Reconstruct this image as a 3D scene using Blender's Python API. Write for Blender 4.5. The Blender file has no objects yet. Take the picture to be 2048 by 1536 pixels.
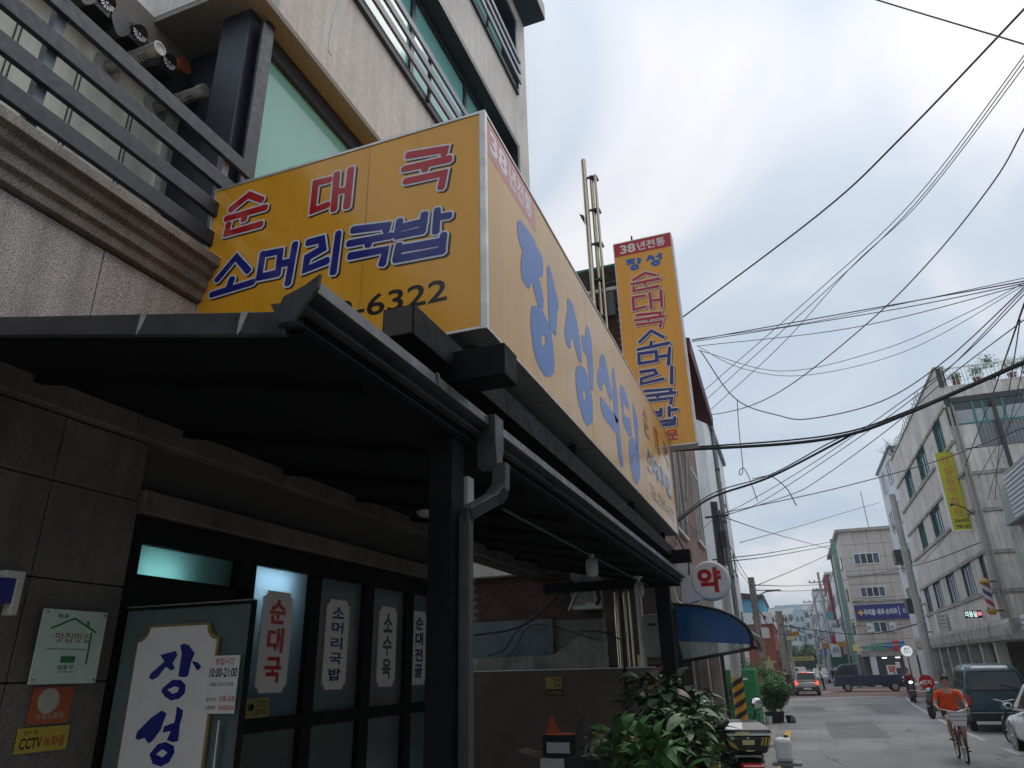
import bpy, bmesh, math, random
from mathutils import Vector, Matrix, geometry
random.seed(7)
sc = bpy.context.scene
COL = sc.collection
R = math.radians

# ------------------------------------------------------------------ camera
yaw, pit, rol = -0.34995, 0.38602, -0.024078
fwd = Vector((math.sin(yaw)*math.cos(pit), math.cos(yaw)*math.cos(pit), math.sin(pit)))
r0 = Vector((math.cos(yaw), -math.sin(yaw), 0)); u0 = r0.cross(fwd)
rt = math.cos(rol)*r0 + math.sin(rol)*u0; up = -math.sin(rol)*r0 + math.cos(rol)*u0
cd = bpy.data.cameras.new('camera'); cam = bpy.data.objects.new('camera', cd); COL.objects.link(cam)
cam.matrix_world = Matrix(((rt.x, up.x, -fwd.x, 0), (rt.y, up.y, -fwd.y, 0), (rt.z, up.z, -fwd.z, 1.6), (0, 0, 0, 1)))
cd.sensor_width = 36; cd.lens = 1412.29/2048*36; cd.clip_start = 0.05; cd.clip_end = 3000
sc.camera = cam

# ------------------------------------------------------------------ sky, sun, exposure
SUN_EL, SUN_AZ = R(66), R(42)           # azimuth from the street axis (+Y) towards +X
sdir = Vector((math.sin(SUN_AZ)*math.cos(SUN_EL), math.cos(SUN_AZ)*math.cos(SUN_EL), math.sin(SUN_EL)))
w = bpy.data.worlds.new('World'); sc.world = w; w.use_nodes = True
nt = w.node_tree; nt.nodes.clear()
N = nt.nodes.new; L = nt.links.new
out = N('ShaderNodeOutputWorld'); mixs = N('ShaderNodeMixShader')
b1 = N('ShaderNodeBackground'); b2 = N('ShaderNodeBackground')
sky = N('ShaderNodeTexSky'); sky.sky_type = 'NISHITA'; sky.sun_disc = False
sky.sun_elevation = SUN_EL; sky.sun_rotation = SUN_AZ; sky.air_density = 1.2; sky.dust_density = 3
L(sky.outputs[0], b1.inputs[0]); b1.inputs[1].default_value = 0.10
tc = N('ShaderNodeTexCoord'); sep = N('ShaderNodeSeparateXYZ'); L(tc.outputs['Generated'], sep.inputs[0])
zc = N('ShaderNodeMath'); zc.operation = 'MAXIMUM'; L(sep.outputs[2], zc.inputs[0]); zc.inputs[1].default_value = 0.0
za = N('ShaderNodeMath'); za.operation = 'ADD'; L(zc.outputs[0], za.inputs[0]); za.inputs[1].default_value = 0.22
dv = N('ShaderNodeVectorMath'); dv.operation = 'DIVIDE'; L(tc.outputs['Generated'], dv.inputs[0])
cmb = N('ShaderNodeCombineXYZ')
for i in range(3): L(za.outputs[0], cmb.inputs[i])
L(cmb.outputs[0], dv.inputs[1])
n1 = N('ShaderNodeTexNoise'); n1.inputs['Scale'].default_value = 1.6; n1.inputs['Detail'].default_value = 4; n1.inputs['Roughness'].default_value = 0.45
n1.inputs['Distortion'].default_value = 0.5; L(dv.outputs[0], n1.inputs['Vector'])
ramp = N('ShaderNodeValToRGB'); L(n1.outputs[0], ramp.inputs[0])
e = ramp.color_ramp.elements
e[0].position = 0.36; e[0].color = (0.56, 0.68, 0.82, 1); e[1].position = 0.66; e[1].color = (1.03, 1.02, 1.04, 1)
m_ = e.new(0.52); m_.color = (0.70, 0.785, 0.90, 1)
dt = N('ShaderNodeVectorMath'); dt.operation = 'DOT_PRODUCT'; L(tc.outputs['Generated'], dt.inputs[0]); dt.inputs[1].default_value = sdir
mr = N('ShaderNodeMapRange'); mr.interpolation_type = 'SMOOTHSTEP'; L(dt.outputs['Value'], mr.inputs[0])
mr.inputs[1].default_value = 0.70; mr.inputs[2].default_value = 1.0; mr.inputs[3].default_value = 0.0; mr.inputs[4].default_value = 0.22
ad = N('ShaderNodeMix'); ad.data_type = 'RGBA'; ad.blend_type = 'ADD'; ad.inputs[0].default_value = 1
L(ramp.outputs[0], ad.inputs[6]); L(mr.outputs[0], ad.inputs[7])
L(ad.outputs[2], b2.inputs[0]); b2.inputs[1].default_value = 0.99
mixs.inputs[0].default_value = 0.88
L(b1.outputs[0], mixs.inputs[1]); L(b2.outputs[0], mixs.inputs[2]); L(mixs.outputs[0], out.inputs[0])
sd = bpy.data.lights.new('sun', 'SUN'); sd.energy = 1.4; sd.angle = R(40); sd.color = (1, 0.96, 0.9)
sun = bpy.data.objects.new('sun', sd); COL.objects.link(sun)
sun.rotation_euler = (-sdir).to_track_quat('-Z', 'Y').to_euler()
vs = sc.view_settings; vs.view_transform = 'Standard'; vs.look = 'None'; vs.exposure = 0; vs.gamma = 1; vs.use_curve_mapping = False
sc.cycles.max_bounces = 6; sc.cycles.diffuse_bounces = 3; sc.cycles.glossy_bounces = 3; sc.cycles.transmission_bounces = 4
sc.cycles.transparent_max_bounces = 8; sc.cycles.caustics_reflective = False; sc.cycles.caustics_refractive = False
sc.cycles.use_denoising = True

# ------------------------------------------------------------------ materials
def lin(v):
    v /= 255.0
    return v/12.92 if v <= 0.04045 else ((v+0.055)/1.055)**2.4
def C(r, g, b): return (lin(r), lin(g), lin(b))
MATS = {}
def mat(name, col, rough=0.6, metal=0.0, var=0.0, vscale=3.0, fine=0.0, fscale=60.0, bump=0.0, bscale=80.0, streak=0.0, spec=0.5,
        coat=0.0, emit=None, estr=0.0, stain=None, stain_amt=0.0, rvar=0.0, transl=0.0):
    """principled material; colour varies with world-space noise (var: broad, fine: speckle, streak: vertical runs)"""
    m = bpy.data.materials.new(name); m.use_nodes = True; t = m.node_tree
    p = t.nodes['Principled BSDF']; n = t.nodes.new; l = t.links.new
    p.inputs['Base Color'].default_value = (*col, 1); p.inputs['Roughness'].default_value = rough; p.inputs['Metallic'].default_value = metal
    p.inputs['Specular IOR Level'].default_value = spec; p.inputs['Coat Weight'].default_value = coat; p.inputs['Coat Roughness'].default_value = 0.06
    MATS[name] = m
    if emit:
        p.inputs['Emission Color'].default_value = (*emit, 1); p.inputs['Emission Strength'].default_value = estr
    if not (var or fine or bump or streak or stain_amt or rvar): return m
    g = n('ShaderNodeNewGeometry')
    cur = None
    def noise(scale, detail=3, stretch=None, rough_=0.55):
        t_ = n('ShaderNodeTexNoise'); t_.inputs['Scale'].default_value = scale; t_.inputs['Detail'].default_value = detail; t_.inputs['Roughness'].default_value = rough_
        if stretch:
            mp = n('ShaderNodeMapping'); mp.inputs['Scale'].default_value = stretch; l(g.outputs['Position'], mp.inputs[0]); l(mp.outputs[0], t_.inputs['Vector'])
        else: l(g.outputs['Position'], t_.inputs['Vector'])
        return t_.outputs[0]
    def apply(fac, amt, lo=0.3, hi=0.7):
        nonlocal cur
        r_ = n('ShaderNodeMapRange'); l(fac, r_.inputs[0]); r_.inputs[1].default_value = lo; r_.inputs[2].default_value = hi
        r_.inputs[3].default_value = 1-amt; r_.inputs[4].default_value = 1+amt*0.8
        x = n('ShaderNodeVectorMath'); x.operation = 'SCALE'
        if cur is None: x.inputs[0].default_value = col
        else: l(cur, x.inputs[0])
        l(r_.outputs[0], x.inputs['Scale']); cur = x.outputs[0]
    if var: apply(noise(vscale, 4), var)
    if fine: apply(noise(fscale, 2), fine, 0.35, 0.65)
    if streak: apply(noise(1.0, 4, (7, 7, 0.5)), streak)
    if stain_amt:
        f = noise(1.6, 6, None, 0.65); r_ = n('ShaderNodeMapRange'); l(f, r_.inputs[0]); r_.inputs[1].default_value = 0.5; r_.inputs[2].default_value = 0.72
        r_.inputs[3].default_value = 0; r_.inputs[4].default_value = stain_amt
        mx = n('ShaderNodeMix'); mx.data_type = 'RGBA'; l(r_.outputs[0], mx.inputs[0])
        if cur is None: mx.inputs[6].default_value = (*col, 1)
        else: l(cur, mx.inputs[6])
        mx.inputs[7].default_value = (*(stain or (0.05, 0.045, 0.04)), 1); cur = mx.outputs[2]
    if cur is not None: l(cur, p.inputs['Base Color'])
    if rvar:
        r_ = n('ShaderNodeMapRange'); l(noise(vscale*2, 4), r_.inputs[0]); r_.inputs[1].default_value = 0.3; r_.inputs[2].default_value = 0.7
        r_.inputs[3].default_value = max(0.02, rough-rvar); r_.inputs[4].default_value = min(1, rough+rvar); l(r_.outputs[0], p.inputs['Roughness'])
    if bump:
        b_ = n('ShaderNodeBump'); b_.inputs['Strength'].default_value = bump; b_.inputs['Distance'].default_value = 0.01
        l(noise(bscale, 3), b_.inputs['Height']); l(b_.outputs[0], p.inputs['Normal'])
    return m

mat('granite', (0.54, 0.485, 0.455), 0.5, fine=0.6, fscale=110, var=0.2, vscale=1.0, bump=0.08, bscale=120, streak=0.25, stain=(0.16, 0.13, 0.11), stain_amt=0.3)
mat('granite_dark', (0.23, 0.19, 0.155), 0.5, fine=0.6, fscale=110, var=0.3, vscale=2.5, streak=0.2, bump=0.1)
mat('granite_low', (0.155, 0.136, 0.122), 0.55, fine=0.4, fscale=110, var=0.3, vscale=1.1, streak=0.25, stain=(0.06, 0.05, 0.045), stain_amt=0.5)  # same wall stone, darkened: canopy shade put into the colour
mat('joint', (0.075, 0.065, 0.058), 0.9)
mat('stucco', (0.70, 0.635, 0.57), 0.85, var=0.13, vscale=0.7, fine=0.07, fscale=14, bump=0.18, bscale=18, streak=0.14, stain=(0.42, 0.38, 0.33), stain_amt=0.4)
mat('stucco_patch', (0.68, 0.65, 0.61), 0.9, var=0.08, vscale=5)
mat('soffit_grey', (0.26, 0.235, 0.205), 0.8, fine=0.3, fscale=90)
mat('terrace_wall', (0.72, 0.71, 0.60), 0.7, var=0.15, vscale=1.6, streak=0.22, stain=(0.10, 0.09, 0.05), stain_amt=0.35)
mat('navy_frame', (0.020, 0.023, 0.036), 0.45, var=0.15, vscale=6)
mat('rail_paint', (0.020, 0.026, 0.046), 0.55, var=0.25, vscale=9, fine=0.15, fscale=180, rvar=0.1)
mat('rail_grey', (0.20, 0.215, 0.26), 0.5)
mat('steel_black', (0.005, 0.005, 0.006), 0.6, spec=0.14, var=0.3, vscale=5, fine=0.2, fscale=150, rvar=0.12, stain=(0.02, 0.019, 0.018), stain_amt=0.4)
mat('gutter', (0.040, 0.040, 0.044), 0.40, var=0.3, vscale=4, fine=0.25, fscale=220, rvar=0.14, streak=0.35, stain=(0.10, 0.095, 0.088), stain_amt=0.4)
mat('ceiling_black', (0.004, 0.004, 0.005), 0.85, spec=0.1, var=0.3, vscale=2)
mat('caulk', (0.35, 0.34, 0.33), 0.7, var=0.3, vscale=30)
mat('sign_yellow', (0.86, 0.39, 0.018), 0.17, spec=0.5, coat=0.2, var=0.05, vscale=0.6, streak=0.06, rvar=0.05, bump=0.12, bscale=2.2)
mat('sign_faded', (0.70, 0.37, 0.075), 0.24, spec=0.36, var=0.06, vscale=0.5, streak=0.10, rvar=0.06, bump=0.12, bscale=2.2)  # duller yellow, only on the long front face
mat('letter_faded', (0.015, 0.14, 0.52), 0.26, spec=0.28, var=0.05, vscale=1)  # blue of the long-face brush letters, less glossy
mat('sign_red', (0.50, 0.012, 0.015), 0.16)
mat('letter_red', (0.50, 0.010, 0.014), 0.16)
mat('letter_navy', (0.014, 0.018, 0.21), 0.16)
mat('letter_blue', (0.02, 0.13, 0.46), 0.16)
mat('letter_white', (0.78, 0.75, 0.76), 0.2)
mat('letter_black', (0.012, 0.010, 0.014), 0.2)
mat('letter_green', (0.015, 0.10, 0.035), 0.4)
mat('aluminium', (0.60, 0.58, 0.55), 0.35, metal=0.7, var=0.2, vscale=8)
mat('sign_under', (0.23, 0.23, 0.22), 0.6, var=0.1, streak=0.1)
mat('glass_teal', (0.27, 0.60, 0.54), 0.08, spec=0.5)
mat('glass_dark', (0.018, 0.03, 0.034), 0.06, spec=0.7)
mat('glass_blue', (0.05, 0.10, 0.16), 0.08, spec=0.7)
mat('curtain', (0.40, 0.43, 0.44), 0.9, var=0.15, vscale=8)
mat('white_paint', (0.72, 0.72, 0.71), 0.5, var=0.08, vscale=4)
mat('white_plastic', (0.70, 0.71, 0.72), 0.4, var=0.06, vscale=9)
mat('grey_plastic', (0.32, 0.31, 0.28), 0.5, var=0.1, vscale=9)
mat('plaque_white', (0.74, 0.73, 0.70), 0.5, var=0.05, vscale=9)
mat('plaque_gold', (0.28, 0.19, 0.06), 0.45)
mat('concrete', (0.40, 0.385, 0.355), 0.85, var=0.2, vscale=1.2, streak=0.3, fine=0.15, fscale=40, stain_amt=0.45)
mat('concrete_low', (0.26, 0.25, 0.22), 0.85, var=0.3, vscale=2.2, streak=0.3, stain=(0.03, 0.03, 0.022), stain_amt=0.7)
mat('panel_stone', (0.62, 0.58, 0.535), 0.75, var=0.16, vscale=0.6, streak=0.26, fine=0.08, fscale=30, stain=(0.22, 0.20, 0.175), stain_amt=0.35)
mat('panel_stone_b', (0.66, 0.61, 0.56), 0.75, var=0.16, vscale=0.6, streak=0.26, fine=0.08, fscale=30, stain=(0.22, 0.20, 0.175), stain_amt=0.35)
mat('belt_stone', (0.40, 0.375, 0.34), 0.85, var=0.3, vscale=3, stain_amt=0.75, streak=0.3)
mat('hospital_stone', (0.56, 0.505, 0.45), 0.8, var=0.1, vscale=0.5, streak=0.12, fine=0.05, fscale=20)
mat('pale_panel', (0.64, 0.67, 0.71), 0.6, var=0.05, vscale=0.5)
mat('white_siding', (0.74, 0.75, 0.75), 0.55, var=0.07, vscale=0.8, streak=0.12)
mat('grey_metal', (0.20, 0.21, 0.22), 0.45, metal=0.4, var=0.15, vscale=5)
mat('dark_metal', (0.04, 0.042, 0.045), 0.5, var=0.2, vscale=5)
mat('steel', (0.58, 0.49, 0.37), 0.2, metal=1.0, var=0.12, vscale=14, rvar=0.06)
mat('galv', (0.38, 0.37, 0.33), 0.42, metal=0.6, var=0.35, vscale=12, stain=(0.05, 0.045, 0.035), stain_amt=0.3)
mat('brick', (0.115, 0.045, 0.036), 0.85, var=0.35, vscale=6, fine=0.25, fscale=90, bump=0.3, bscale=90)
mat('brick_b', (0.085, 0.034, 0.028), 0.85, var=0.35, vscale=6, fine=0.25, fscale=90, bump=0.3, bscale=90)
mat('mortar', (0.20, 0.185, 0.17), 0.95, var=0.2, vscale=8)
mat('maroon_wall', (0.105, 0.076, 0.062), 0.8, var=0.15, vscale=2, fine=0.2, fscale=120)
mat('maroon_paint', (0.12, 0.02, 0.028), 0.6)
mat('teal_trim', (0.05, 0.22, 0.20), 0.6)
mat('shingle', (0.05, 0.035, 0.033), 0.9, var=0.3, vscale=4, fine=0.3, fscale=50)
mat('panel_bluegrey', (0.12, 0.15, 0.165), 0.6, var=0.25, vscale=3, streak=0.2)
mat('cable', (0.012, 0.013, 0.016), 0.6)
mat('cable_grey', (0.07, 0.075, 0.085), 0.6)
mat('pvc', (0.62, 0.60, 0.55), 0.45, var=0.12, vscale=6)
mat('leaf_dark', (0.022, 0.058, 0.022), 0.5, spec=0.35, var=0.5, vscale=12)
mat('leaf', (0.055, 0.15, 0.042), 0.5, spec=0.35, var=0.5, vscale=9)
mat('leaf_light', (0.11, 0.23, 0.05), 0.5, spec=0.35, var=0.35, vscale=9)
mat('leaf_pale', (0.15, 0.22, 0.12), 0.5, spec=0.35, var=0.4, vscale=16)
mat('leaf_red', (0.055, 0.018, 0.012), 0.4, var=0.4, vscale=9)
mat('bark', (0.09, 0.065, 0.045), 0.9, var=0.3, vscale=20, bump=0.5, bscale=60)
mat('pot_black', (0.012, 0.012, 0.013), 0.6, var=0.2, vscale=9)
mat('soil', (0.035, 0.025, 0.018), 0.95, var=0.3, vscale=20)
mat('cardboard', (0.30, 0.19, 0.10), 0.85, var=0.12, vscale=10)
mat('cardboard_orange', (0.55, 0.12, 0.02), 0.75, var=0.1, vscale=10)
mat('rubber', (0.012, 0.012, 0.013), 0.75, var=0.2, vscale=20)
mat('car_black', (0.010, 0.011, 0.012), 0.3, coat=0.4)
mat('car_silver', (0.28, 0.275, 0.26), 0.32, metal=0.5, coat=0.8)
mat('car_white', (0.76, 0.77, 0.79), 0.4, coat=0.25)
mat('truck_blue', (0.014, 0.026, 0.085), 0.32, coat=0.8, var=0.1)
mat('van_teal', (0.010, 0.060, 0.080), 0.30, coat=0.5, var=0.1)
mat('chrome', (0.65, 0.65, 0.66), 0.12, metal=1.0)
mat('lamp_red', (0.45, 0.01, 0.01), 0.2, coat=0.5)
mat('lamp_red_lit', (0.6, 0.02, 0.01), 0.2, emit=(1.0, 0.08, 0.03), estr=2.2)
mat('lamp_clear', (0.6, 0.6, 0.6), 0.15, coat=0.5)
mat('headlamp_lit', (0.9, 0.9, 0.9), 0.2, emit=(1.0, 0.98, 0.92), estr=4.0)
mat('plate_white', (0.7, 0.7, 0.68), 0.5)
mat('plate_green', (0.02, 0.17, 0.12), 0.5)
mat('yellow_sticker', (0.50, 0.38, 0.04), 0.4)
mat('yellow_pale', (0.72, 0.63, 0.30), 0.4)
mat('moto_black', (0.010, 0.010, 0.011), 0.35, coat=0.3)
mat('moto_silver', (0.30, 0.32, 0.33), 0.35, metal=0.4)
mat('skin', (0.48, 0.29, 0.21), 0.6, var=0.05)
mat('shirt_orange', (0.82, 0.085, 0.012), 0.85, var=0.08, vscale=9)
mat('cloth_black', (0.015, 0.015, 0.018), 0.9)
mat('cloth_grey', (0.12, 0.12, 0.13), 0.9)
mat('cloth_white', (0.6, 0.6, 0.6), 0.9)
mat('cloth_red', (0.25, 0.02, 0.03), 0.9)
mat('hair', (0.010, 0.008, 0.008), 0.5)
mat('bike_red', (0.20, 0.025, 0.022), 0.35, coat=0.4)
mat('basket', (0.75, 0.76, 0.77), 0.5)
mat('green_box', (0.012, 0.20, 0.065), 0.55, var=0.1, vscale=3)
mat('green_net', (0.01, 0.15, 0.09), 0.8, var=0.25, vscale=1)
mat('hazard_yellow', (0.55, 0.26, 0.015), 0.6, var=0.15, vscale=10)
mat('pole_concrete', (0.45, 0.44, 0.415), 0.85, var=0.15, vscale=4, streak=0.2)
mat('pole_brown', (0.27, 0.235, 0.195), 0.9, var=0.25, vscale=6, streak=0.3)
mat('pole_green', (0.16, 0.27, 0.235), 0.6, var=0.1, vscale=2, streak=0.15)
mat('awning_frame', (0.015, 0.016, 0.02), 0.4)
mat('blue_sign', (0.014, 0.022, 0.17), 0.4)
mat('gold_letter', (0.72, 0.42, 0.06), 0.5)
mat('banner_yellow', (0.50, 0.50, 0.02), 0.7, var=0.06, vscale=1)
mat('banner_lemon', (0.62, 0.56, 0.14), 0.7)
mat('banner_orange', (0.55, 0.25, 0.01), 0.7)
mat('banner_pink', (0.55, 0.16, 0.10), 0.7)
mat('barber_blue', (0.02, 0.03, 0.16), 0.3)
mat('barber_red', (0.42, 0.02, 0.03), 0.3)
mat('barber_white', (0.62, 0.60, 0.58), 0.3)
mat('barber_cap', (0.42, 0.24, 0.03), 0.35)
mat('brick_far', (0.30, 0.09, 0.055), 0.85, var=0.2, vscale=1.5)
mat('brick_far_red', (0.25, 0.045, 0.045), 0.85, var=0.2, vscale=1.5)
mat('cyan_roof', (0.12, 0.42, 0.60), 0.55, var=0.1, vscale=0.6)
mat('far_white', (0.70, 0.72, 0.74), 0.8, var=0.08, vscale=0.2)
mat('far_grey', (0.48, 0.50, 0.52), 0.8, var=0.1, vscale=0.2)
mat('far_cyan', (0.38, 0.53, 0.59), 0.7, var=0.1, vscale=0.2)
mat('far_win', (0.10, 0.13, 0.15), 0.2)
mat('line_yellow', (0.55, 0.30, 0.03), 0.8, var=0.2, vscale=8, fine=0.3, fscale=60)
mat('line_white', (0.42, 0.42, 0.41), 0.8, var=0.3, vscale=5, fine=0.3, fscale=60)
mat('asphalt_red', (0.17, 0.11, 0.10), 0.9, var=0.2, vscale=0.8, fine=0.25, fscale=40)
mat('road_patch', (0.15, 0.152, 0.155), 0.92, var=0.2, vscale=1.5, fine=0.3, fscale=70)
mat('oil_stain', (0.13, 0.13, 0.13), 0.6, var=0.3, vscale=3, fine=0.3, fscale=70)
mat('pavement', (0.24, 0.225, 0.21), 0.9, var=0.2, vscale=1.0, fine=0.2, fscale=50)
mat('paper_dark', (0.30, 0.24, 0.05), 0.6)
mat('poster_orange', (0.42, 0.10, 0.03), 0.5, var=0.15, vscale=12)
mat('poster_cream', (0.50, 0.46, 0.38), 0.5, var=0.1, vscale=20)
mat('cert_green', (0.58, 0.72, 0.62), 0.25, var=0.06, vscale=9)
mat('cert_line', (0.03, 0.20, 0.08), 0.4)
mat('cert_brown', (0.35, 0.16, 0.10), 0.4)
mat('vent_orange', (0.50, 0.12, 0.05), 0.6)
mat('tile_black', (0.012, 0.013, 0.015), 0.35, var=0.2, vscale=20)
mat('neon_pink', (0.6, 0.1, 0.15), 0.4, emit=(1, 0.25, 0.3), estr=0.9)
mat('neon_mint', (0.4, 0.7, 0.6), 0.4, emit=(0.7, 1.0, 0.9), estr=0.9)
mat('tube_light', (0.9, 0.9, 0.9), 0.4, emit=(0.80, 0.95, 1.0), estr=32.0)
mat('shop_light', (0.9, 0.9, 0.9), 0.4, emit=(1.0, 0.98, 0.92), estr=4.0)
mat('bulb_glass', (0.50, 0.50, 0.48), 0.35)
mat('lit_sign', (0.8, 0.8, 0.8), 0.4, emit=(0.9, 0.95, 1.0), estr=0.55)
mat('leaf_yellow', (0.20, 0.17, 0.04), 0.5, spec=0.35, var=0.4, vscale=14)
mat('interior', (0.10, 0.10, 0.10), 0.9)
mat('signal_green', (0.05, 0.30, 0.18), 0.6)
mat('sign_cyan', (0.10, 0.35, 0.42), 0.6)
mat('hill_green', (0.035, 0.075, 0.045), 0.95, var=0.4, vscale=0.15)

def brickmat(name, c1, c2, mort, sx, sz, axis):
    """flat masonry colour for faces too far or too grazing to tell bricks apart"""
    m = mat(name, c1, 0.9); t = m.node_tree; n = t.nodes.new; l = t.links.new
    g = n('ShaderNodeNewGeometry'); s = n('ShaderNodeSeparateXYZ'); l(g.outputs['Position'], s.inputs[0]); cb = n('ShaderNodeCombineXYZ')
    l(s.outputs[axis], cb.inputs[0]); l(s.outputs[2], cb.inputs[1])
    b = n('ShaderNodeTexBrick'); l(cb.outputs[0], b.inputs['Vector']); b.inputs['Scale'].default_value = 1
    b.inputs['Brick Width'].default_value = sx; b.inputs['Row Height'].default_value = sz; b.inputs['Mortar Size'].default_value = 0.006
    b.inputs['Color1'].default_value = (*c1, 1); b.inputs['Color2'].default_value = (*c2, 1); b.inputs['Mortar'].default_value = (*mort, 1)
    l(b.outputs[0], t.nodes['Principled BSDF'].inputs['Base Color'])
    bp = n('ShaderNodeBump'); bp.inputs['Strength'].default_value = 0.5; bp.inputs['Distance'].default_value = 0.008; bp.invert = True
    l(b.outputs[1], bp.inputs['Height']); l(bp.outputs[0], t.nodes['Principled BSDF'].inputs['Normal'])
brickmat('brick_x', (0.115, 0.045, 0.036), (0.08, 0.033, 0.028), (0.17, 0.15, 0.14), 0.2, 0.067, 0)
brickmat('brick_y', (0.30, 0.165, 0.135), (0.24, 0.13, 0.105), (0.36, 0.31, 0.28), 0.2, 0.067, 1)  # paler brick for the front wall, sunlight put into the colour

def asphalt():
    m = mat('asphalt', (0.10, 0.105, 0.108), 0.88); t = m.node_tree; n = t.nodes.new; l = t.links.new; p = t.nodes['Principled BSDF']
    g = n('ShaderNodeNewGeometry')
    def noise(s, d, st=None):
        x = n('ShaderNodeTexNoise'); x.inputs['Scale'].default_value = s; x.inputs['Detail'].default_value = d
        if st:
            mp = n('ShaderNodeMapping'); mp.inputs['Scale'].default_value = st; l(g.outputs['Position'], mp.inputs[0]); l(mp.outputs[0], x.inputs['Vector'])
        else: l(g.outputs['Position'], x.inputs['Vector'])
        return x.outputs[0]
    def rng(f, a, b, c, d):
        r_ = n('ShaderNodeMapRange'); l(f, r_.inputs[0])
        for i, v in enumerate((a, b, c, d)): r_.inputs[i+1].default_value = v
        return r_.outputs[0]
    def mul(a, b):
        x = n('ShaderNodeMath'); x.operation = 'MULTIPLY'; l(a, x.inputs[0]); l(b, x.inputs[1]); return x.outputs[0]
    broad = rng(noise(0.35, 6), 0.3, 0.7, 0.70, 1.22); track = rng(noise(1, 4, (0.9, 0.08, 1)), 0.3, 0.7, 0.86, 1.12); grit = rng(noise(70, 2), 0.35, 0.65, 0.75, 1.25)
    vo = n('ShaderNodeTexVoronoi'); vo.feature = 'DISTANCE_TO_EDGE'; vo.inputs['Scale'].default_value = 0.28
    wv = n('ShaderNodeVectorMath'); wv.operation = 'ADD'; l(g.outputs['Position'], wv.inputs[0])
    nz = n('ShaderNodeTexNoise'); nz.inputs['Scale'].default_value = 1.2; nz.inputs['Detail'].default_value = 4; l(g.outputs['Position'], nz.inputs['Vector']); l(nz.outputs[1], wv.inputs[1]); l(wv.outputs[0], vo.inputs['Vector'])
    crack = rng(vo.outputs[0], 0.0, 0.010, 0.38, 1.0)
    f = mul(mul(broad, track), mul(grit, crack))
    s = n('ShaderNodeVectorMath'); s.operation = 'SCALE'; s.inputs[0].default_value = (0.215, 0.22, 0.222); l(f, s.inputs['Scale']); l(s.outputs[0], p.inputs['Base Color'])
    b = n('ShaderNodeBump'); b.inputs['Strength'].default_value = 0.35; b.inputs['Distance'].default_value = 0.008; l(noise(90, 3), b.inputs['Height']); l(b.outputs[0], p.inputs['Normal'])
asphalt()

def frosted(name, col, t_amt=0.75):
    m = bpy.data.materials.new(name); m.use_nodes = True; t = m.node_tree; t.nodes.clear(); n = t.nodes.new; l = t.links.new
    o = n('ShaderNodeOutputMaterial'); a = n('ShaderNodeBsdfTranslucent'); b = n('ShaderNodeBsdfPrincipled'); x = n('ShaderNodeMixShader')
    a.inputs[0].default_value = (*col, 1); b.inputs['Base Color'].default_value = (*[c*0.4 for c in col], 1); b.inputs['Roughness'].default_value = 0.12; b.inputs['Specular IOR Level'].default_value = 0.9
    x.inputs[0].default_value = 1-t_amt; l(a.outputs[0], x.inputs[1]); l(b.outputs[0], x.inputs[2]); l(x.outputs[0], o.inputs[0]); MATS[name] = m
frosted('frost_teal', (0.38, 0.58, 0.57)); frosted('frost_blue', (0.50, 0.62, 0.70)); frosted('frost_dim', (0.46, 0.58, 0.57), 0.45)
def tinted(name, col, rough=0.05, mixf=0.35):
    m = bpy.data.materials.new(name); m.use_nodes = True; t = m.node_tree; t.nodes.clear(); n = t.nodes.new; l = t.links.new
    o = n('ShaderNodeOutputMaterial'); a = n('ShaderNodeBsdfTransparent'); b = n('ShaderNodeBsdfPrincipled'); x = n('ShaderNodeMixShader')
    a.inputs[0].default_value = (*col, 1); b.inputs['Base Color'].default_value = (*[c*0.6 for c in col], 1); b.inputs['Roughness'].default_value = rough
    x.inputs[0].default_value = mixf; l(a.outputs[0], x.inputs[1]); l(b.outputs[0], x.inputs[2]); l(x.outputs[0], o.inputs[0]); MATS[name] = m
tinted('awning_blue', (0.04, 0.24, 0.58), 0.14, 0.5); tinted('clear_pane', (0.80, 0.86, 0.86)); tinted('door_glass', (0.20, 0.30, 0.30), 0.06, 0.5)
tinted('car_glass', (0.10, 0.12, 0.12), 0.05, 0.7)

def barberstripes(name):
    m = mat(name, (0.6, 0.6, 0.6), 0.3); t = m.node_tree; n = t.nodes.new; l = t.links.new
    tc_ = n('ShaderNodeTexCoord'); s = n('ShaderNodeSeparateXYZ'); l(tc_.outputs['Object'], s.inputs[0])
    at_ = n('ShaderNodeMath'); at_.operation = 'ARCTAN2'; l(s.outputs[1], at_.inputs[0]); l(s.outputs[0], at_.inputs[1])
    k = n('ShaderNodeMath'); k.operation = 'MULTIPLY_ADD'; l(at_.outputs[0], k.inputs[0]); k.inputs[1].default_value = 1/(2*math.pi)
    z = n('ShaderNodeMath'); z.operation = 'MULTIPLY'; l(s.outputs[2], z.inputs[0]); z.inputs[1].default_value = 1.35; l(z.outputs[0], k.inputs[2])
    f = n('ShaderNodeMath'); f.operation = 'FRACT'; l(k.outputs[0], f.inputs[0])
    r_ = n('ShaderNodeValToRGB'); r_.color_ramp.interpolation = 'CONSTANT'; l(f.outputs[0], r_.inputs[0]); e_ = r_.color_ramp.elements
    e_[0].position = 0; e_[0].color = (0.45, 0.43, 0.41, 1); e_[1].position = 0.25; e_[1].color = (0.30, 0.02, 0.03, 1)
    x = e_.new(0.5); x.color = (0.45, 0.43, 0.41, 1); x = e_.new(0.75); x.color = (0.02, 0.03, 0.16, 1)
    l(r_.outputs[0], t.nodes['Principled BSDF'].inputs['Base Color'])
barberstripes('barber_stripes')

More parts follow.
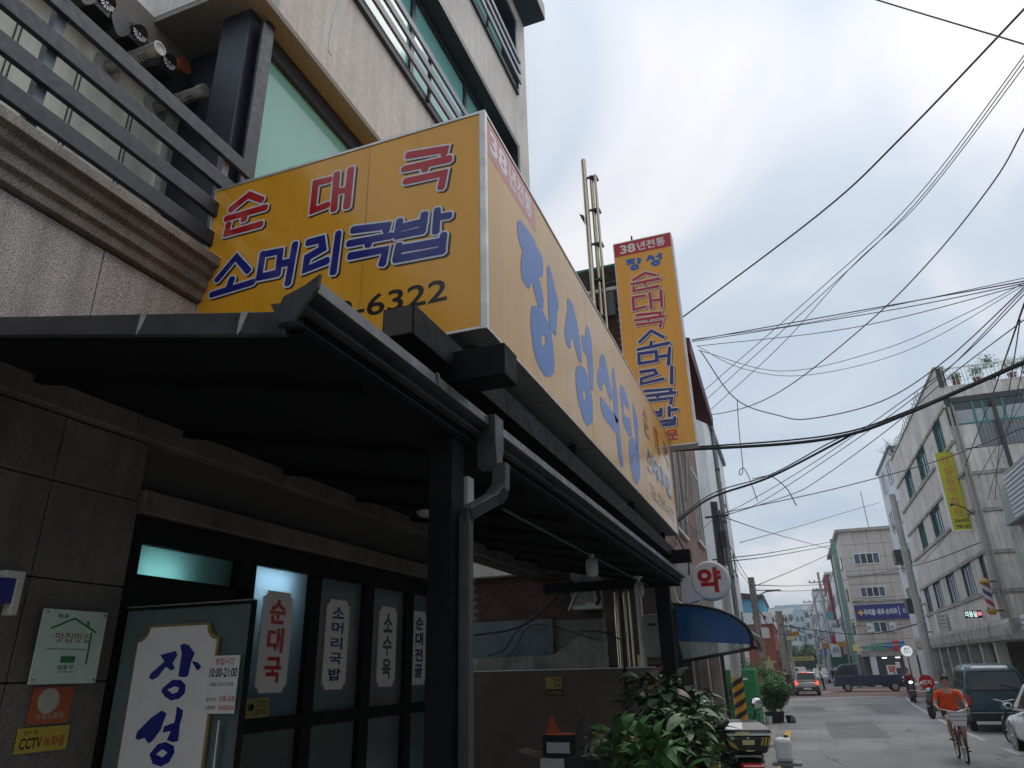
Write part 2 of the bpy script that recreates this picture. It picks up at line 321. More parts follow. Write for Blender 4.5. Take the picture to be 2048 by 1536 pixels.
# ------------------------------------------------------------------ mesh helpers
class MB:
    """collects shapes into one mesh"""
    def __init__(s, mt=None): s.v = []; s.f = []; s.mi = []; s.mats = []; s.cur = 0; s.T = None; (s.m(mt) if mt else None)
    def m(s, name):
        if name not in s.mats: s.mats.append(name)
        s.cur = s.mats.index(name); return s
    def add(s, vs_, fs):
        b = len(s.v)
        for p in vs_:
            p = Vector(p); s.v.append(s.T @ p if s.T else p)
        for f in fs: s.f.append([b+i for i in f]); s.mi.append(s.cur)
        return s
    def box(s, x0, x1, y0, y1, z0, z1):
        return s.add([(x0,y0,z0),(x1,y0,z0),(x1,y1,z0),(x0,y1,z0),(x0,y0,z1),(x1,y0,z1),(x1,y1,z1),(x0,y1,z1)],
                     [(0,3,2,1),(4,5,6,7),(0,1,5,4),(1,2,6,5),(2,3,7,6),(3,0,4,7)])
    def hexa(s, p): return s.add(p, [(0,3,2,1),(4,5,6,7),(0,1,5,4),(1,2,6,5),(2,3,7,6),(3,0,4,7)])
    def poly(s, pts): return s.add(pts, [tuple(range(len(pts)))])
    def prism(s, pts, axis, a, b):
        """2-D outline extruded along an axis ('x': (y,z), 'y': (x,z), 'z': (x,y))"""
        k = {'x': lambda p, t: (t, p[0], p[1]), 'y': lambda p, t: (p[0], t, p[1]), 'z': lambda p, t: (p[0], p[1], t)}[axis]
        n = len(pts); vs_ = [k(p, a) for p in pts]+[k(p, b) for p in pts]
        return s.add(vs_, [tuple(range(n)), tuple(range(2*n-1, n-1, -1))]+[(i, (i+1) % n, n+(i+1) % n, n+i) for i in range(n)])
    def bar(s, p, q, w_, h_=None, upv=(0, 0, 1)):
        p = Vector(p); q = Vector(q); d = (q-p).normalized(); h_ = h_ or w_; upv = Vector(upv)
        if abs(d.dot(upv)) > 0.98: upv = Vector((0, 1, 0))
        a = d.cross(upv).normalized()*(w_/2); b = a.cross(d).normalized()*(h_/2)
        return s.add([p-a-b, p+a-b, q+a-b, q-a-b, p-a+b, p+a+b, q+a+b, q-a+b], [(0,3,2,1),(4,5,6,7),(0,1,5,4),(1,2,6,5),(2,3,7,6),(3,0,4,7)])
    def tube(s, pts, r, n=8, caps=True):
        pts = [Vector(p) for p in pts]; rs = r if isinstance(r, (list, tuple)) else [r]*len(pts)
        rings = []; ref = None
        for i, p in enumerate(pts):
            d = (pts[min(i+1, len(pts)-1)]-pts[max(i-1, 0)]).normalized()
            if ref is None: ref = Vector((0, 0, 1)) if abs(d.z) < 0.9 else Vector((1, 0, 0))
            a = d.cross(ref).normalized(); b = a.cross(d).normalized(); ref = b
            rings.append([p+(a*math.cos(2*math.pi*k/n)+b*math.sin(2*math.pi*k/n))*rs[i] for k in range(n)])
        vs_ = [x for rg in rings for x in rg]
        fs = [(i*n+k, i*n+(k+1) % n, (i+1)*n+(k+1) % n, (i+1)*n+k) for i in range(len(pts)-1) for k in range(n)]
        if caps: fs += [tuple(range(n-1, -1, -1)), tuple((len(pts)-1)*n+k for k in range(n))]
        return s.add(vs_, fs)
    def lathe(s, prof, c=(0, 0, 0), n=16, axis='z'):
        c = Vector(c); vs_ = []
        for r_, z_ in prof:
            for k in range(n):
                a = 2*math.pi*k/n; x, y = r_*math.cos(a), r_*math.sin(a)
                vs_.append(c+Vector({'z': (x, y, z_), 'x': (z_, x, y), 'y': (y, z_, x)}[axis]))
        fs = [(i*n+k, i*n+(k+1) % n, (i+1)*n+(k+1) % n, (i+1)*n+k) for i in range(len(prof)-1) for k in range(n)]
        if prof[0][0] > 1e-5 and not (abs(prof[0][1]-prof[1][1]) < 1e-6 and prof[0][0] > prof[1][0]): fs.append(tuple(range(n-1, -1, -1)))
        if prof[-1][0] > 1e-5 and not (abs(prof[-1][1]-prof[-2][1]) < 1e-6 and prof[-1][0] > prof[-2][0]): fs.append(tuple((len(prof)-1)*n+k for k in range(n)))
        return s.add(vs_, fs)
    def ball(s, c, r, n=10, m=6):
        r = r if isinstance(r, (tuple, list)) else (r, r, r); c = Vector(c); vs_ = []
        for i in range(m+1):
            t = math.pi*i/m
            for k in range(n):
                a = 2*math.pi*k/n; vs_.append(c+Vector((r[0]*max(math.sin(t), 0.02)*math.cos(a), r[1]*max(math.sin(t), 0.02)*math.sin(a), r[2]*math.cos(t))))
        fs = [(i*n+k, (i+1)*n+k, (i+1)*n+(k+1) % n, i*n+(k+1) % n) for i in range(m) for k in range(n)]
        return s.add(vs_, fs+[tuple(range(n)), tuple(m*n+n-1-k for k in range(n))])
    def loft(s, secs, cap=True):
        n = len(secs[0]); vs_ = [p for q in secs for p in q]
        fs = [(i*n+k, i*n+(k+1) % n, (i+1)*n+(k+1) % n, (i+1)*n+k) for i in range(len(secs)-1) for k in range(n)]
        if cap: fs += [tuple(range(n-1, -1, -1)), tuple((len(secs)-1)*n+k for k in range(n))]
        return s.add(vs_, fs)
    def mesh(s, name, smooth=False, fix=True):
        me = bpy.data.meshes.new(name); me.from_pydata([tuple(p) for p in s.v], [], s.f)
        for mn in s.mats: me.materials.append(MATS[mn])
        me.polygons.foreach_set('material_index', s.mi)
        if fix:
            bm = bmesh.new(); bm.from_mesh(me); bmesh.ops.recalc_face_normals(bm, faces=bm.faces); bm.to_mesh(me); bm.free()
        if smooth: me.shade_smooth() if smooth is True else smooth_angle(me, smooth)
        me.update(); return me
    def build(s, name, parent=None, smooth=False, bev=0, fix=True, sub=0):
        o = bpy.data.objects.new(name, s.mesh(name, smooth, fix)); COL.objects.link(o)
        if parent: setpar(o, parent)
        if bev:
            b = o.modifiers.new('bevel', 'BEVEL'); b.width = bev; b.segments = 2; b.limit_method = 'ANGLE'; b.angle_limit = R(35)
        if sub:
            b = o.modifiers.new('sub', 'SUBSURF'); b.levels = sub; b.render_levels = sub
        return o
def smooth_angle(me, deg):
    bm = bmesh.new(); bm.from_mesh(me)
    for f in bm.faces: f.smooth = True
    for e_ in bm.edges:
        if len(e_.link_faces) == 2 and e_.calc_face_angle(0) > R(deg): e_.smooth = False
    bm.to_mesh(me); bm.free()
def wmat(o):
    m = Matrix.LocRotScale(o.location, o.rotation_euler, o.scale)
    return wmat(o.parent) @ o.matrix_parent_inverse @ m if o.parent else m
def setpar(o, parent):
    """child meshes are written in world metres; keep them there"""
    o.parent = parent; o.matrix_parent_inverse = wmat(parent).inverted()
def tag(o, label, cat, group=None, kind=None):
    if label: o['label'] = label
    if cat: o['category'] = cat
    if group: o['group'] = group
    if kind: o['kind'] = kind
    return o
def thing(name, label, cat, loc=(0, 0, 0), group=None, rz=0):
    o = bpy.data.objects.new(name, None); COL.objects.link(o); o.location = loc; o.rotation_euler = (0, 0, rz); o.empty_display_size = 0.2
    return tag(o, label, cat, group)
def local(o, parent):
    """child meshes written in the thing's own coordinates"""
    o.parent = parent; return o
def struct(name, mb, **k): return tag(mb.build(name, **k), None, None, kind='structure')
def copy_tree(o, parent=None, loc=None, rz=None, label=None):
    c = o.copy(); COL.objects.link(c)
    if parent: c.parent = parent
    if loc is not None: c.location = loc
    if rz is not None: c.rotation_euler[2] = rz
    if label: c['label'] = label
    for ch in list(o.children): copy_tree(ch, c)
    return c
def piece(name, me, parent, loc, rot=None):
    o = bpy.data.objects.new(name, me); COL.objects.link(o); o.location = loc
    if rot: o.rotation_euler = rot
    setpar(o, parent); return o

# ------------------------------------------------------------------ lettering helpers
class Plane:
    """a lettering plane: origin o, right u, up v (unit), outward n"""
    def __init__(s, o, u, v): s.o = Vector(o); s.u = Vector(u).normalized(); s.v = Vector(v).normalized(); s.n = s.u.cross(s.v)
    def p(s, a, b, d=0.0): return s.o+s.u*a+s.v*b+s.n*d
_font_cache = {}
def font_mesh(txt, off=0.0):
    k = (txt, off)
    if k in _font_cache: return _font_cache[k]
    cu = bpy.data.curves.new('t', 'FONT'); cu.body = txt; cu.size = 1; cu.offset = off; cu.resolution_u = 3; cu.fill_mode = 'FRONT'
    ob = bpy.data.objects.new('t', cu); COL.objects.link(ob)
    me = bpy.data.meshes.new_from_object(ob); vs_ = [v.co.copy() for v in me.vertices]; fs = [tuple(p.vertices) for p in me.polygons]
    bpy.data.objects.remove(ob); bpy.data.curves.remove(cu); bpy.data.meshes.remove(me)
    _font_cache[k] = (vs_, fs); return vs_, fs
def text(mb, pl, txt, box, mt, d=0.003, off=0.012, outline=None):
    """txt fitted into box (u0,u1,v0,v1) of plane pl"""
    vs_, fs = font_mesh(txt, off)
    if not vs_: return
    xs = [v.x for v in vs_]; ys = [v.y for v in vs_]; x0, x1, y0, y1 = min(xs), max(xs), min(ys), max(ys)
    sx = (box[1]-box[0])/max(x1-x0, 1e-6); sy = (box[3]-box[2])/max(y1-y0, 1e-6)
    mb.m(mt); mb.add([pl.p(box[0]+(v.x-x0)*sx, box[2]+(v.y-y0)*sy, d) for v in vs_], fs)
def brush(mb, pl, shapes, mt, d=0.003, f=lambda p: p):
    mb.m(mt)
    for outer, hole in shapes:
        loops = [[Vector((*f(p), 0)) for p in outer]]
        if hole: loops.append([Vector((*f(p), 0)) for p in hole])
        flat = [p for lp in loops for p in lp]
        mb.add([pl.p(p.x, p.y, d) for p in flat], geometry.tessellate_polygon(loops))
def stroke_shape(pts, hw, sx, sy, rnd):
    pts = [Vector((p[0], p[1])) for p in pts]; n = len(pts); Lf = []; Rt = []
    for i, p in enumerate(pts):
        d0 = (pts[i]-pts[i-1]).normalized() if i > 0 else None; d1 = (pts[i+1]-pts[i]).normalized() if i < n-1 else None
        d = d0 if d1 is None else d1 if d0 is None else (d0+d1).normalized()
        k = 1.0
        if d0 is not None and d1 is not None: k = min(1.35, 1/max(0.35, abs(d.dot(d0))))
        nn = Vector((-d.y, d.x)); w_ = hw*k*(1+rnd.uniform(-0.09, 0.09)); q = p
        if i == 0: q = p-d*hw*0.55
        if i == n-1: q = p+d*hw*0.55
        if i in (0, n-1):
            a = d*(hw*0.38 if i else -hw*0.38)
            if i == 0: Lf += [q+a*0.9+nn*w_*0.55, q-a*0.6+nn*w_]; Rt += [q+a*0.9-nn*w_*0.55, q-a*0.6-nn*w_]
            else: Lf += [q-a*0.6+nn*w_, q+a*0.9+nn*w_*0.55]; Rt += [q-a*0.6-nn*w_, q+a*0.9-nn*w_*0.55]
        else: Lf.append(q+nn*w_); Rt.append(q-nn*w_)
    vs_ = Lf+Rt; m = len(Lf)
    return vs_, [(i, i+1, m+i+1, m+i) for i in range(m-1)]
def glyph(mb, pl, ch, box, fill, hw=0.026, rim=0.013, d=0.002, seed=1):
    """hand-cut sign letter: dark drop shadow, pale outline, coloured strokes"""
    u0, u1, v0, v1 = box; st = [[(u0+p[0]*(u1-u0), v0+p[1]*(v1-v0)) for p in s_] for s_ in GLY[ch]]
    lay = [(fill, hw, 0, 0, d+0.004)]
    if rim: lay = [('letter_black', hw+rim, 0.014, -0.012, d), ('letter_white', hw+rim, 0, 0, d+0.002)]+lay
    for mt, h_, dx, dy, dd in lay:
        rnd = random.Random(seed); mb.m(mt)
        for i, s_ in enumerate(st):
            vs_, fs = stroke_shape([(p[0]+dx, p[1]+dy) for p in s_], h_, 1, 1, rnd)
            mb.add([pl.p(p.x, p.y, dd+i*0.00012) for p in vs_], fs)
GLY={
'순':[[(0.09,0.71),(0.52,1.0),(0.88,0.74)],[(0.0,0.46),(1.0,0.47)],[(0.49,0.45),(0.48,0.3)],[(0.08,0.26),(0.06,0.0),(0.94,0.01)]],#[-3.831,-3.448,4.94,5.273]
'대':[[(0.41,0.89),(0.01,0.91),(0.0,0.13),(0.41,0.18)],[(0.61,0.99),(0.61,0.02)],[(1.0,1.0),(0.97,0.0)],[(0.63,0.49),(1.0,0.45)]],#[-2.98,-2.659,4.894,5.229]
'국':[[(0.08,1.0),(0.91,0.89),(0.89,0.79)],[(0.0,0.68),(1.0,0.62)],[(0.48,0.63),(0.47,0.54)],[(0.05,0.36),(0.9,0.31),(0.84,0.0)]],#[-2.184,-1.818,4.842,5.21]
'소':[[(0.08,0.44),(0.49,1.0),(0.85,0.48)],[(0.46,0.32),(0.42,0.13)],[(0.0,0.0),(1.0,0.08)]],#[-3.857,-3.477,4.39,4.688]
'머':[[(0.02,0.97),(0.0,0.34)],[(0.02,0.95),(0.57,0.92),(0.57,0.32)],[(0.0,0.34),(0.57,0.33)],[(0.65,0.56),(0.94,0.55)],[(1.0,1.0),(0.91,0.0)]],#[-3.416,-3.111,4.333,4.662]
'리':[[(0.02,0.97),(0.45,0.97),(0.52,0.7),(0.03,0.56),(0.0,0.24),(0.69,0.34)],[(1.0,1.0),(0.94,0.0)]],#[-2.992,-2.725,4.335,4.66]
'밥':[[(0.04,0.97),(0.0,0.62)],[(0.53,0.98),(0.5,0.59)],[(0.04,0.81),(0.53,0.81)],[(0.0,0.62),(0.5,0.6)],[(0.78,1.0),(0.76,0.51)],[(0.8,0.83),(1.0,0.81)],[(0.05,0.36),(0.01,0.05)],[(0.91,0.35),(0.88,0.0)],[(0.04,0.28),(0.9,0.21)],[(0.01,0.05),(0.89,0.0)]],#[-2.222,-1.814,4.299,4.641]
}
BRUSH={
'장':[([(4.43,4.89),(4.51,4.96),(4.55,4.96),(4.67,4.98),(4.82,4.98),(4.93,4.95),(5.03,4.95),(5.08,4.89),(5.07,4.77),(5.03,4.71),(4.97,4.69),(4.93,4.67),(4.96,4.63),(5.01,4.58),(5.05,4.49),(5.02,4.4),(4.9,4.37),(4.86,4.39),(4.8,4.45),(4.76,4.51),(4.73,4.5),(4.7,4.45),(4.65,4.4),(4.57,4.39),(4.49,4.42),(4.48,4.53),(4.51,4.63),(4.54,4.69),(4.47,4.72),(4.43,4.77)],None),([(5.25,4.97),(5.3,4.95),(5.36,4.88),(5.42,4.79),(5.48,4.74),(5.51,4.68),(5.51,4.64),(5.45,4.61),(5.42,4.51),(5.38,4.32),(5.33,4.3),(5.23,4.3),(5.17,4.33),(5.18,4.53),(5.19,4.74),(5.19,4.89)],None),([(4.72,4.28),(4.87,4.36),(5.0,4.38),(5.08,4.35),(5.17,4.32),(5.24,4.25),(5.27,4.14),(5.28,4.02),(5.25,3.91),(5.13,3.83),(5.0,3.78),(4.92,3.79),(4.81,3.82),(4.74,3.87),(4.7,3.97),(4.67,4.09),(4.69,4.2)],[(4.99,4.16),(5.04,4.15),(5.05,4.11),(4.98,4.03),(4.94,4.05),(4.93,4.09)])],
'성':[([(5.89,4.95),(5.97,4.96),(6.04,4.94),(6.11,4.86),(6.16,4.79),(6.22,4.69),(6.26,4.56),(6.24,4.4),(6.15,4.38),(6.08,4.41),(6.0,4.49),(5.95,4.57),(5.87,4.48),(5.84,4.38),(5.74,4.37),(5.67,4.41),(5.67,4.51),(5.76,4.69),(5.83,4.83),(5.82,4.9)],None),([(6.57,4.98),(6.67,4.97),(6.74,4.88),(6.73,4.69),(6.72,4.48),(6.66,4.26),(6.55,4.25),(6.52,4.37),(6.48,4.58),(6.34,4.58),(6.3,4.65),(6.32,4.75),(6.44,4.78),(6.48,4.76),(6.48,4.87)],None),([(6.03,4.28),(6.21,4.37),(6.35,4.38),(6.46,4.35),(6.55,4.23),(6.59,4.1),(6.53,3.89),(6.45,3.83),(6.29,3.76),(6.18,3.78),(6.07,3.86),(6.0,3.94),(5.96,4.06),(5.97,4.19)],[(6.27,4.14),(6.33,4.11),(6.31,4.05),(6.25,4.0),(6.21,4.04),(6.21,4.08)])],
'식':[([(7.24,4.93),(7.36,4.94),(7.39,4.88),(7.5,4.75),(7.61,4.62),(7.61,4.51),(7.5,4.44),(7.38,4.48),(7.3,4.56),(7.23,4.59),(7.13,4.48),(7.06,4.4),(6.95,4.41),(6.89,4.46),(6.92,4.56),(7.05,4.69),(7.11,4.82)],None),([(7.77,4.97),(7.85,4.95),(7.89,4.82),(7.92,4.6),(7.86,4.31),(7.71,4.23),(7.62,4.31),(7.65,4.5),(7.69,4.71),(7.69,4.84)],None),([(6.97,4.31),(7.09,4.32),(7.33,4.32),(7.63,4.33),(7.87,4.31),(7.88,4.15),(7.9,3.99),(7.91,3.76),(7.77,3.74),(7.68,3.82),(7.66,4.09),(7.4,4.1),(7.12,4.09),(6.98,4.14),(6.94,4.22)],None)],
'당':[([(8.17,4.9),(8.38,4.92),(8.55,4.88),(8.64,4.77),(8.61,4.69),(8.43,4.69),(8.29,4.69),(8.23,4.53),(8.36,4.53),(8.59,4.58),(8.67,4.49),(8.68,4.37),(8.49,4.29),(8.28,4.33),(8.13,4.38),(8.15,4.6),(8.09,4.74)],None),([(8.93,4.92),(9.08,4.87),(9.19,4.78),(9.22,4.66),(9.15,4.57),(9.14,4.44),(9.06,4.27),(8.9,4.25),(8.92,4.4),(8.9,4.58),(8.89,4.75)],None),([(8.54,4.3),(8.76,4.37),(8.89,4.33),(9.04,4.23),(9.07,4.07),(8.99,3.89),(8.72,3.74),(8.54,3.74),(8.41,3.86),(8.36,4.04),(8.41,4.19)],[(8.72,4.13),(8.79,4.1),(8.75,4.03),(8.66,3.99),(8.63,4.04)])],
}
DOORB={
'장':[([(-3.626,1.739),(-3.508,1.759),(-3.49,1.735),(-3.519,1.689),(-3.495,1.661),(-3.524,1.648),(-3.567,1.672),(-3.618,1.613),(-3.66,1.598),(-3.69,1.614),(-3.675,1.637),(-3.585,1.7)],None),([(-3.482,1.791),(-3.452,1.799),(-3.412,1.788),(-3.36,1.74),(-3.373,1.713),(-3.38,1.681),(-3.386,1.618),(-3.41,1.609),(-3.46,1.614),(-3.462,1.688),(-3.46,1.743)],None),([(-3.377,1.699),(-3.326,1.689),(-3.297,1.666),(-3.317,1.643),(-3.338,1.657)],None),([(-3.568,1.553),(-3.501,1.597),(-3.438,1.596),(-3.396,1.568),(-3.393,1.523),(-3.43,1.493),(-3.491,1.484),(-3.545,1.507),(-3.574,1.535)],[(-3.528,1.543),(-3.481,1.56),(-3.443,1.555),(-3.45,1.529),(-3.485,1.52)])],
'성':[([(-3.548,1.431),(-3.507,1.414),(-3.527,1.357),(-3.533,1.33),(-3.583,1.27),(-3.611,1.256),(-3.649,1.286),(-3.696,1.273),(-3.718,1.286),(-3.712,1.317),(-3.622,1.392)],None),([(-3.441,1.453),(-3.388,1.431),(-3.388,1.4),(-3.398,1.357),(-3.393,1.271),(-3.434,1.264),(-3.479,1.275),(-3.458,1.322),(-3.518,1.313),(-3.512,1.348),(-3.442,1.365),(-3.437,1.4)],None),([(-3.592,1.201),(-3.542,1.253),(-3.483,1.266),(-3.418,1.245),(-3.409,1.212),(-3.437,1.161),(-3.493,1.139),(-3.557,1.151)],[(-3.543,1.201),(-3.5,1.228),(-3.46,1.211),(-3.491,1.185)])],
}

# ================================================================== restaurant building (left, under the yellow sign)
FX = -4.0
rb = thing('restaurant_building', 'restaurant building with granite ground floor, railed terrace and beige plaster upper storeys', 'building', (-4, 6, 0))
mb = MB('joint')
mb.box(-4.30, -4.045, -7, 3.55, 0, 4.33); mb.box(-4.30, -4.045, 3.55, 8.6, 2.62, 4.33); mb.box(-4.30, -4.045, 8.3, 8.6, 0, 2.62)
mb.box(-4.30, -4.045, 8.6, 12.45, 3.12, 4.33)
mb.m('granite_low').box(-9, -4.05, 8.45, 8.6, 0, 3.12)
wall = mb.build('wall', rb)
def panel(y0, y1, z0, z1, mt):
    g = 0.004; m = MB(mt); m.box(-4.044, FX+random.uniform(-0.003, 0.003), y0+g, y1-g, z0+g, z1-g); m.build('stone_panel', wall, bev=0.004)
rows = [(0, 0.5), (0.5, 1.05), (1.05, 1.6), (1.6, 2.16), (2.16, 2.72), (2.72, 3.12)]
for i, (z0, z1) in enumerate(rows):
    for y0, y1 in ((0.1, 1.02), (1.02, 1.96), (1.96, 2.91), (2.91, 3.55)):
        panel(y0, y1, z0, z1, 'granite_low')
for y0, y1 in ((0.1, 1.02), (1.02, 1.96), (1.96, 2.91), (2.91, 3.86), (3.86, 4.8), (4.8, 5.75), (5.75, 6.7), (6.7, 7.65), (7.65, 8.6)):
    panel(y0, y1, 3.34, 4.33, 'granite')
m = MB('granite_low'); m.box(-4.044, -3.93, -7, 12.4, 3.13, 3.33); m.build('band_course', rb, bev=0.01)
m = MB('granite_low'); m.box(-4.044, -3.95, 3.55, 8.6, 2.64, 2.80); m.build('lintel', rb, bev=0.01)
m = MB('granite_dark'); m.prism([(-4.05, 4.33), (-3.955, 4.35), (-3.95, 4.42), (-3.92, 4.45), (-3.92, 4.53), (-3.885, 4.56), (-3.875, 4.62), (-3.83, 4.64), (-3.83, 4.72), (-4.3, 4.72), (-4.3, 4.33)], 'y', -7, 12.45)
m.build('cornice', rb, bev=0.006)
# terrace behind the railing
m = MB('terrace_wall'); m.box(-5.45, -5.25, -7, 4.55, 4.72, 7.15); tw = m.build('terrace_wall', rb)
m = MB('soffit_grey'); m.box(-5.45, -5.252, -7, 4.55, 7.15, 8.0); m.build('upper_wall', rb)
m = MB('granite_dark'); m.box(-5.3, -4.3, -7, 4.3, 4.6, 4.70); m.build('terrace_floor', rb)
m = MB('navy_frame'); m.box(-5.25, -4.35, 4.30, 4.45, 4.72, 8.0); m.box(-4.56, -4.2, 4.02, 4.30, 4.72, 7.98); m.build('column', rb, bev=0.01)
m = MB('terrace_wall'); m.box(-5.248, -5.2, 4.12, 4.2, 4.8, 6.9); m.build('downpipe_strip', rb)
m = MB('joint')
for y in (2.62, 2.66, 3.18, 3.22, 3.74, 3.78): m.box(-5.249, -5.244, y, y+0.012, 4.8, 6.75)
m.build('wall_joint', tw)
for i, zt in enumerate((5.89, 5.58, 5.28, 4.995)):
    m = MB('rail_paint'); m.box(-3.985, -3.94, -5, 4.06, zt-0.135, zt); m.build('rail_bar', rb, bev=0.004)
for y in (0.6, 2.2, 3.78):
    m = MB('rail_grey'); m.box(-4.06, -3.99, y, y+0.07, 4.72, 5.85); m.build('rail_post', rb)
# tiled hood above the terrace wall
hood = MB('tile_black'); hood.hexa([(-5.25, -2, 7.30), (-4.98, -2, 7.20), (-4.98, 4.2, 7.20), (-5.25, 4.2, 7.30), (-5.25, -2, 7.52), (-4.98, -2, 7.34), (-4.98, 4.2, 7.34), (-5.25, 4.2, 7.52)])
hood = hood.build('tile_hood', rb)
for k in range(8):
    y = 3.82-0.365*k
    if y < 1.4: break
    m = MB('tile_black'); m.tube([(-5.25, y, 7.50), (-4.95, y, 7.30)], 0.085, 12); t_ = m.build('ridge_tile', hood, smooth=40)
    m = MB('letter_white')
    for a in range(14):
        t0 = 2*math.pi*a/14; c_ = Vector((-4.944, y, 7.296))
        def rp(r_, t): return c_+Vector((0.0 + 0.0, r_*math.cos(t), r_*math.sin(t)))
        m.poly([rp(0.022, t0), rp(0.068, t0-0.16), rp(0.078, t0), rp(0.068, t0+0.16)])
    m.lathe([(0.014, 0), (0.012, 0.004)], (-4.946, y, 7.296), 8, 'x'); m.build('flower_disc', hood, fix=False)
    m = MB('tile_black'); n = 8
    pts = [(y+0.08+0.205*j/n, 7.30-0.10*math.sin(math.pi*j/n)) for j in range(n+1)]
    m.prism(pts+[(p[0], p[1]-0.075-0.03*math.sin(math.pi*j/n)) for j, p in reversed(list(enumerate(pts)))], 'x', -5.2, -4.965); m.build('pan_tile', hood)
def flue(y, z):
    m = MB('galv'); m.tube([(-5.25, y, z+0.01), (-4.66, y, z)], 0.062, 20); m.tube([(-4.68, y, z), (-4.60, y, z)], 0.067, 20, caps=False)
    m.lathe([(0.062, 0), (0.067, 0.004), (0.050, 0.004), (0.050, -0.03), (0.0, -0.03)], (-4.602, y, z), 20, 'x')
    f = m.build('flue_pipe', rb, smooth=40)
    m = MB('pot_black')
    for i in range(3):
        for a in (-2.2, -1.8, -1.4, -1.0, -0.6):
            c_ = Vector((-4.74-0.035*i, y-0.0625*math.sin(-a)*0+0.0625*math.cos(a), z+0.0625*math.sin(a)))
            m.ball(c_, 0.008, 6, 4)
    m.m('dark_metal').lathe([(0.0, 0.0), (0.048, 0.0)], (-4.628, y, z), 16, 'x'); m.build('flue_hole', f)
    m = MB('concrete'); m.lathe([(0.066, 0.0), (0.14, 0.0), (0.135, 0.02), (0.066, 0.03)], (-5.25, y, z+0.005), 24, 'x'); m.build('flue_collar', f, smooth=40)
flue(3.43, 6.95); flue(4.0, 6.97)
m = MB('vent_orange'); m.lathe([(0.05, 0), (0.09, 0.0), (0.09, 0.06), (0.05, 0.06)], (-5.25, 4.2, 7.72), 16, 'x'); m.build('vent_ring', rb)
# upper storeys
up_ = MB('stucco')
up_.box(-9, -4.6, 3.78, 4.18, 8.0, 17); 
ys = [(4.18, 12.45)]
def face_with_holes(mb_, x, thick, y0, y1, z0, z1, holes):
    """solid wall slab with rectangular openings (holes sorted by z, not overlapping in z)"""
    z = z0
    for (a, b, c_, d_) in holes:
        mb_.box(x-thick, x, y0, y1, z, c_); mb_.box(x-thick, x, y0, a, c_, d_); mb_.box(x-thick, x, b, y1, c_, d_); z = d_
    mb_.box(x-thick, x, y0, y1, z, z1)
face_with_holes(up_, FX, 0.35, 4.18, 12.45, 8.0, 16.6, [(5.15, 11.65, 9.55, 12.2), (7.9, 11.75, 13.72, 16.0)])
up_.box(-9, -4.35, 4.18, 4.5, 8.0, 16.6); up_.box(-9, -4.35, 12.2, 12.45, 3.2, 16.6)
ub = up_.build('upper_block', rb)
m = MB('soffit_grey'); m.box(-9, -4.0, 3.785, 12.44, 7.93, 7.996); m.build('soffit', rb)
m = MB('stucco_patch')
pp = [(5.02, 8.30), (5.10, 8.28), (5.13, 8.6), (5.22, 8.9), (5.27, 9.2), (5.30, 9.56), (5.16, 9.56), (5.12, 9.2), (5.06, 8.9), (5.03, 8.6)]
m.prism(pp, 'x', -3.999, -3.994); m.build('plaster_patch', ub)
m = MB('navy_frame'); m.box(-9, -3.45, 3.6, 12.469, 16.6, 16.619); m.box(-9, -3.44, 3.6, 12.47, 16.62, 17.1); m.build('roof_eave', rb)
def window_band(y0, y1, z0, z1, name, rails):
    wn = MB('navy_frame'); d = 0.06
    wn.box(-4.36, -3.94, y0-0.02, y1+0.02, z0-0.16, z0); wn.box(-4.36, -3.94, y0-0.02, y1+0.02, z1, z1+0.14)
    wn.box(-4.36, -3.94, y0-0.16, y0-0.021, z0-0.16, z1+0.14); wn.box(-4.36, -3.94, y1+0.021, y1+0.16, z0-0.16, z1+0.14)
    wn.box(-4.33, -4.22, y0, y1, z0, z0+0.22); wn.box(-4.33, -4.22, y0, y1, z1-0.12, z1)
    f = wn.build('window_frame', ub, bev=0.008)
    n = max(2, int((y1-y0)/1.6)); st = (y1-y0)/n
    for k in range(n):
        a = y0+k*st
        m = MB('glass_teal'); m.box(-4.29, -4.275, a+0.05, a+st-0.05, z0+0.22, z1-0.12); m.build('pane', ub)
        m = MB('navy_frame'); m.box(-4.32, -4.23, a-0.05, a+0.05, z0+0.22, z1-0.12); m.build('mullion', ub)
    for zz in rails:
        m = MB('rail_grey'); m.box(-3.90, -3.86, y0-0.1, y1+0.1, zz, zz+0.13); m.build('guard_rail', ub, bev=0.004)
    for k in range(n+1):
        m = MB('dark_metal'); m.box(-3.935, -3.90, y0+k*(y1-y0)/n-0.03, y0+k*(y1-y0)/n+0.03, z0-0.1, rails[-1]+0.1); m.build('guard_post', ub)
window_band(5.3, 11.5, 9.70, 12.05, 'a', (9.78, 10.08, 10.38)); window_band(8.05, 11.6, 13.88, 15.86, 'b', (13.95, 14.25, 14.55))
# glazed second floor behind the big sign
m = MB('navy_frame'); m.box(-4.40, -4.12, 4.30, 12.2, 4.72, 4.85); m.box(-4.40, -4.22, 4.30, 12.2, 7.70, 7.93)
m.box(-4.40, -4.12, 4.2, 4.30, 4.72, 7.93); m.build('glazing_frame', rb, bev=0.008)
m = MB('rail_paint'); m.box(-4.12, -4.09, 4.10, 4.26, 4.72, 7.8); m.build('glazing_jamb', rb, bev=0.004)
for k in range(4):
    m = MB('glass_teal'); m.box(-4.30, -4.285, 4.32+k*1.95, 4.32+k*1.95+1.88, 4.85, 7.70); m.build('pane', rb)
    m = MB('navy_frame'); m.box(-4.36, -4.24, 4.32+k*1.95+1.88, 4.32+k*1.95+1.95, 4.85, 7.70); m.build('mullion', rb)
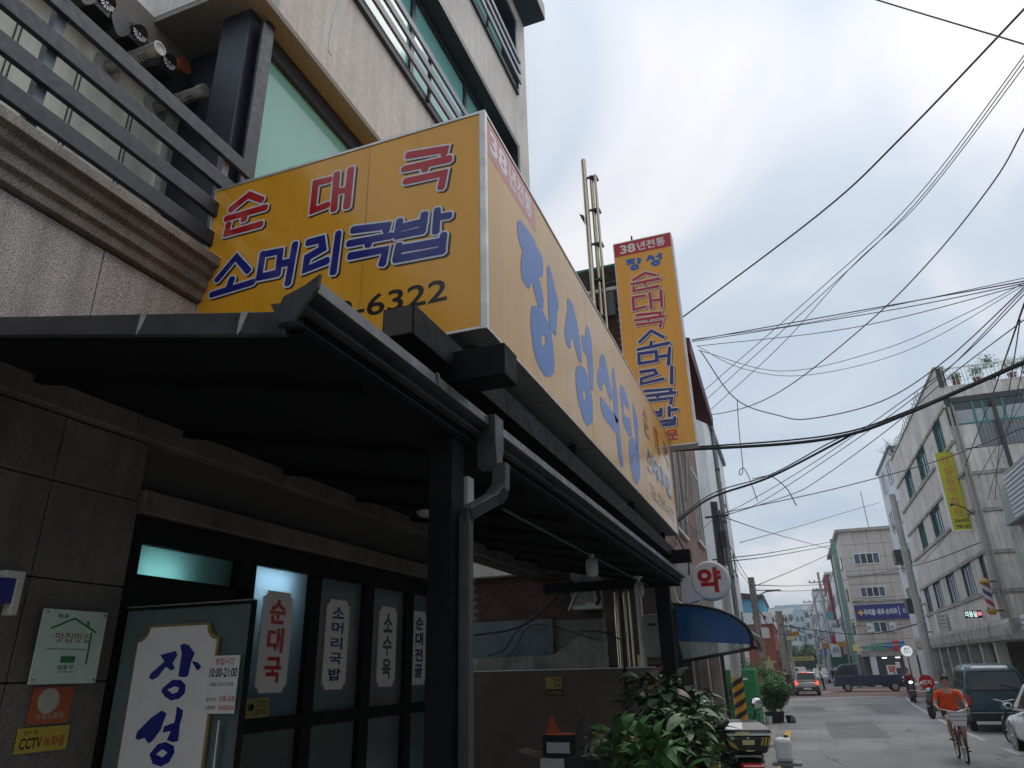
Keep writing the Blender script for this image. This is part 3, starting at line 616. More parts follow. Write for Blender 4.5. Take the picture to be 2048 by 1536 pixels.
# shop front
m = MB('steel_black')
def fr(y0, y1, z0, z1, x0=-4.10, x1=-3.985): m.box(x0, x1, y0, y1, z0, z1)
fr(3.55, 3.62, 0, 2.62); fr(3.62, 8.3, 2.45, 2.62); fr(3.62, 4.70, 2.05, 2.25); fr(4.58, 4.78, 0, 2.449)
for a, b in ((5.54, 5.69), (6.45, 6.62), (7.34, 7.49), (8.1, 8.3)): fr(a, b, 0, 2.449)
for a, b in ((4.78, 5.54), (5.69, 6.45), (6.62, 7.34), (7.49, 8.1)): fr(a, b, 1.2, 1.30); fr(a, b, 0, 0.15)
fr(4.56, 4.58, 2.25, 2.449)
front = m.build('shop_front_frame', rb, bev=0.004)
m = MB('frost_teal'); m.box(-4.055, -4.045, 3.62, 4.56, 2.25, 2.45); m.build('pane', front)
for i, (a, b) in enumerate(((4.78, 5.54), (5.69, 6.45), (6.62, 7.34), (7.49, 8.1))):
    m = MB('frost_blue' if i == 0 else 'frost_dim'); m.box(-4.055, -4.045, a, b, 1.30, 2.45); m.build('pane', front)
    m = MB('frost_dim'); m.box(-4.055, -4.045, a, b, 0.15, 1.2); m.build('pane', front)
m = MB('interior'); m.box(-8, -7.9, 3.5, 8.4, 0, 2.7); m.box(-8, -4.3, 3.40, 3.5, 0, 2.7); m.box(-8, -4.06, 3.4, 8.44, 2.63, 2.7); m.box(-8, -4.06, 8.35, 8.44, 0, 2.7); m.box(-8, -4.0, 3.4, 8.44, -0.02, 0.03)
m.build('room_lining', rb)
for a, b, z in ((3.66, 4.05, 2.27), (4.82, 5.30, 2.35)):
    m = MB('tube_light'); m.tube([(-4.20, a, z), (-4.20, b, z)], 0.016, 8)
    t_ = m.build('fluorescent_lamp'); tag(t_, 'lit fluorescent tube glowing behind the transom over the open door' if a < 4 else 'lit fluorescent tube glowing behind the first shop window', 'lamp')
# open glass door, swung out towards the street
m = MB('steel_black'); dy0, dy1 = 3.585, 3.625
m.box(-4.0, -3.985, dy0, dy1, 0.03, 2.03); m.box(-3.005, -2.99, dy0, dy1, 0.03, 2.03); m.box(-3.985, -3.005, dy0, dy1, 2.012, 2.03); m.box(-3.985, -3.005, dy0, dy1, 0.03, 0.14)
door = m.build('door', rb, bev=0.003)
m = MB('frost_dim'); m.box(-3.985, -3.005, 3.60, 3.61, 0.14, 2.012); m.build('door_glass', door)
m = MB('aluminium'); m.box(-4.0, -2.99, 3.586, 3.624, 2.03, 2.036); m.build('edge_trim', door)
m = MB('chrome'); m.tube([(-3.10, 3.545, 0.75), (-3.10, 3.545, 1.38)], 0.014, 10); m.bar((-3.10, 3.55, 0.8), (-3.10, 3.6, 0.8), 0.02); m.bar((-3.10, 3.55, 1.33), (-3.10, 3.6, 1.33), 0.02); m.build('pull_handle', door, smooth=40)

# ---- lettered plaques and sheets
def notched(u0, u1, v0, v1, r=0.055, n=5):
    P = []
    for cx, cy, a0 in ((u0, v0, 90), (u1, v0, 180), (u1, v1, 270), (u0, v1, 360)):
        P += [(cx+r*math.cos(R(a0-90*j/n)), cy+r*math.sin(R(a0-90*j/n))) for j in range(n+1)]
    return P
DP = Plane((0, 3.575, 0), (1, 0, 0), (0, 0, 1))
t_ = thing('door_plaque', 'large white gold-edged plaque with two blue brush letters on the open glass door', 'plaque', (-3.52, 3.575, 0.45))
m = MB('plaque_gold'); m.prism(notched(-3.835, -3.195, 0.45, 1.915, 0.085), 'y', 3.583, 3.571); m.build('backing', t_)
m = MB('plaque_white'); m.prism(notched(-3.82, -3.21, 0.465, 1.90, 0.085), 'y', 3.5705, 3.565); m.build('face', t_)
for ch in '장성':
    m = MB(); brush(m, DP, DOORB[ch], 'letter_navy', d=0.0115); m.build('lettering', t_, fix=False)
for ch, v0 in (('식', 0.83), ('당', 0.5)):
    m = MB(); text(m, DP, ch, (-3.68, -3.34, v0, v0+0.28), 'letter_navy', 0.0115, 0.05); m.build('lettering', t_, fix=False)
t_ = thing('opening_hours_sheet', 'small white opening hours sheet taped beside the door plaque', 'notice', (-3.12, 3.575, 1.41))
m = MB('white_paint'); m.box(-3.228, -3.017, 3.556, 3.560, 1.413, 1.722); m.build('sheet', t_)
HP = Plane((0, 3.556, 0), (1, 0, 0), (0, 0, 1)); m = MB()
text(m, HP, '영업시간', (-3.19, -3.05, 1.672, 1.708), 'letter_red', 0.001); text(m, HP, '10:00-21:00', (-3.222, -3.024, 1.605, 1.655), 'letter_black', 0.001, 0.02)
text(m, HP, '※재료 소진시 조기마감', (-3.205, -3.04, 1.555, 1.578), 'letter_black', 0.001)
text(m, HP, '15:00-16:30', (-3.13, -3.022, 1.475, 1.505), 'letter_red', 0.001, 0.02); text(m, HP, '준비시간', (-3.222, -3.15, 1.478, 1.498), 'letter_black', 0.001)
text(m, HP, '고정휴무', (-3.222, -3.15, 1.432, 1.455), 'letter_black', 0.001); text(m, HP, '토요일,일요일', (-3.13, -3.022, 1.43, 1.457), 'letter_red', 0.001, 0.02); m.build('lettering', t_, fix=False)
WP = Plane((-4.03, 0, 0), (0, 1, 0), (0, 0, 1))
for txt, y0, y1, mt, lab in (('순대국', 4.96, 5.35, 'letter_red', 'white notched menu plaque with red letters on the brightest shop window'),
        ('소머리국밥', 5.86, 6.24, 'letter_navy', 'white notched menu plaque with five navy letters on the second window'),
        ('소수육', 6.81, 7.18, 'letter_green', 'white notched menu plaque with three green letters on the third window'),
        ('순대전골', 7.53, 7.90, 'letter_navy', 'white notched menu plaque beside the black canopy post, rightmost of four')):
    t_ = thing('menu_plaque', lab, 'plaque', (-3.98, (y0+y1)/2, 1.48), 'menu plaques on the shop windows')
    m = MB('plaque_white'); m.prism(notched(y0, y1, 1.48, 2.27, 0.05), 'x', -4.044, -4.03); m.build('face', t_)
    n = len(txt); hh = 0.68/n
    for i, ch in enumerate(txt):
        m = MB(); text(m, WP, ch, (y0+0.09, y1-0.09, 2.215-hh*(i+1)+0.02, 2.215-hh*i-0.01), mt, 0.002, 0.035); m.build('lettering', t_, fix=False)
def sheet(name, lab, cat, y0, y1, z0, z1, mt, texts, x=-3.99, th=0.006, shear=0):
    t_ = thing(name, lab, cat, (x, (y0+y1)/2, z0)); m = MB(mt); m.box(x-th, x, y0, y1, z0, z1); m.build('sheet', t_)
    P_ = Plane((x, 0, 0), (0, 1, 0), (0, 0, 1)); m = MB()
    for tx, bx, mm, of in texts: text(m, P_, tx, bx, mm, 0.001, of)
    if m.v: m.build('lettering', t_, fix=False)
    return t_, P_
t_, P_ = sheet('certificate_plate', 'pale green award plate with house outline on the stone wall', 'plate', 3.0, 3.42, 1.59, 1.99, 'cert_green',
      [('맛집멋집', (3.10, 3.33, 1.81, 1.865), 'cert_brown', 0.01), ('성동구', (3.15, 3.25, 1.665, 1.69), 'letter_black', 0.01), ('seongdong', (3.15, 3.25, 1.648, 1.658), 'letter_black', 0)], x=-3.95, th=0.012)
m = MB('cert_line')
def cl(a, b, w_=0.009): m.bar((-3.948, *a), (-3.948, *b), w_, 0.003, (1, 0, 0))
cl((3.06, 1.885), (3.20, 1.945)); cl((3.20, 1.945), (3.36, 1.872)); cl((3.33, 1.872), (3.33, 1.695)); cl((3.295, 1.905), (3.295, 1.93), 0.014); cl((3.16, 1.72), (3.25, 1.72), 0.035)
m.build('house_drawing', t_)
m = MB('cert_line'); cl((3.06, 1.775), (3.33, 1.775), 0.003); m.build('rule_line', t_)
m = MB('letter_navy'); text(m, P_, '쉼표', (3.09, 3.16, 1.945, 1.968), 'letter_navy', 0.001); m.build('lettering', t_, fix=False)
for y, z in ((3.02, 1.61), (3.40, 1.61), (3.02, 1.97), (3.40, 1.97)): m = MB('chrome'); m.lathe([(0.008, -0.045), (0.008, 0.006), (0.004, 0.008)], (-3.95, y, z), 8, 'x'); m.build('standoff', t_)
t_, P_ = sheet('orange_poster', 'small faded orange poster below the award plate', 'poster', 3.07, 3.32, 1.385, 1.575, 'poster_orange', [('서울', (3.12, 3.22, 1.49, 1.53), 'letter_black', 0.0), ('사랑상품권', (3.11, 3.28, 1.41, 1.44), 'poster_cream', 0.0)])
m = MB('poster_cream'); m.lathe([(0.0, 0.0), (0.066, 0.0)], (-3.9885, 3.17, 1.503), 20, 'x'); m.build('pale_disc', t_)
sheet('camera_notice', 'yellow CCTV notice lowest on the stone wall beside the door', 'notice', 3.03, 3.34, 1.245, 1.37, 'yellow_sticker',
      [('CCTV', (3.05, 3.18, 1.265, 1.32), 'letter_black', 0.02), ('녹화중', (3.19, 3.32, 1.265, 1.32), 'letter_red', 0.01), ('안내', (3.06, 3.14, 1.335, 1.357), 'letter_black', 0)])
t_, P_ = sheet('camera_sticker', 'dim yellow CCTV sticker at the foot of the first shop window', 'notice', 4.81, 5.09, 1.31, 1.45, 'paper_dark',
      [('CCTV', (4.93, 5.07, 1.385, 1.43), 'letter_black', 0.01), ('촬영중', (4.93, 5.07, 1.33, 1.37), 'letter_black', 0.01)], x=-3.98)
m = MB('letter_black'); m.box(-3.979, -3.977, 4.84, 4.90, 1.36, 1.41); m.tube([(-3.979, 4.89, 1.385), (-3.977, 4.89, 1.385)], 0.02, 10); m.build('camera_picture', t_)
m = MB('pvc'); m.box(-4.0, -3.93, 2.72, 2.83, 2.13, 2.17); m.box(-4.0, -3.93, 2.79, 2.83, 1.94, 2.13); m.m('letter_navy').box(-3.99, -3.94, 2.5, 2.79, 2.0, 2.13)
o = m.build('wall_display_frame', bev=0.004); tag(o, 'pale frame corner of a wall display at the left picture edge', 'frame')

# ================================================================== black steel canopy
cn = thing('shop_canopy', 'black steel lean-to canopy with stepped gutter along the shop front', 'canopy', (-1.6, 7, 0))
def cz(x): return 2.94+(-1.63-x)*0.19
Y0, Y1 = 2.0, 12.3
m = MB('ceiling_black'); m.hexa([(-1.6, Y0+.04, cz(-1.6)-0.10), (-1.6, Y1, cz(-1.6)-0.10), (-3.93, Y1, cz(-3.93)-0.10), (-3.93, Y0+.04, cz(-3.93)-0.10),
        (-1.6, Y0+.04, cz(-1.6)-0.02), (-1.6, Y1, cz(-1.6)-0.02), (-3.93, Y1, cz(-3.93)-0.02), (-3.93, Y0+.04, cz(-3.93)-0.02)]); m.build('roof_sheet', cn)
m = MB('gutter'); m.hexa([(-1.66, Y0, cz(-1.66)-0.12), (-1.66, Y0+.035, cz(-1.66)-0.12), (-4.0, Y0+.035, cz(-4)-0.12), (-4.0, Y0, cz(-4)-0.12),
        (-1.66, Y0, cz(-1.66)-0.02), (-1.66, Y0+.035, cz(-1.66)-0.02), (-4.0, Y0+.035, cz(-4)-0.02), (-4.0, Y0, cz(-4)-0.02)]); fas = m.build('side_fascia', cn, bev=0.004)
for x in (-2.42, -1.87):
    z = cz(x); m = MB('caulk')
    m.prism([(x-0.015, z-0.022), (x+0.02, z-0.02), (x+0.012, z-0.05), (x-0.004, z-0.10), (x-0.022, z-0.118), (x-0.02, z-0.07)], 'y', Y0-0.004, Y0+0.001); m.build('sealant_smear', fas)
# stepped gutter
prof = [(-1.69, 2.862), (-1.598, 2.862), (-1.615, 2.908), (-1.552, 2.912), (-1.572, 2.960), (-1.508, 2.964), (-1.520, 3.03), (-1.67, 2.985), (-1.69, 2.94)]
m = MB('gutter'); m.prism(prof, 'y', Y0-0.02, Y1); gut = m.build('gutter', cn, bev=0.003)
m = MB('gutter'); m.prism([(-1.66, 2.858), (-1.60, 2.858), (-1.50, 2.98), (-1.495, 3.038), (-1.66, 2.945), (-1.715, 2.95), (-1.70, 2.925)], 'y', Y0-0.035, Y0-0.0205); m.build('end_cap', gut)
m = MB('gutter')
for y, z in ((3.05, 3.012), (3.05, 2.948), (3.2, 3.012), (3.2, 2.948), (3.68, 3.012), (3.92, 3.012), (4.3, 3.012), (4.3, 2.948), (6.4, 3.012), (6.4, 2.948), (8.9, 3.012)): m.ball((-1.516 if z > 2.96 else -1.566, y, z), 0.006, 6, 4)
m.build('rivet', gut); m = MB('gutter'); m.hexa([(-1.51, 3.02, 2.962), (-1.502, 3.02, 2.962), (-1.502, 3.05, 2.962), (-1.51, 3.05, 2.962), (-1.522, 3.02, 3.04), (-1.512, 3.02, 3.04), (-1.512, 3.05, 3.04), (-1.522, 3.05, 3.04)]); m.build('joint_cover', gut)
# downpipe with elbow
m = MB('gutter'); m.prism([(3.73, 3.04), (3.87, 3.04), (3.87, 2.86), (3.85, 2.80), (3.84, 2.72), (3.75, 2.72), (3.74, 2.80), (3.73, 2.88)], 'x', -1.60, -1.475)
m.bar((-1.465, 3.795, 2.74), (-1.47, 3.79, 2.58), 0.075, 0.085, (1, 0, 0)); m.bar((-1.47, 3.79, 2.60), (-1.50, 3.72, 2.51), 0.073, 0.083, (1, 0, 0)); m.bar((-1.495, 3.73, 2.52), (-1.58, 3.55, 2.41), 0.07, 0.08, (1, 0, 0))
for k in range(5):
    t = k/5; m.bar((-1.468-0.02*t, 3.788-0.05*t, 2.585-0.06*t), (-1.472-0.02*t, 3.782-0.05*t, 2.577-0.06*t), 0.08, 0.09, (1, 0, 0))
m.bar((-1.58, 3.56, 2.43), (-1.585, 3.545, 2.36), 0.065, 0.065); m.box(-1.612, -1.55, 3.515, 3.575, 0, 2.40); dp = m.build('downpipe', cn, bev=0.004)
m = MB('pvc'); m.box(-1.66, -1.625, 3.68, 3.76, 2.49, 2.66); m.box(-1.655, -1.61, 3.60, 3.64, 2.36, 2.42); m.build('pipe_clip', cn, bev=0.006)
for (x0, x1, y0, y1) in ((-1.76, -1.62, 3.44, 3.60), (-1.98, -1.76, 11.95, 12.15), (-1.80, -1.66, 7.75, 7.9)):
    if y0 == 7.75: continue
    m = MB('steel_black'); m.box(x0, x1, y0, y1, 0, cz(x1)-0.09); m.build('post', cn, bev=0.004)
m = MB('steel_black'); m.box(-3.95, -1.6, 12.16, 12.28, 2.84, 2.99); m.build('end_beam', cn)
m = MB('steel_black'); m.box(-1.81, -1.62, 2.95, 12.2, 3.25, 3.43); m.build('long_beam', cn, bev=0.004)
m = MB('joint'); m.box(-1.80, -1.63, 2.945, 2.9495, 3.26, 3.42); m.build('beam_hollow', cn)
m = MB('steel_black'); m.box(-3.3, -1.30, 3.45, 3.66, 3.165, 3.36); m.build('cross_beam', cn, bev=0.004)
m = MB('steel_black'); m.box(-3.3, -1.34, 11.8, 12.0, 3.165, 3.36); m.build('cross_beam', cn, bev=0.004)
for y in (4.0, 6.4, 9.2, 11.7): m = MB('steel_black'); m.bar((-1.72, y, 3.42), (-1.72, y, 3.63), 0.06); m.bar((-1.72, y, 3.59), (-2.6, y+0.3, 3.59), 0.05); m.build('sign_bracket', cn)
for k in range(9):
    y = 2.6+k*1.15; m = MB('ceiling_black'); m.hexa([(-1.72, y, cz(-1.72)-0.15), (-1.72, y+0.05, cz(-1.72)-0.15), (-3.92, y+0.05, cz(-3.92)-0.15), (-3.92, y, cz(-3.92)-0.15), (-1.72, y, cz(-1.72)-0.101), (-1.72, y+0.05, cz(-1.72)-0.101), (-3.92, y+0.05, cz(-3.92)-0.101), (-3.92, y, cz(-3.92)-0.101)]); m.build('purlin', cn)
m = MB('cable_grey'); m.tube([(-2.12, 5.5, 2.865), (-2.12, 12.1, 2.865)], 0.013, 8); m.build('conduit', cn)
for y, lab in ((8.45, 'white jar-shaped lamp hanging under the canopy, nearer of two'), (11.35, 'white jar-shaped lamp hanging under the canopy by the far post')):
    t_ = thing('canopy_lamp', lab, 'lamp', (-2.12, y, 2.7), 'jar lamps under the canopy')
    m = MB('white_plastic'); m.lathe([(0.07, 2.93), (0.075, 2.915), (0.03, 2.885), (0.025, 2.84), (0.06, 2.82)], (-2.12, y, 0), 16); m.build('lamp_holder', t_, smooth=50)
    m = MB('bulb_glass'); m.lathe([(0.062, 2.82), (0.072, 2.80), (0.075, 2.74), (0.072, 2.66), (0.05, 2.62), (0.0, 2.615)], (-2.12, y, 0), 16); m.build('glass_jar', t_, smooth=50)
m = MB('bulb_glass'); m.lathe([(0.0, -0.05), (0.12, -0.04), (0.15, 0.0)], (-3.35, 6.6, cz(-3.35)-0.105), 20); o = m.build('ceiling_lamp', smooth=50); tag(o, 'flat round unlit lamp on the black canopy ceiling', 'lamp')

# ================================================================== big yellow box sign
SX, SY0, SY1, SZ0, SZ1 = -1.54, 3.76, 12.2, 3.65, 5.42
sg = thing('shop_sign', 'large yellow box sign above the canopy with red and blue letters', 'sign', (-2.7, 8, SZ0))
m = MB('sign_yellow'); m.box(-3.985, SX, SY0, SY1, SZ0+0.012, SZ1-0.012); m.build('light_box', sg)
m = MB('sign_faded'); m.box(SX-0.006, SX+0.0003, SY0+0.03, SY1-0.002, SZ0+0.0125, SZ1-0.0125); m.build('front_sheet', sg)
m = MB('sign_under'); m.box(-3.98, SX-0.005, SY0+0.005, SY1-0.005, SZ0+0.0, SZ0+0.011)
m.build('underside_panel', sg)
m = MB('joint')
for y in (5.2, 6.65, 8.1, 9.5, 10.9): m.box(-3.9, SX-0.01, y, y+0.008, SZ0-0.003, SZ0-0.001)
m.box(-1.87, -1.86, SY0+.02, SY1-.02, SZ0-0.005, SZ0-0.0035); m.build('panel_seam', sg)
m = MB('aluminium'); e_ = 0.018
m.box(SX-0.035, SX+0.010, SY0-0.010, SY0+0.035, SZ0-0.012, SZ1+0.012)
m.box(-4.0, SX-0.036, SY0-0.008, SY0+0.02, SZ1-0.012, SZ1+0.012); m.box(-4.0, SX-0.036, SY0-0.008, SY0+0.02, SZ0-0.008, SZ0+0.012); m.box(-4.0, -3.985, SY0-0.008, SY0+0.02, SZ0+0.013, SZ1-0.013)
m.box(SX-0.02, SX+0.008, SY0+0.036, SY1, SZ1-0.012, SZ1+0.012); m.box(SX-0.02, SX+0.008, SY0+0.036, SY1, SZ0-0.008, SZ0+0.012); m.box(SX-0.02, SX+0.008, SY1, SY1+0.02, SZ0, SZ1)
m.build('edge_trim', sg, bev=0.003)
EP = Plane((0, SY0-0.0005, 0), (1, 0, 0), (0, 0, 1)); LP_ = Plane((SX+0.0005, 0, 0), (0, 1, 0), (0, 0, 1))
for i, (ch, bx, mt) in enumerate((('순', (-3.831, -3.448, 4.94, 5.273), 'letter_red'), ('대', (-2.98, -2.659, 4.894, 5.229), 'letter_red'), ('국', (-2.184, -1.818, 4.842, 5.21), 'letter_red'),
        ('소', (-3.857, -3.477, 4.39, 4.688), 'letter_navy'), ('머', (-3.416, -3.111, 4.333, 4.662), 'letter_navy'), ('리', (-2.992, -2.725, 4.335, 4.66), 'letter_navy'),
        ('국', (-2.62, -2.275, 4.31, 4.66), 'letter_navy'), ('밥', (-2.222, -1.814, 4.299, 4.641), 'letter_navy'))):
    m = MB(); glyph(m, EP, ch, bx, mt, hw=0.031, rim=0.015, seed=i); m.build('lettering', sg, fix=False)
m = MB(); text(m, EP, '2249-6322', (-3.18, -1.82, 3.905, 4.075), 'letter_black', 0.002, 0.012); m.build('phone_number', sg, fix=False)
m = MB('sign_red'); m.poly([LP_.p(3.80, 5.085, 0.001), LP_.p(4.90, 5.085, 0.001), LP_.p(4.90, 5.404, 0.001), LP_.p(3.80, 5.404, 0.001)]); m.build('red_panel', sg, fix=False)
m = MB(); text(m, LP_, '38', (3.86, 4.22, 5.145, 5.345), 'letter_white', 0.002, 0.03); text(m, LP_, '년전통', (4.26, 4.80, 5.14, 5.34), 'letter_white', 0.002, 0.025); m.build('lettering', sg, fix=False)
for ch in '장성식당':
    m = MB(); brush(m, LP_, BRUSH[ch], 'letter_faded', 0.002); m.build('lettering', sg, fix=False)
for i, (ch, y0, y1) in enumerate((('순', 9.75, 10.05), ('대', 10.65, 10.95), ('국', 11.55, 11.9))):
    m = MB(); glyph(m, LP_, ch, (y0, y1, 4.75, 5.12), 'letter_red', hw=0.026, rim=0.012, seed=i); m.build('lettering', sg, fix=False)
for i, ch in enumerate('소머리국밥'):
    m = MB(); glyph(m, LP_, ch, (9.72+i*0.44, 10.05+i*0.44, 4.21, 4.5), 'letter_navy', hw=0.026, rim=0.012, seed=i); m.build('lettering', sg, fix=False)
m = MB(); text(m, LP_, 'TEL.2249-6322', (9.68, 11.9, 3.80, 4.0), 'letter_black', 0.002, 0.005); m.build('phone_number', sg, fix=False)

# ================================================================== tall projecting sign
vs_ = thing('projecting_sign', 'tall narrow yellow blade sign with red top band beyond the box sign', 'sign', (-1.71, 13, 5.43))
m = MB('sign_yellow'); m.box(-2.31, -1.12, 12.9, 13.22, 5.44, 10.0); m.build('light_box', vs_)
m = MB('aluminium'); m.box(-2.33, -2.311, 12.893, 13.23, 5.43, 10.012); m.box(-1.119, -1.10, 12.893, 13.23, 5.43, 10.012); m.box(-2.311, -1.119, 12.893, 13.23, 5.415, 5.439); m.box(-2.311, -1.119, 12.893, 13.23, 10.001, 10.02)
m.build('edge_trim', vs_)
m = MB('white_paint'); m.box(-1.099, -1.096, 12.92, 13.2, 5.5, 9.95); m.build('side_panel', vs_)
m = MB('dark_metal'); m.tube([(-1.95, 13.1, 10.0), (-1.95, 13.1, 10.25)], 0.02, 8); m.build('top_rod', vs_)
for z in (6.4, 9.2): m = MB('dark_metal'); m.bar((-2.33, 13.05, z), (-2.7, 13.05, z), 0.05); m.build('mounting_bar', vs_)
VP = Plane((0, 12.8995, 0), (1, 0, 0), (0, 0, 1))
m = MB('sign_red'); m.poly([VP.p(-2.31, 9.68, 0.001), VP.p(-1.12, 9.68, 0.001), VP.p(-1.12, 10.0, 0.001), VP.p(-2.31, 10.0, 0.001)]); m.build('red_panel', vs_, fix=False)
m = MB(); text(m, VP, '38', (-2.19, -1.86, 9.735, 9.945), 'letter_white', 0.002, 0.03); text(m, VP, '년전통', (-1.82, -1.24, 9.74, 9.945), 'letter_white', 0.002, 0.02); m.build('lettering', vs_, fix=False)
for ch, u0, u1 in (('장', -2.09, -1.75), ('성', -1.67, -1.33)):
    a = BRUSH[ch]; xs = [p[0] for s_ in a for p in s_[0]]; zs = [p[1] for s_ in a for p in s_[0]]
    f = lambda p, a0=min(xs), a1=max(xs), b0=min(zs), b1=max(zs): (u0+(p[0]-a0)/(a1-a0)*(u1-u0), 9.28+(p[1]-b0)/(b1-b0)*0.30)
    m = MB(); brush(m, VP, a, 'letter_blue', 0.002, f); m.build('lettering', vs_, fix=False)
for i, (ch, z0, z1) in enumerate((('순', 8.80, 9.17), ('대', 8.33, 8.69), ('국', 7.90, 8.24))):
    m = MB(); glyph(m, VP, ch, (-2.02, -1.44, z0, z1), 'letter_red', hw=0.032, rim=0.018, seed=i); m.build('lettering', vs_, fix=False)
for i, (ch, z0, z1) in enumerate((('소', 7.48, 7.84), ('머', 7.06, 7.40), ('리', 6.66, 7.0), ('국', 6.26, 6.58), ('밥', 5.84, 6.18))):
    m = MB(); glyph(m, VP, ch, (-2.02, -1.40, z0, z1), 'letter_navy', hw=0.034, rim=0.018, seed=i+4); m.build('lettering', vs_, fix=False)
m = MB(); text(m, VP, '전문', (-1.90, -1.42, 5.53, 5.74), 'letter_red', 0.002, 0.03); m.build('lettering', vs_, fix=False)

# seams and rivets where the sign sheets meet, grime runs on the frame
for y in (6.55, 9.42):
    m = MB('plaque_gold'); m.poly([LP_.p(y, 3.67, 0.0012), LP_.p(y+0.006, 3.67, 0.0012), LP_.p(y+0.006, 5.40, 0.0012), LP_.p(y, 5.40, 0.0012)]); m.build('sheet_seam', sg, fix=False)
m = MB('plaque_gold'); m.poly([EP.p(-2.50, 3.67, 0.001), EP.p(-2.496, 3.67, 0.001), EP.p(-2.496, 5.40, 0.001), EP.p(-2.50, 5.40, 0.001)]); m.build('sheet_seam', sg, fix=False)
vs_.scale = (0.957, 0.957, 0.957); vs_.location = Vector((0, 0, 1.6))+(Vector((-1.71, 13, 5.43))-Vector((0, 0, 1.6)))*0.957

# ================================================================== ground and road
def gz(y): return 0.0 if y < 3 else (-0.4*(y-3)/15 if y < 18 else -0.4)
def strip(name, x0, x1, ys_, dz, mt, cols=1):
    m = MB(mt)
    for a, b in zip(ys_, ys_[1:]): m.poly([(x0, a, gz(a)+dz), (x1, a, gz(a)+dz), (x1, b, gz(b)+dz), (x0, b, gz(b)+dz)])
    return struct(name, m, fix=False)
YS = [-60, -20, 3, 6, 10, 14, 18, 40, 80, 200, 900]
m = MB('pavement')
for a, b in zip(YS, YS[1:]): m.poly([(-500, a, gz(a)-0.03), (500, a, gz(a)-0.03), (500, b, gz(b)-0.03), (-500, b, gz(b)-0.03)])
struct('ground', m, fix=False)
strip('pavement', -3.2, -0.62, [-60, 3, 6, 10, 14, 18, 300], 0.0, 'pavement')
strip('road', -0.95, 8.2, [-60, 3, 6, 10, 14, 18, 52], 0.006, 'asphalt')
strip('road_far', -1.2, 5.2, [52, 74, 320], 0.004, 'asphalt')
m = MB('asphalt_red'); m.poly([(-30, 52.6, -0.392), (40, 52.6, -0.392), (40, 72, -0.392), (-30, 72, -0.392)]); struct('crossing_road', m, fix=False)
m = MB('concrete'); m.box(-9, -1.15, -8, 12.35, -0.6, 0.02); struct('shop_apron', m, bev=0.01)
def dash(x, y0, y1, w_=0.15, mt='line_yellow', lab=None):
    m = MB(mt); m.poly([(x-w_/2, y0, gz(y0)+0.010), (x+w_/2, y0, gz(y0)+0.010), (x+w_/2, y1, gz(y1)+0.010), (x-w_/2, y1, gz(y1)+0.010)])
    return struct('road_marking', m, fix=False)
for a, b in ((4.6, 6.6), (9.2, 11.6), (16.2, 19.4), (23.2, 27.0), (31.5, 35)): dash(-0.60, a, b, 0.17)
m = MB('line_white')
pts = [(-0.5, 49.6), (0.8, 51.2), (2.6, 52.3), (4.4, 52.9), (5.8, 53.1)]
for (xa, ya), (xb, yb) in zip(pts, pts[1:]): m.poly([(xa, ya, -0.388), (xb, yb, -0.388), (xb, yb+0.75, -0.388), (xa, ya+0.75, -0.388)])
struct('stop_line', m, fix=False)
m = MB('line_white')
pts = [(5.9, 52.5), (5.1, 43), (4.75, 36), (4.45, 29.5), (4.35, 24)]
for (xa, ya), (xb, yb) in zip(pts, pts[1:]): m.poly([(xa-0.07, ya, -0.388), (xa+0.07, ya, -0.388), (xb+0.07, yb, -0.388), (xb-0.07, yb, -0.388)])
struct('edge_line', m, fix=False)
dash(4.55, 20.6, 22.0, 0.5, 'line_white'); dash(1.75, 61.5, 62.5, 0.6, 'line_white')
m = MB('line_white'); m.poly([(0.0, 13.9, gz(13.9)+.010), (0.9, 13.95, gz(13.95)+.010), (0.9, 14.0, gz(14)+.010), (0.0, 13.98, gz(13.98)+.010)]); struct('worn_marking', m, fix=False)
# iron covers in the road
for x, y in ((1.2, 30), (2.6, 44)):
    m = MB('dark_metal'); m.lathe([(0.32, 0.0), (0.32, 0.004), (0.30, 0.005)], (x, y, gz(y)+0.008), 20); o = m.build('manhole_cover'); tag(o, 'round iron cover in the road '+('behind the cyclist' if y == 30 else 'before the crossing'), 'manhole cover')

# ================================================================== brick neighbour with the pharmacy
bb = thing('brick_building', 'dark red brick building with shingled roof edge beside the restaurant', 'building', (-4, 17, 0))
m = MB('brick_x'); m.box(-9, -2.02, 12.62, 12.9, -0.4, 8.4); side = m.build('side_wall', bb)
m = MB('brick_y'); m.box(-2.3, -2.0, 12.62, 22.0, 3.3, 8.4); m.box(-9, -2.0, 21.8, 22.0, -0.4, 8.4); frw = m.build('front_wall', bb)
m = MB('mortar'); m.box(-6, -2.78, 12.612, 12.619, 1.7, 3.35); m.build('mortar_bed', side); m = MB('mortar'); m.box(-3.0, -2.03, 12.612, 12.619, 5.2, 8.35); m.build('mortar_bed', side)
bmesh_ = []
for mt in ('brick', 'brick_b'):
    q = MB(mt); q.box(-0.095, 0.095, -0.012, 0.012, -0.0285, 0.0285); bmesh_.append(q.mesh('brick'))
def bricks(x0, x1, z0, z1):
    r_ = 0; z = z0
    while z < z1-0.03:
        x = x0+(0.1 if r_ % 2 else 0.0)
        while x < x1-0.06:
            piece('brick', random.choice(bmesh_), side, (x+0.095, 12.606+random.uniform(-0.003, 0.003), z+0.03)); x += 0.2
        z += 0.067; r_ += 1
bricks(-5.5, -2.85, 2.42, 3.22); bricks(-2.72, -2.28, 5.6, 8.3)
m = MB('maroon_paint'); m.box(-9, -1.95, 12.55, 22.1, 8.4, 8.70); m.build('painted_band', bb)
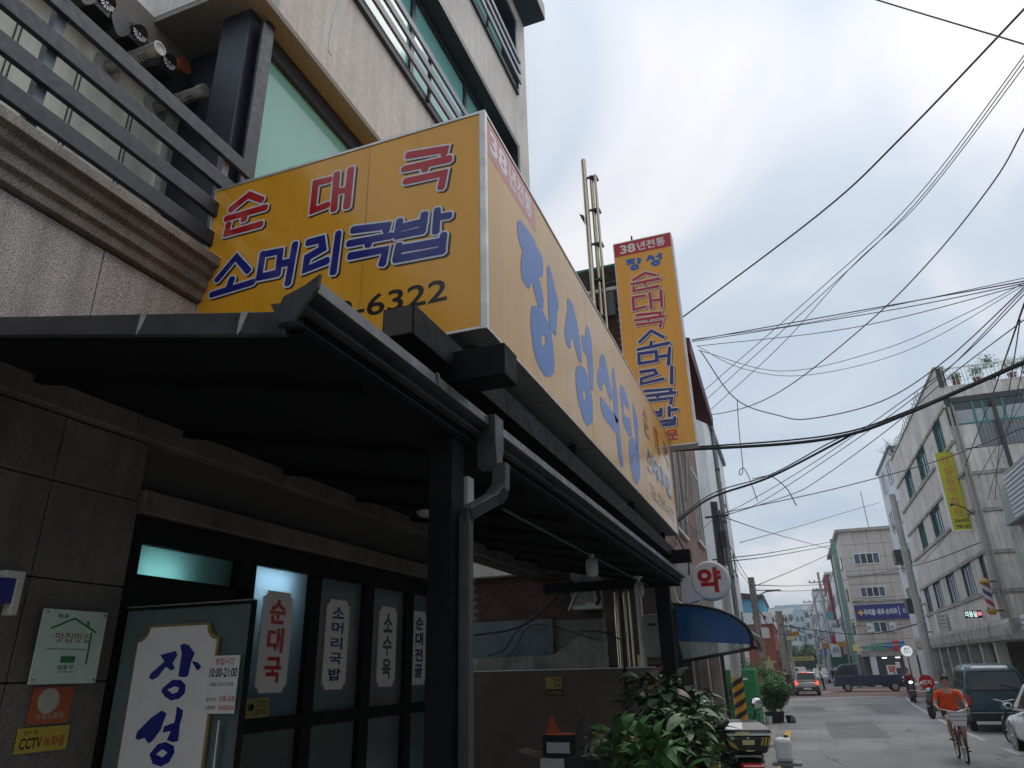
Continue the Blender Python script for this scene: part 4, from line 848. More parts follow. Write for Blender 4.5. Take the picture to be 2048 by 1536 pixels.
m = MB('white_paint'); m.box(-9, -1.88, 12.48, 22.15, 8.70, 8.77); m.build('eave_board', bb)
m = MB('shingle'); m.hexa([(-9, 12.5, 8.77), (-1.85, 12.5, 8.77), (-1.85, 22.2, 8.77), (-9, 22.2, 8.77), (-9, 12.66, 9.32), (-2.0, 12.66, 9.32), (-2.0, 22.0, 9.32), (-9, 22.0, 9.32)]); sh = m.build('shingle_skirt', bb)
q = MB('shingle'); q.box(-0.15, 0.15, -0.012, 0.012, -0.09, 0.09); sm_ = q.mesh('shingle')
for r_ in range(3):
    for k in range(5):
        piece('shingle', sm_, sh, (-3.3+k*0.31+(0.15 if r_ % 2 else 0), 12.515+0.05*r_, 8.87+0.18*r_), (R(-16), 0, random.uniform(-.02, .02)))
m = MB('teal_trim'); m.box(-9, -1.98, 12.62, 22.05, 9.32, 9.38); m.build('ridge_trim', bb)
m = MB('maroon_paint'); m.hexa([(-2.0, 15.5, 8.75), (-1.22, 15.5, 8.35), (-1.22, 20.2, 8.0), (-2.0, 20.2, 8.5), (-2.0, 15.5, 8.95), (-1.2, 15.5, 8.75), (-1.2, 20.2, 8.25), (-2.0, 20.2, 8.75)]); m.build('maroon_hood', bb)
for y0, y1, z0, z1 in ((14.8, 17.4, 4.35, 6.7), (19.6, 21.3, 4.7, 6.8)):
    m = MB('pvc'); f = 0.08
    m.box(-2.03, -1.94, y0, y1, z0, z0+f); m.box(-2.03, -1.94, y0, y1, z1-f, z1)
    for t in range(4): yy = y0+(y1-y0-f)*t/3; m.box(-2.03, -1.94, yy, yy+f, z0+f, z1-f)
    wf = m.build('window', bb); m = MB('glass_dark'); m.box(-2.02, -1.985, y0+f, y1-f, z0+f, z1-f); m.build('pane', wf)
# pharmacy front below the brick
m = MB('granite_dark')
for y in (12.95, 15.6, 18.4, 21.4): m.box(-2.35, -1.98, y, y+0.4, -0.4, 3.0)
m.box(-2.3, -1.96, 12.95, 21.8, 2.7, 3.3); m.build('shop_pillar', bb)
for y in (13.35, 16.0, 18.8):
    m = MB('glass_dark'); m.box(-2.2, -2.17, y, y+2.25, -0.3, 2.7); m.build('shop_pane', bb)
    m = MB('aluminium'); m.box(-2.2, -2.14, y+1.1, y+1.15, -0.3, 2.7); m.build('shop_mullion', bb)
m = MB('granite_dark'); m.box(-3.02, -2.05, 12.55, 12.611, 1.65, 3.2); m.build('stone_facing', bb)
# yard wall, stair parapet and panel at the end of the canopy
yw = thing('yard_wall', 'low dark maroon yard wall with pale coping under the canopy end', 'wall', (-4.5, 12.3, 0))
m = MB('maroon_wall'); m.box(-9, -2.68, 12.22, 12.34, 0.02, 1.60); m.build('wall_face', yw)
m = MB('white_paint'); m.box(-9, -2.66, 12.205, 12.35, 1.60, 1.615); m.build('coping', yw)
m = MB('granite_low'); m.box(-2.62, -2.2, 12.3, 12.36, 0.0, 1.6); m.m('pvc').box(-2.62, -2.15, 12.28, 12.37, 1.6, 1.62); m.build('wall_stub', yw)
m = MB('concrete_low'); m.prism([(-7, 1.5), (-2.93, 1.5), (-2.93, 2.40), (-3.02, 2.40), (-3.55, 2.05), (-3.9, 1.84), (-7, 1.80)], 'y', 12.42, 12.50); o = m.build('stair_parapet', bev=0.01)
tag(o, 'stained concrete parapet rising diagonally behind the yard wall', 'parapet')
m = MB('panel_bluegrey'); m.box(-6.5, -3.92, 12.53, 12.56, 1.78, 2.44); o = m.build('metal_panel', bev=0.006); tag(o, 'blue grey sheet panel leaning on the brick wall above the parapet', 'panel')
ac = thing('air_conditioner', 'white outdoor air conditioner unit seen from behind on the brick wall', 'air conditioner', (-3.25, 12.4, 2.56))
m = MB('white_plastic'); m.box(-3.5, -2.98, 12.32, 12.55, 2.56, 3.22); m.build('casing', ac, bev=0.012)
m = MB('grey_plastic'); m.box(-3.49, -3.25, 12.312, 12.319, 2.62, 2.90); m.box(-3.24, -3.12, 12.30, 12.319, 2.66, 2.96); m.build('service_cover', ac, bev=0.006)
m = MB('aluminium'); m.bar((-3.55, 12.30, 2.55), (-3.20, 12.30, 3.20), 0.03); m.build('bracket', ac)
m = MB('white_plastic'); m.tube([(-3.15, 12.29, 2.96), (-3.12, 12.27, 3.0), (-3.05, 12.27, 3.02), (-2.98, 12.3, 2.98)], 0.014, 8); m.build('refrigerant_pipe', ac, smooth=True)
m = MB('cable'); m.tube([(-3.1, 12.29, 2.95), (-3.02, 12.28, 2.85), (-2.99, 12.28, 2.70), (-3.05, 12.3, 2.62)], 0.035, 8); m.build('drain_hose', ac, smooth=True)
def wire(name, pts, r_, lab, mt='cable', group=None, n=5, cat='cable', sub=8):
    """smooth cable through given points (Catmull-Rom)"""
    P_ = [Vector(p) for p in pts]; Q = []
    for i in range(len(P_)-1):
        a, b = P_[i], P_[i+1]; p0 = P_[i-1] if i else a*2-b; p3 = P_[i+2] if i+2 < len(P_) else b*2-a
        for k in range(sub):
            t = k/sub; Q.append(0.5*((2*a)+(b-p0)*t+(2*p0-5*a+4*b-p3)*t*t+(3*a-p0-3*b+p3)*t**3))
    Q.append(P_[-1]); m = MB(mt); m.tube(Q, r_, n); o = m.build(name, smooth=True); return tag(o, lab, cat, group)
wire('wall_cable', [(-3.45, 12.3, 3.05), (-4.1, 12.28, 2.5), (-4.6, 12.3, 2.28), (-5.5, 12.35, 2.2)], 0.02, 'thick black cable sagging from the air conditioner along the brick wall')
wire('wall_cable', [(-4.3, 12.3, 2.42), (-4.55, 12.28, 2.2), (-4.75, 12.3, 1.95), (-5.1, 12.4, 1.86)], 0.012, 'thin black cable dropping across the blue grey panel')
wire('wall_cable', [(-3.4, 12.38, 2.2), (-3.0, 12.3, 2.18), (-2.7, 12.35, 2.05)], 0.012, 'short black cable crossing the diagonal parapet')
wire('wall_cable', [(-3.05, 12.38, 2.05), (-4.2, 12.4, 2.35), (-4.6, 12.42, 1.95), (-4.75, 12.42, 1.84)], 0.008, 'hair-thin black cable looping down the blue grey panel')
m = MB('paper_dark'); m.box(-3.98, -3.70, 12.205, 12.218, 1.31, 1.49); m.m('pot_black').box(-3.98, -3.70, 12.205, 12.218, 1.20, 1.305); t_ = thing('yard_camera_notice', 'dim CCTV notice on the maroon yard wall', 'notice', (-3.84, 12.2, 1.2)); m.build('plate', t_)
YP = Plane((0, 12.2045, 0), (1, 0, 0), (0, 0, 1)); m = MB(); text(m, YP, 'CCTV', (-3.84, -3.72, 1.41, 1.47), 'letter_black', 0.001); text(m, YP, '작동중', (-3.84, -3.72, 1.33, 1.39), 'letter_black', 0.001); text(m, YP, 'CCTV촬영중', (-3.96, -3.72, 1.225, 1.28), 'paper_dark', 0.001); m.build('lettering', t_, fix=False)
# stainless pipes running up the corner
for i, (x, y, zt, r_) in enumerate(((-2.74, 12.46, 12.05, 0.055), (-2.60, 12.50, 11.6, 0.045), (-2.50, 12.42, 11.55, 0.03))):
    m = MB('steel'); m.tube([(x, y, 0.0), (x, y, zt)], r_, 14); o = m.build('steel_pipe', smooth=40)
    tag(o, ['thick polished steel flue pipe rising at the brick corner, tallest of three', 'middle polished steel pipe in the bundle at the brick corner', 'thinnest polished steel pipe in the bundle at the brick corner'][i], 'pipe', 'steel pipes at the brick corner')
    if i == 1:
        for z in [3.0+k*0.85 for k in range(11)]:
            c_ = MB('dark_metal'); c_.box(-2.68, -2.47, 12.42, 12.45, z, z+0.05); c_.box(-2.56, -2.46, 12.44, 12.6, z, z+0.04); c_.build('pipe_clamp', o)
m = MB('dark_metal'); m.prism([(-2.80, 10.55), (-2.90, 10.62), (-2.86, 10.5), (-2.80, 10.35)], 'y', 12.38, 12.44); o = m.build('wall_hook'); tag(o, 'small dark metal bracket sticking out of the tallest steel pipe', 'bracket')
m = MB('panel_bluegrey'); m.box(-2.52, -2.32, 12.5, 12.6, 8.15, 8.9); o = m.build('junction_box', bev=0.02); tag(o, 'pale grey metal box below the roof edge beside the steel pipes', 'box')
m = MB('pvc'); m.tube([(-2.34, 12.4, 1.62), (-2.34, 12.4, 3.15)], 0.055, 12); o = m.build('plastic_pipe', smooth=40); tag(o, 'white plastic pipe standing between steel pipes and gas meter', 'pipe')
gm = thing('gas_meter', 'beige gas meter box beside the far canopy post', 'meter', (-2.15, 12.4, 1.75))
m = MB('grey_plastic'); m.prism([(-2.30, 1.80), (-2.27, 1.76), (-2.04, 1.76), (-2.02, 1.80), (-2.02, 2.38), (-2.05, 2.42), (-2.27, 2.42), (-2.30, 2.38)], 'y', 12.34, 12.5); m.build('casing', gm, bev=0.01)
m = MB('dark_metal'); m.box(-2.22, -2.08, 12.333, 12.339, 2.24, 2.28); m.build('dial_window', gm); m = MB('grey_plastic'); m.box(-2.27, -2.05, 12.325, 12.339, 1.82, 2.16); m.build('lower_cover', gm, bev=0.01)
m = MB('yellow_pale'); m.box(-2.44, -2.39, 12.38, 12.385, 1.55, 1.80); o = m.build('pipe_tag'); tag(o, 'small yellow tag stuck on the steel pipe bundle', 'tag')
# pharmacy disc sign
ph = thing('pharmacy_sign', 'round white pharmacy sign with one red letter on a bracket', 'sign', (-1.37, 15, 2.8))
cx, cz_, rr = -1.37, 3.19, 0.385
m = MB('white_paint'); m.lathe([(0.0, -0.13), (rr-0.04, -0.13), (rr, -0.10), (rr, 0.10), (rr-0.04, 0.13), (0.0, 0.13)], (cx, 15.13, cz_), 40, 'y'); m.build('disc', ph, smooth=30)
m = MB('white_plastic'); m.hexa([(-2.0, 15.02, 2.75), (-1.5, 15.02, 2.85), (-1.5, 15.25, 2.85), (-2.0, 15.25, 2.75), (-2.0, 15.02, 3.75), (-1.6, 15.02, 3.45), (-1.6, 15.25, 3.45), (-2.0, 15.25, 3.75)]); m.build('bracket_box', ph)
PP = Plane((0, 14.9995, 0), (1, 0, 0), (0, 0, 1)); m = MB(); text(m, PP, '약', (cx-0.24, cx+0.22, cz_-0.24, cz_+0.25), 'letter_red', 0.002, 0.045); m.build('lettering', ph, fix=False)
# blue curved awning
aw = thing('blue_awning', 'curved translucent blue awning over the pharmacy front', 'awning', (-1.3, 14.5, 1.8))
def arc(n=9): return [(-1.86+1.22*math.sin(R(90)*k/n), 2.02+0.60*math.cos(R(90)*k/n)) for k in range(n+1)]
ar = arc(); lo = [(p[0], p[1]-0.018) for p in reversed(ar)]
m = MB('awning_blue'); m.prism(ar+lo, 'y', 13.22, 16.3); m.build('curved_sheet', aw, smooth=40)
m = MB('awning_blue'); m.prism(ar+[(-0.66, 1.92), (-1.86, 2.02)], 'y', 13.20, 13.208); m.build('side_sheet', aw)
m = MB('clear_pane'); m.prism([(-1.86, 2.015), (-0.66, 1.915), (-0.68, 1.84), (-1.80, 1.70)], 'y', 13.20, 13.208); m.build('side_sheet', aw)
m = MB('awning_frame'); m.tube([(p[0], 13.2, p[1]) for p in ar]+[(-0.66, 13.2, 1.86)], 0.028, 8); m.tube([(p[0], 16.3, p[1]) for p in ar]+[(-0.66, 16.3, 1.86)], 0.028, 8); m.tube([(-1.86, 13.2, 1.68), (-0.66, 13.2, 1.86)], 0.028, 8)
m.tube([(-0.64, 13.2, 1.88), (-0.64, 16.3, 1.88)], 0.035, 8); m.tube([(-1.86, 13.2, 2.62), (-1.86, 16.3, 2.62)], 0.028, 8); m.build('awning_frame', aw, smooth=True)
m = MB('awning_frame'); m.box(-1.20, -1.14, 13.2, 13.26, -0.3, 1.78); m.build('awning_post', aw)
m = MB('grey_plastic'); m.tube([(-0.72, 13.3, 2.12), (-0.60, 14.4, 2.06), (-0.60, 15.5, 1.92)], 0.06, 10); o = m.build('rolled_shade', smooth=True); tag(o, 'rolled grey cover tied along the awning front edge', 'awning roll')
wire('white_hose', [(-1.98, 14.9, 8.9), (-1.8, 14.6, 7.5), (-1.78, 14.6, 5.6), (-1.82, 14.7, 4.6), (-1.95, 14.9, 3.9)], 0.035, 'white hose hanging down the brick front by the blade sign', 'pvc', n=8)
wire('white_hose', [(-1.98, 16.9, 8.4), (-1.75, 16.6, 7.4), (-1.72, 16.6, 6.2), (-1.85, 16.8, 5.2)], 0.03, 'second white hose looping beyond the blade sign', 'pvc', n=8)
wire('sign_cord', [(-1.95, 13.3, 3.3), (-1.85, 13.25, 2.9), (-1.78, 13.2, 2.66), (-1.5, 13.2, 2.60), (-1.4, 13.22, 2.66)], 0.012, 'white cord drooping onto the blue awning', 'pvc')
st = MB('yellow_pale')
sp = [(-0.53+0.16*(1 if k % 2 == 0 else 0.42)*math.sin(2*math.pi*k/10), 1.62+0.17*(1 if k % 2 == 0 else 0.42)*math.cos(2*math.pi*k/10)) for k in range(10)]
st.prism(sp, 'y', 16.5, 16.53); o = st.build('star_ornament'); tag(o, 'pale yellow star hanging below the awning corner', 'ornament')

# ================================================================== plants by the canopy
def leaf_mesh(name, mt, L_, W_, droop=0.35, fold=0.12, n=6):
    m = MB(mt); vs_ = []; 
    for i in range(n+1):
        t = i/n; w_ = W_/2*math.sin(math.pi*min(1, t*0.93+0.07))**0.8*(1 if t < 1 else 0); x = L_*t; z = -droop*L_*t*t+0.08*L_*math.sin(t*3)
        vs_ += [(x, -w_, z+fold*w_*2), (x, 0, z), (x, w_, z+fold*w_*2)]
    fs = []
    for i in range(n): a = 3*i; fs += [(a, a+3, a+4, a+1), (a+1, a+4, a+5, a+2)]
    m.add(vs_, fs); return m.mesh(name, smooth=True, fix=False)
LEAVES = {k: [leaf_mesh('leaf', mt, L_*s_, W_*s_, d, f) for s_, d, f in ((0.88, .35, .12), (0.66, .55, .18), (1.05, .2, .1))] for k, (mt, L_, W_) in
          {'lily': ('leaf', 0.30, 0.11), 'lily_light': ('leaf_light', 0.30, 0.10), 'rubber': ('leaf_dark', 0.26, 0.14), 'red': ('leaf_red', 0.26, 0.13), 'pale': ('leaf_pale', 0.34, 0.13), 'small': ('leaf_dark', 0.13, 0.06), 'mid': ('leaf', 0.19, 0.085), 'old': ('leaf_yellow', 0.2, 0.08), 'tiny': ('leaf', 0.10, 0.045)}.items()}
def potted(lab, x, y, zb, h, spread, kinds, n, group='potted plants by the canopy', pot=(0.19, 0.34), potmat='pot_black', upright=0.5, z0=0.45):
    t_ = thing('potted_plant', lab, 'plant', (x, y, zb), group); rnd = random.Random(lab)
    m = MB(potmat); m.lathe([(pot[0]*0.75, 0), (pot[0], pot[1]*0.93), (pot[0]*1.06, pot[1]*0.93), (pot[0]*1.06, pot[1]), (pot[0]*0.93, pot[1]), (pot[0]*0.9, pot[1]-0.04), (0, pot[1]-0.04)], (x, y, zb), 20); m.build('pot', t_, smooth=40)
    m = MB('bark')
    for k in range(4): a = rnd.uniform(0, 6.28); m.tube([(x, y, zb+pot[1]-0.05), (x+0.08*math.cos(a), y+0.08*math.sin(a), zb+h*0.5), (x+0.2*spread*math.cos(a), y+0.2*spread*math.sin(a), zb+h*0.88)], [0.016, 0.012, 0.005], 6)
    m.build('stem', t_)
    for i in range(n):
        k = rnd.choice(kinds); a = rnd.uniform(0, 6.283); zz = rnd.random(); rr_ = spread*rnd.random()**0.6*(0.55+0.45*math.sin(math.pi*min(1, zz*0.8+0.2)))
        p = (x+rr_*math.cos(a), y+rr_*math.sin(a), zb+h*(z0+(0.92-z0)*zz)); el = rnd.uniform(-0.5, 0.9)*upright*1.6
        piece('leaf', rnd.choice(LEAVES[k]), t_, p, (rnd.uniform(-0.5, 0.5), -el, a+rnd.uniform(-0.9, 0.9)))
potted('broad-leaved green lily plant in a dark pot, front left of the group', -1.98, 8.7, 0.02, 1.02, 0.44, ['lily', 'lily', 'lily_light', 'mid', 'lily', 'tiny', 'lily', 'mid', 'old'], 210, upright=1.0, z0=0.32)
potted('tall rubber plant with dark red upper leaves behind the other pots', -1.72, 9.9, 0.02, 1.66, 0.42, ['rubber', 'rubber', 'red', 'small', 'mid'], 230, z0=0.42)
potted('dense dark small-leaved plant in the middle of the pots', -1.55, 9.2, 0.02, 1.22, 0.40, ['small', 'small', 'rubber', 'tiny', 'small', 'tiny'], 295, z0=0.3)
potted('plant with large pale variegated leaves beside the scooter', -1.26, 9.0, 0.0, 1.24, 0.34, ['pale', 'lily_light', 'mid', 'lily', 'rubber', 'tiny', 'pale', 'mid', 'old'], 220, z0=0.3)
potted('low bright green leafy plant in front of the dark plant', -1.50, 8.3, 0.02, 0.92, 0.36, ['lily_light', 'lily', 'mid', 'lily'], 180, upright=1.0, z0=0.3)
potted('bushy green plant rising behind the pale leaves at the right of the group', -1.36, 10.2, 0.0, 1.44, 0.34, ['mid', 'rubber', 'tiny', 'lily', 'small'], 260, z0=0.35)
m = MB('pot_black'); m.box(-2.55, -2.0, 8.35, 8.6, 0.02, 0.70); o = m.build('planter_trough', bev=0.01); tag(o, 'black planter edge at the foot of the lily plant', 'planter')
# open cardboard boxes
cb = thing('cardboard_box', 'white carton with open flaps standing by the yard wall', 'box', (-2.9, 9.6, 0.02))
m = MB('white_paint'); m.box(-3.18, -2.62, 9.4, 9.85, 0.02, 0.58); m.build('carton', cb, bev=0.004)
def flap(par, pts, mt): q = MB(mt); q.hexa([*pts, *[(p[0], p[1]+0.004, p[2]+0.004) for p in pts]]); q.build('flap', par)
flap(cb, [(-3.18, 9.4, 0.58), (-3.18, 9.85, 0.58), (-3.50, 9.80, 0.66), (-3.50, 9.42, 0.66)], 'cardboard'); flap(cb, [(-2.62, 9.4, 0.58), (-2.62, 9.85, 0.58), (-2.42, 9.8, 0.84), (-2.42, 9.42, 0.84)], 'white_paint')
bx = thing('printed_box', 'small black printed box with orange inner flap lying on the white carton', 'box', (-2.95, 9.6, 0.6))
m = MB('pot_black'); m.box(-3.15, -2.72, 9.44, 9.80, 0.59, 0.84); m.build('carton', bx); m = MB('cardboard_orange'); m.box(-3.14, -2.73, 9.45, 9.79, 0.842, 0.846); m.build('lining', bx)
flap(bx, [(-3.15, 9.62, 0.84), (-2.98, 9.66, 0.84), (-3.08, 9.7, 1.02), (-3.11, 9.68, 1.06)], 'cardboard_orange'); flap(bx, [(-2.72, 9.44, 0.84), (-2.72, 9.8, 0.84), (-2.66, 9.72, 1.02), (-2.70, 9.5, 1.0)], 'pot_black')
m = MB('white_paint'); m.box(-3.10, -2.80, 9.436, 9.439, 0.64, 0.76); m.build('label_print', bx)

# patched asphalt, stains and a drain in the road
for i, (x0, x1, y0, y1) in enumerate(((0.6, 2.2, 24.5, 31.0), (2.9, 3.8, 36, 44), (-0.5, 0.9, 38, 41.5), (1.6, 3.0, 14.6, 17.2))):
    m = MB('road_patch'); rnd = random.Random(i); n = 7
    P_ = [(x0+(x1-x0)*k/n+rnd.uniform(-.04, .04), y0+rnd.uniform(-.08, .08)) for k in range(n)]+[(x1+rnd.uniform(-.03, .03), y0+(y1-y0)*k/n) for k in range(n)]+[(x1-(x1-x0)*k/n, y1+rnd.uniform(-.08, .08)) for k in range(n)]+[(x0+rnd.uniform(-.03, .03), y1-(y1-y0)*k/n) for k in range(n)]
    m.poly([(a, b, gz(b)+0.0085) for a, b in P_]); struct('road_patch', m, fix=False)
for i, (x, y, a, b) in enumerate(((5.3, 26.2, 0.9, 0.5), (0.6, 52, 0.5, 1.4), (1.9, 21, 0.35, 0.6), (0.3, 34, 0.3, 0.8))):
    m = MB('oil_stain'); rnd = random.Random(i+9); P_ = []
    for k in range(14): t = 2*math.pi*k/14; r_ = rnd.uniform(0.7, 1.15); P_.append((x+a*r_*math.cos(t), y+b*r_*math.sin(t), gz(y)+0.0095))
    m.poly(P_); struct('oil_stain', m, fix=False)
gr = thing('road_drain', 'iron slotted drain beside the yellow dashes', 'drain', (-0.86, 22, -0.39)); m = MB('joint'); m.box(-1.05, -0.75, 21.7, 22.4, -0.41, -0.388); m.build('drain_frame', gr)
for k in range(7): m = MB('grey_metal'); m.box(-1.03, -0.77, 21.74+k*0.09, 21.79+k*0.09, -0.3879, -0.384); m.build('drain_bar', gr)

# ================================================================== the street beyond: measured at 0.8 scale about the eye, so build through KT
KT = Matrix.Translation((0, 0, -0.4)) @ Matrix.Scale(1.25, 4)
def K(x, y, z): return KT @ Vector((x, y, z))
def KB(mt=None): m = MB(mt); m.T = KT; return m
class KPlane(Plane):
    def p(s, a, b, d=0.0): return s.o+s.u*a+s.v*b+s.n*d

# ---- big stone-panelled building on the right
sb = thing('stone_building', 'grey stone-panelled corner building with glazed roof balcony across the road', 'building', K(8, 34, 0))
m = KB('joint'); BX = 6.5
rowz = [(2.75, 3.66), (3.78, 4.93), (5.05, 6.35), (6.47, 7.65), (7.77, 8.85), (8.97, 10.2), (10.32, 11.75)]
wins = {1: [(28.62, 29.4), (30.72, 32.5), (33.85, 35.7), (37.0, 39.0), (40.2, 41.6)], 3: [(29.7, 31.4), (33.45, 35.65), (37.6, 39.2)], 5: [(29.65, 31.2), (33.5, 35.7), (37.6, 39.6)]}
YA, YB = 28.5, 42.3
m.box(BX+0.03, BX+0.3, YA+0.03, YB, 2.2, 2.75)
for i, (z0, z1) in enumerate(rowz):
    zt = rowz[i+1][0] if i < 6 else 11.75; y = YA+0.03
    for a, b in wins.get(i, []): m.box(BX+0.03, BX+0.3, y, a, z0, z1); y = b
    m.box(BX+0.03, BX+0.3, y, YB, z0, z1)
    if i < 6: m.box(BX+0.03, BX+0.3, YA+0.03, YB, z1, zt)
m.box(BX+0.03, 16, YA+0.03, YA+0.3, 2.2, 8.6); m.box(BX+0.3, 16, YB-0.3, YB, 0, 11.75); m.box(BX+0.3, 16, YA+0.3, YB, 11.0, 11.1); m.box(7.4, 16, YA+0.4, YA+0.6, 8.6, 11)
core = m.build('wall', sb)
random.seed(3)
def spanel(y0, y1, z0, z1):
    g = 0.008; q = KB(random.choice(('panel_stone', 'panel_stone_b', 'panel_stone'))); q.box(BX+random.uniform(-0.003, 0.003), BX+0.029, y0+g, y1-g, z0+g, z1-g); q.build('stone_panel', core)
for i, (z0, z1) in enumerate(rowz):
    ed = [YA]
    if i in wins:
        spans = []; y = YA
        for a, b in wins[i]: spans.append((y, a)); y = b
        spans.append((y, YB))
    else: spans = [(YA, YB)]
    wd = 0.98 if i == 6 else 1.72
    for a, b in spans:
        if b-a < 0.06: continue
        n = max(1, round((b-a)/wd))
        for k in range(n): spanel(a+(b-a)*k/n, a+(b-a)*(k+1)/n, z0, z1)
def fpanel(x0, x1, z0, z1):
    g = 0.008; q = KB(random.choice(('panel_stone', 'panel_stone_b'))); q.box(x0+g, x1-g, YA, YA+0.029, z0+g, z1-g); q.build('stone_panel', core)
for z0, z1 in ((2.3, 3.66), (3.78, 4.93), (5.05, 6.35), (6.47, 7.65), (7.77, 8.6)):
    for x0, x1 in ((6.53, 7.5), (7.5, 8.6), (8.6, 9.8), (9.8, 11)): fpanel(x0, x1, z0, z1)
for x0, x1 in ((6.5, 7.35),): fpanel(x0, x1, 8.62, 9.5)
for x0, x1 in ((6.5, 7.3), (7.3, 8.2), (8.2, 9.1), (9.1, 10.0), (10, 11)): fpanel(x0, x1, 10.98-0.42, 11.0)
for z in (3.66, 4.93, 6.35, 7.65, 8.85, 10.2):
    q = KB('belt_stone'); q.box(BX-0.06, BX+0.05, YA-0.06, YB, z, z+0.12); q.box(BX+0.05, 11, YA-0.06, YA+0.05, z, z+0.12) if z < 8.8 else None; q.build('belt_course', sb)
q = KB('belt_stone'); q.box(BX-0.05, BX+0.32, YA-0.03, YB, 11.751, 11.83); q.build('parapet_cap', sb)
q = KB('belt_stone'); q.prism([(BX+0.3, 2.14), (BX-0.30, 2.16), (BX-0.36, 2.30), (BX-0.36, 2.62), (BX-0.30, 2.75), (BX+0.3, 2.75)], 'y', 26.2, 45.6); q.build('canopy_ledge', sb)
for y in (29.2, 31.3, 33.4, 35.5, 37.6, 39.7, 41.8):
    q = KB('concrete'); q.box(BX-0.2, BX+0.12, y, y+0.34, -0.02, 2.15); q.build('pillar', sb)
q = KB('joint'); q.box(BX+1.8, BX+1.9, YA, YB, 0, 2.2); q.m('brick_far').box(BX+1.6, BX+1.79, 29, 33, 0, 1.4); q.build('recess_wall', sb)
for i, L_ in wins.items():
    z0, z1 = rowz[i]
    for a, b in L_:
        f = KB('teal_trim' if i > 1 else 'glass_blue'); t = 0.05; x0, x1 = BX+0.07, BX+0.15
        f.box(x0, x1, a, b, z0, z0+t); f.box(x0, x1, a, b, z1-t, z1)
        n = 4
        for k in range(n+1): yy = a+(b-a-t)*k/n; f.box(x0, x1, yy, yy+t, z0+t, z1-t)
        wf = f.build('window', sb)
        for k in range(n):
            yy = a+(b-a-t)*k/n+t; q = KB('glass_blue' if (k+i) % 2 else ('curtain' if i == 1 else 'glass_dark')); q.box(x0+0.03, x0+0.04, yy, yy+(b-a-t)/n-t, z0+t, z1-t); q.build('pane', wf)
        q = KB('belt_stone'); q.box(BX-0.07, BX+0.1, a-0.05, b+0.05, z0-0.001, z0+0.03); q.build('sill', wf)
# corner balcony glazing
q = KB('dark_metal'); q.box(6.72, 12, YA-0.02, YA+0.06, 10.36, 10.55); q.build('balcony_head', sb)
gl = KB('teal_trim')
for x in (6.72, 7.36, 7.68, 8.3, 9.0, 9.7, 10.4): gl.box(x, x+0.07, YA, YA+0.05, 9.55, 10.36)
gl.box(6.72, 11, YA-0.01, YA+0.06, 9.5, 9.56); gl = gl.build('balcony_frame', sb)
for a, b in ((6.79, 7.36), (7.43, 7.68), (7.75, 8.3), (8.37, 9.0), (9.07, 9.7), (9.77, 10.4)):
    q = KB('glass_dark'); q.box(a, b, YA+0.03, YA+0.04, 10.05, 10.36); q.m('curtain').box(a, b, YA+0.025, YA+0.035, 9.56, 10.05); q.build('pane', gl)
sid = KB('grey_metal'); sid.box(7.36, 11, YA+0.02, YA+0.1, 8.6, 9.5); sid = sid.build('siding', sb)
for k in range(24):
    q = KB('grey_metal'); q.box(7.4+k*0.12, 7.46+k*0.12, YA-0.005, YA+0.02, 8.62, 9.5); q.build('siding_rib', sid)
for x, r_ in ((6.62, 0.05), (6.75, 0.035)):
    q = KB('grey_plastic'); q.tube([(x, YA-0.06, 10.2), (x, YA-0.06, 2.3)], r_, 8); q.build('drainpipe', sb, smooth=40)
q = KB('dark_metal'); q.tube([(8.0, YA-0.15, 10.3), (8.0, YA-0.15, 2.2)], 0.07, 8); q.build('drainpipe', sb, smooth=40)
rl = KB('white_paint'); rl.box(6.7, 11, YA+0.02, YA+0.05, 11.70, 11.74); rl.box(6.7, 11, YA+0.02, YA+0.05, 11.01, 11.04); rl = rl.build('roof_railing', sb)
for k in range(28):
    x = 6.72+k*0.13
    q = KB('white_paint'); q.tube([(x, YA+0.035, 11.03), (x, YA+0.035, 11.71)], 0.012, 5); q.build('baluster', rl)
    if k % 4 == 1:
        q = KB('white_paint'); q.tube([(x+0.01, YA+0.035, 11.5), (x+0.02, YA+0.035, 11.2), (x+0.065, YA+0.035, 11.12), (x+0.11, YA+0.035, 11.2), (x+0.12, YA+0.035, 11.5)], 0.012, 5); q.build('scroll', rl)
q = KB('dark_metal')
for x, y in ((6.4, 28.47),): q.tube([(6.5, 28.4, 6.25), (6.2, 28.2, 6.5), (5.9, 28.1, 6.62)], 0.02, 6); q.ball((5.86, 28.1, 6.6), 0.06, 8, 5)
q.build('wall_lamp', sb)
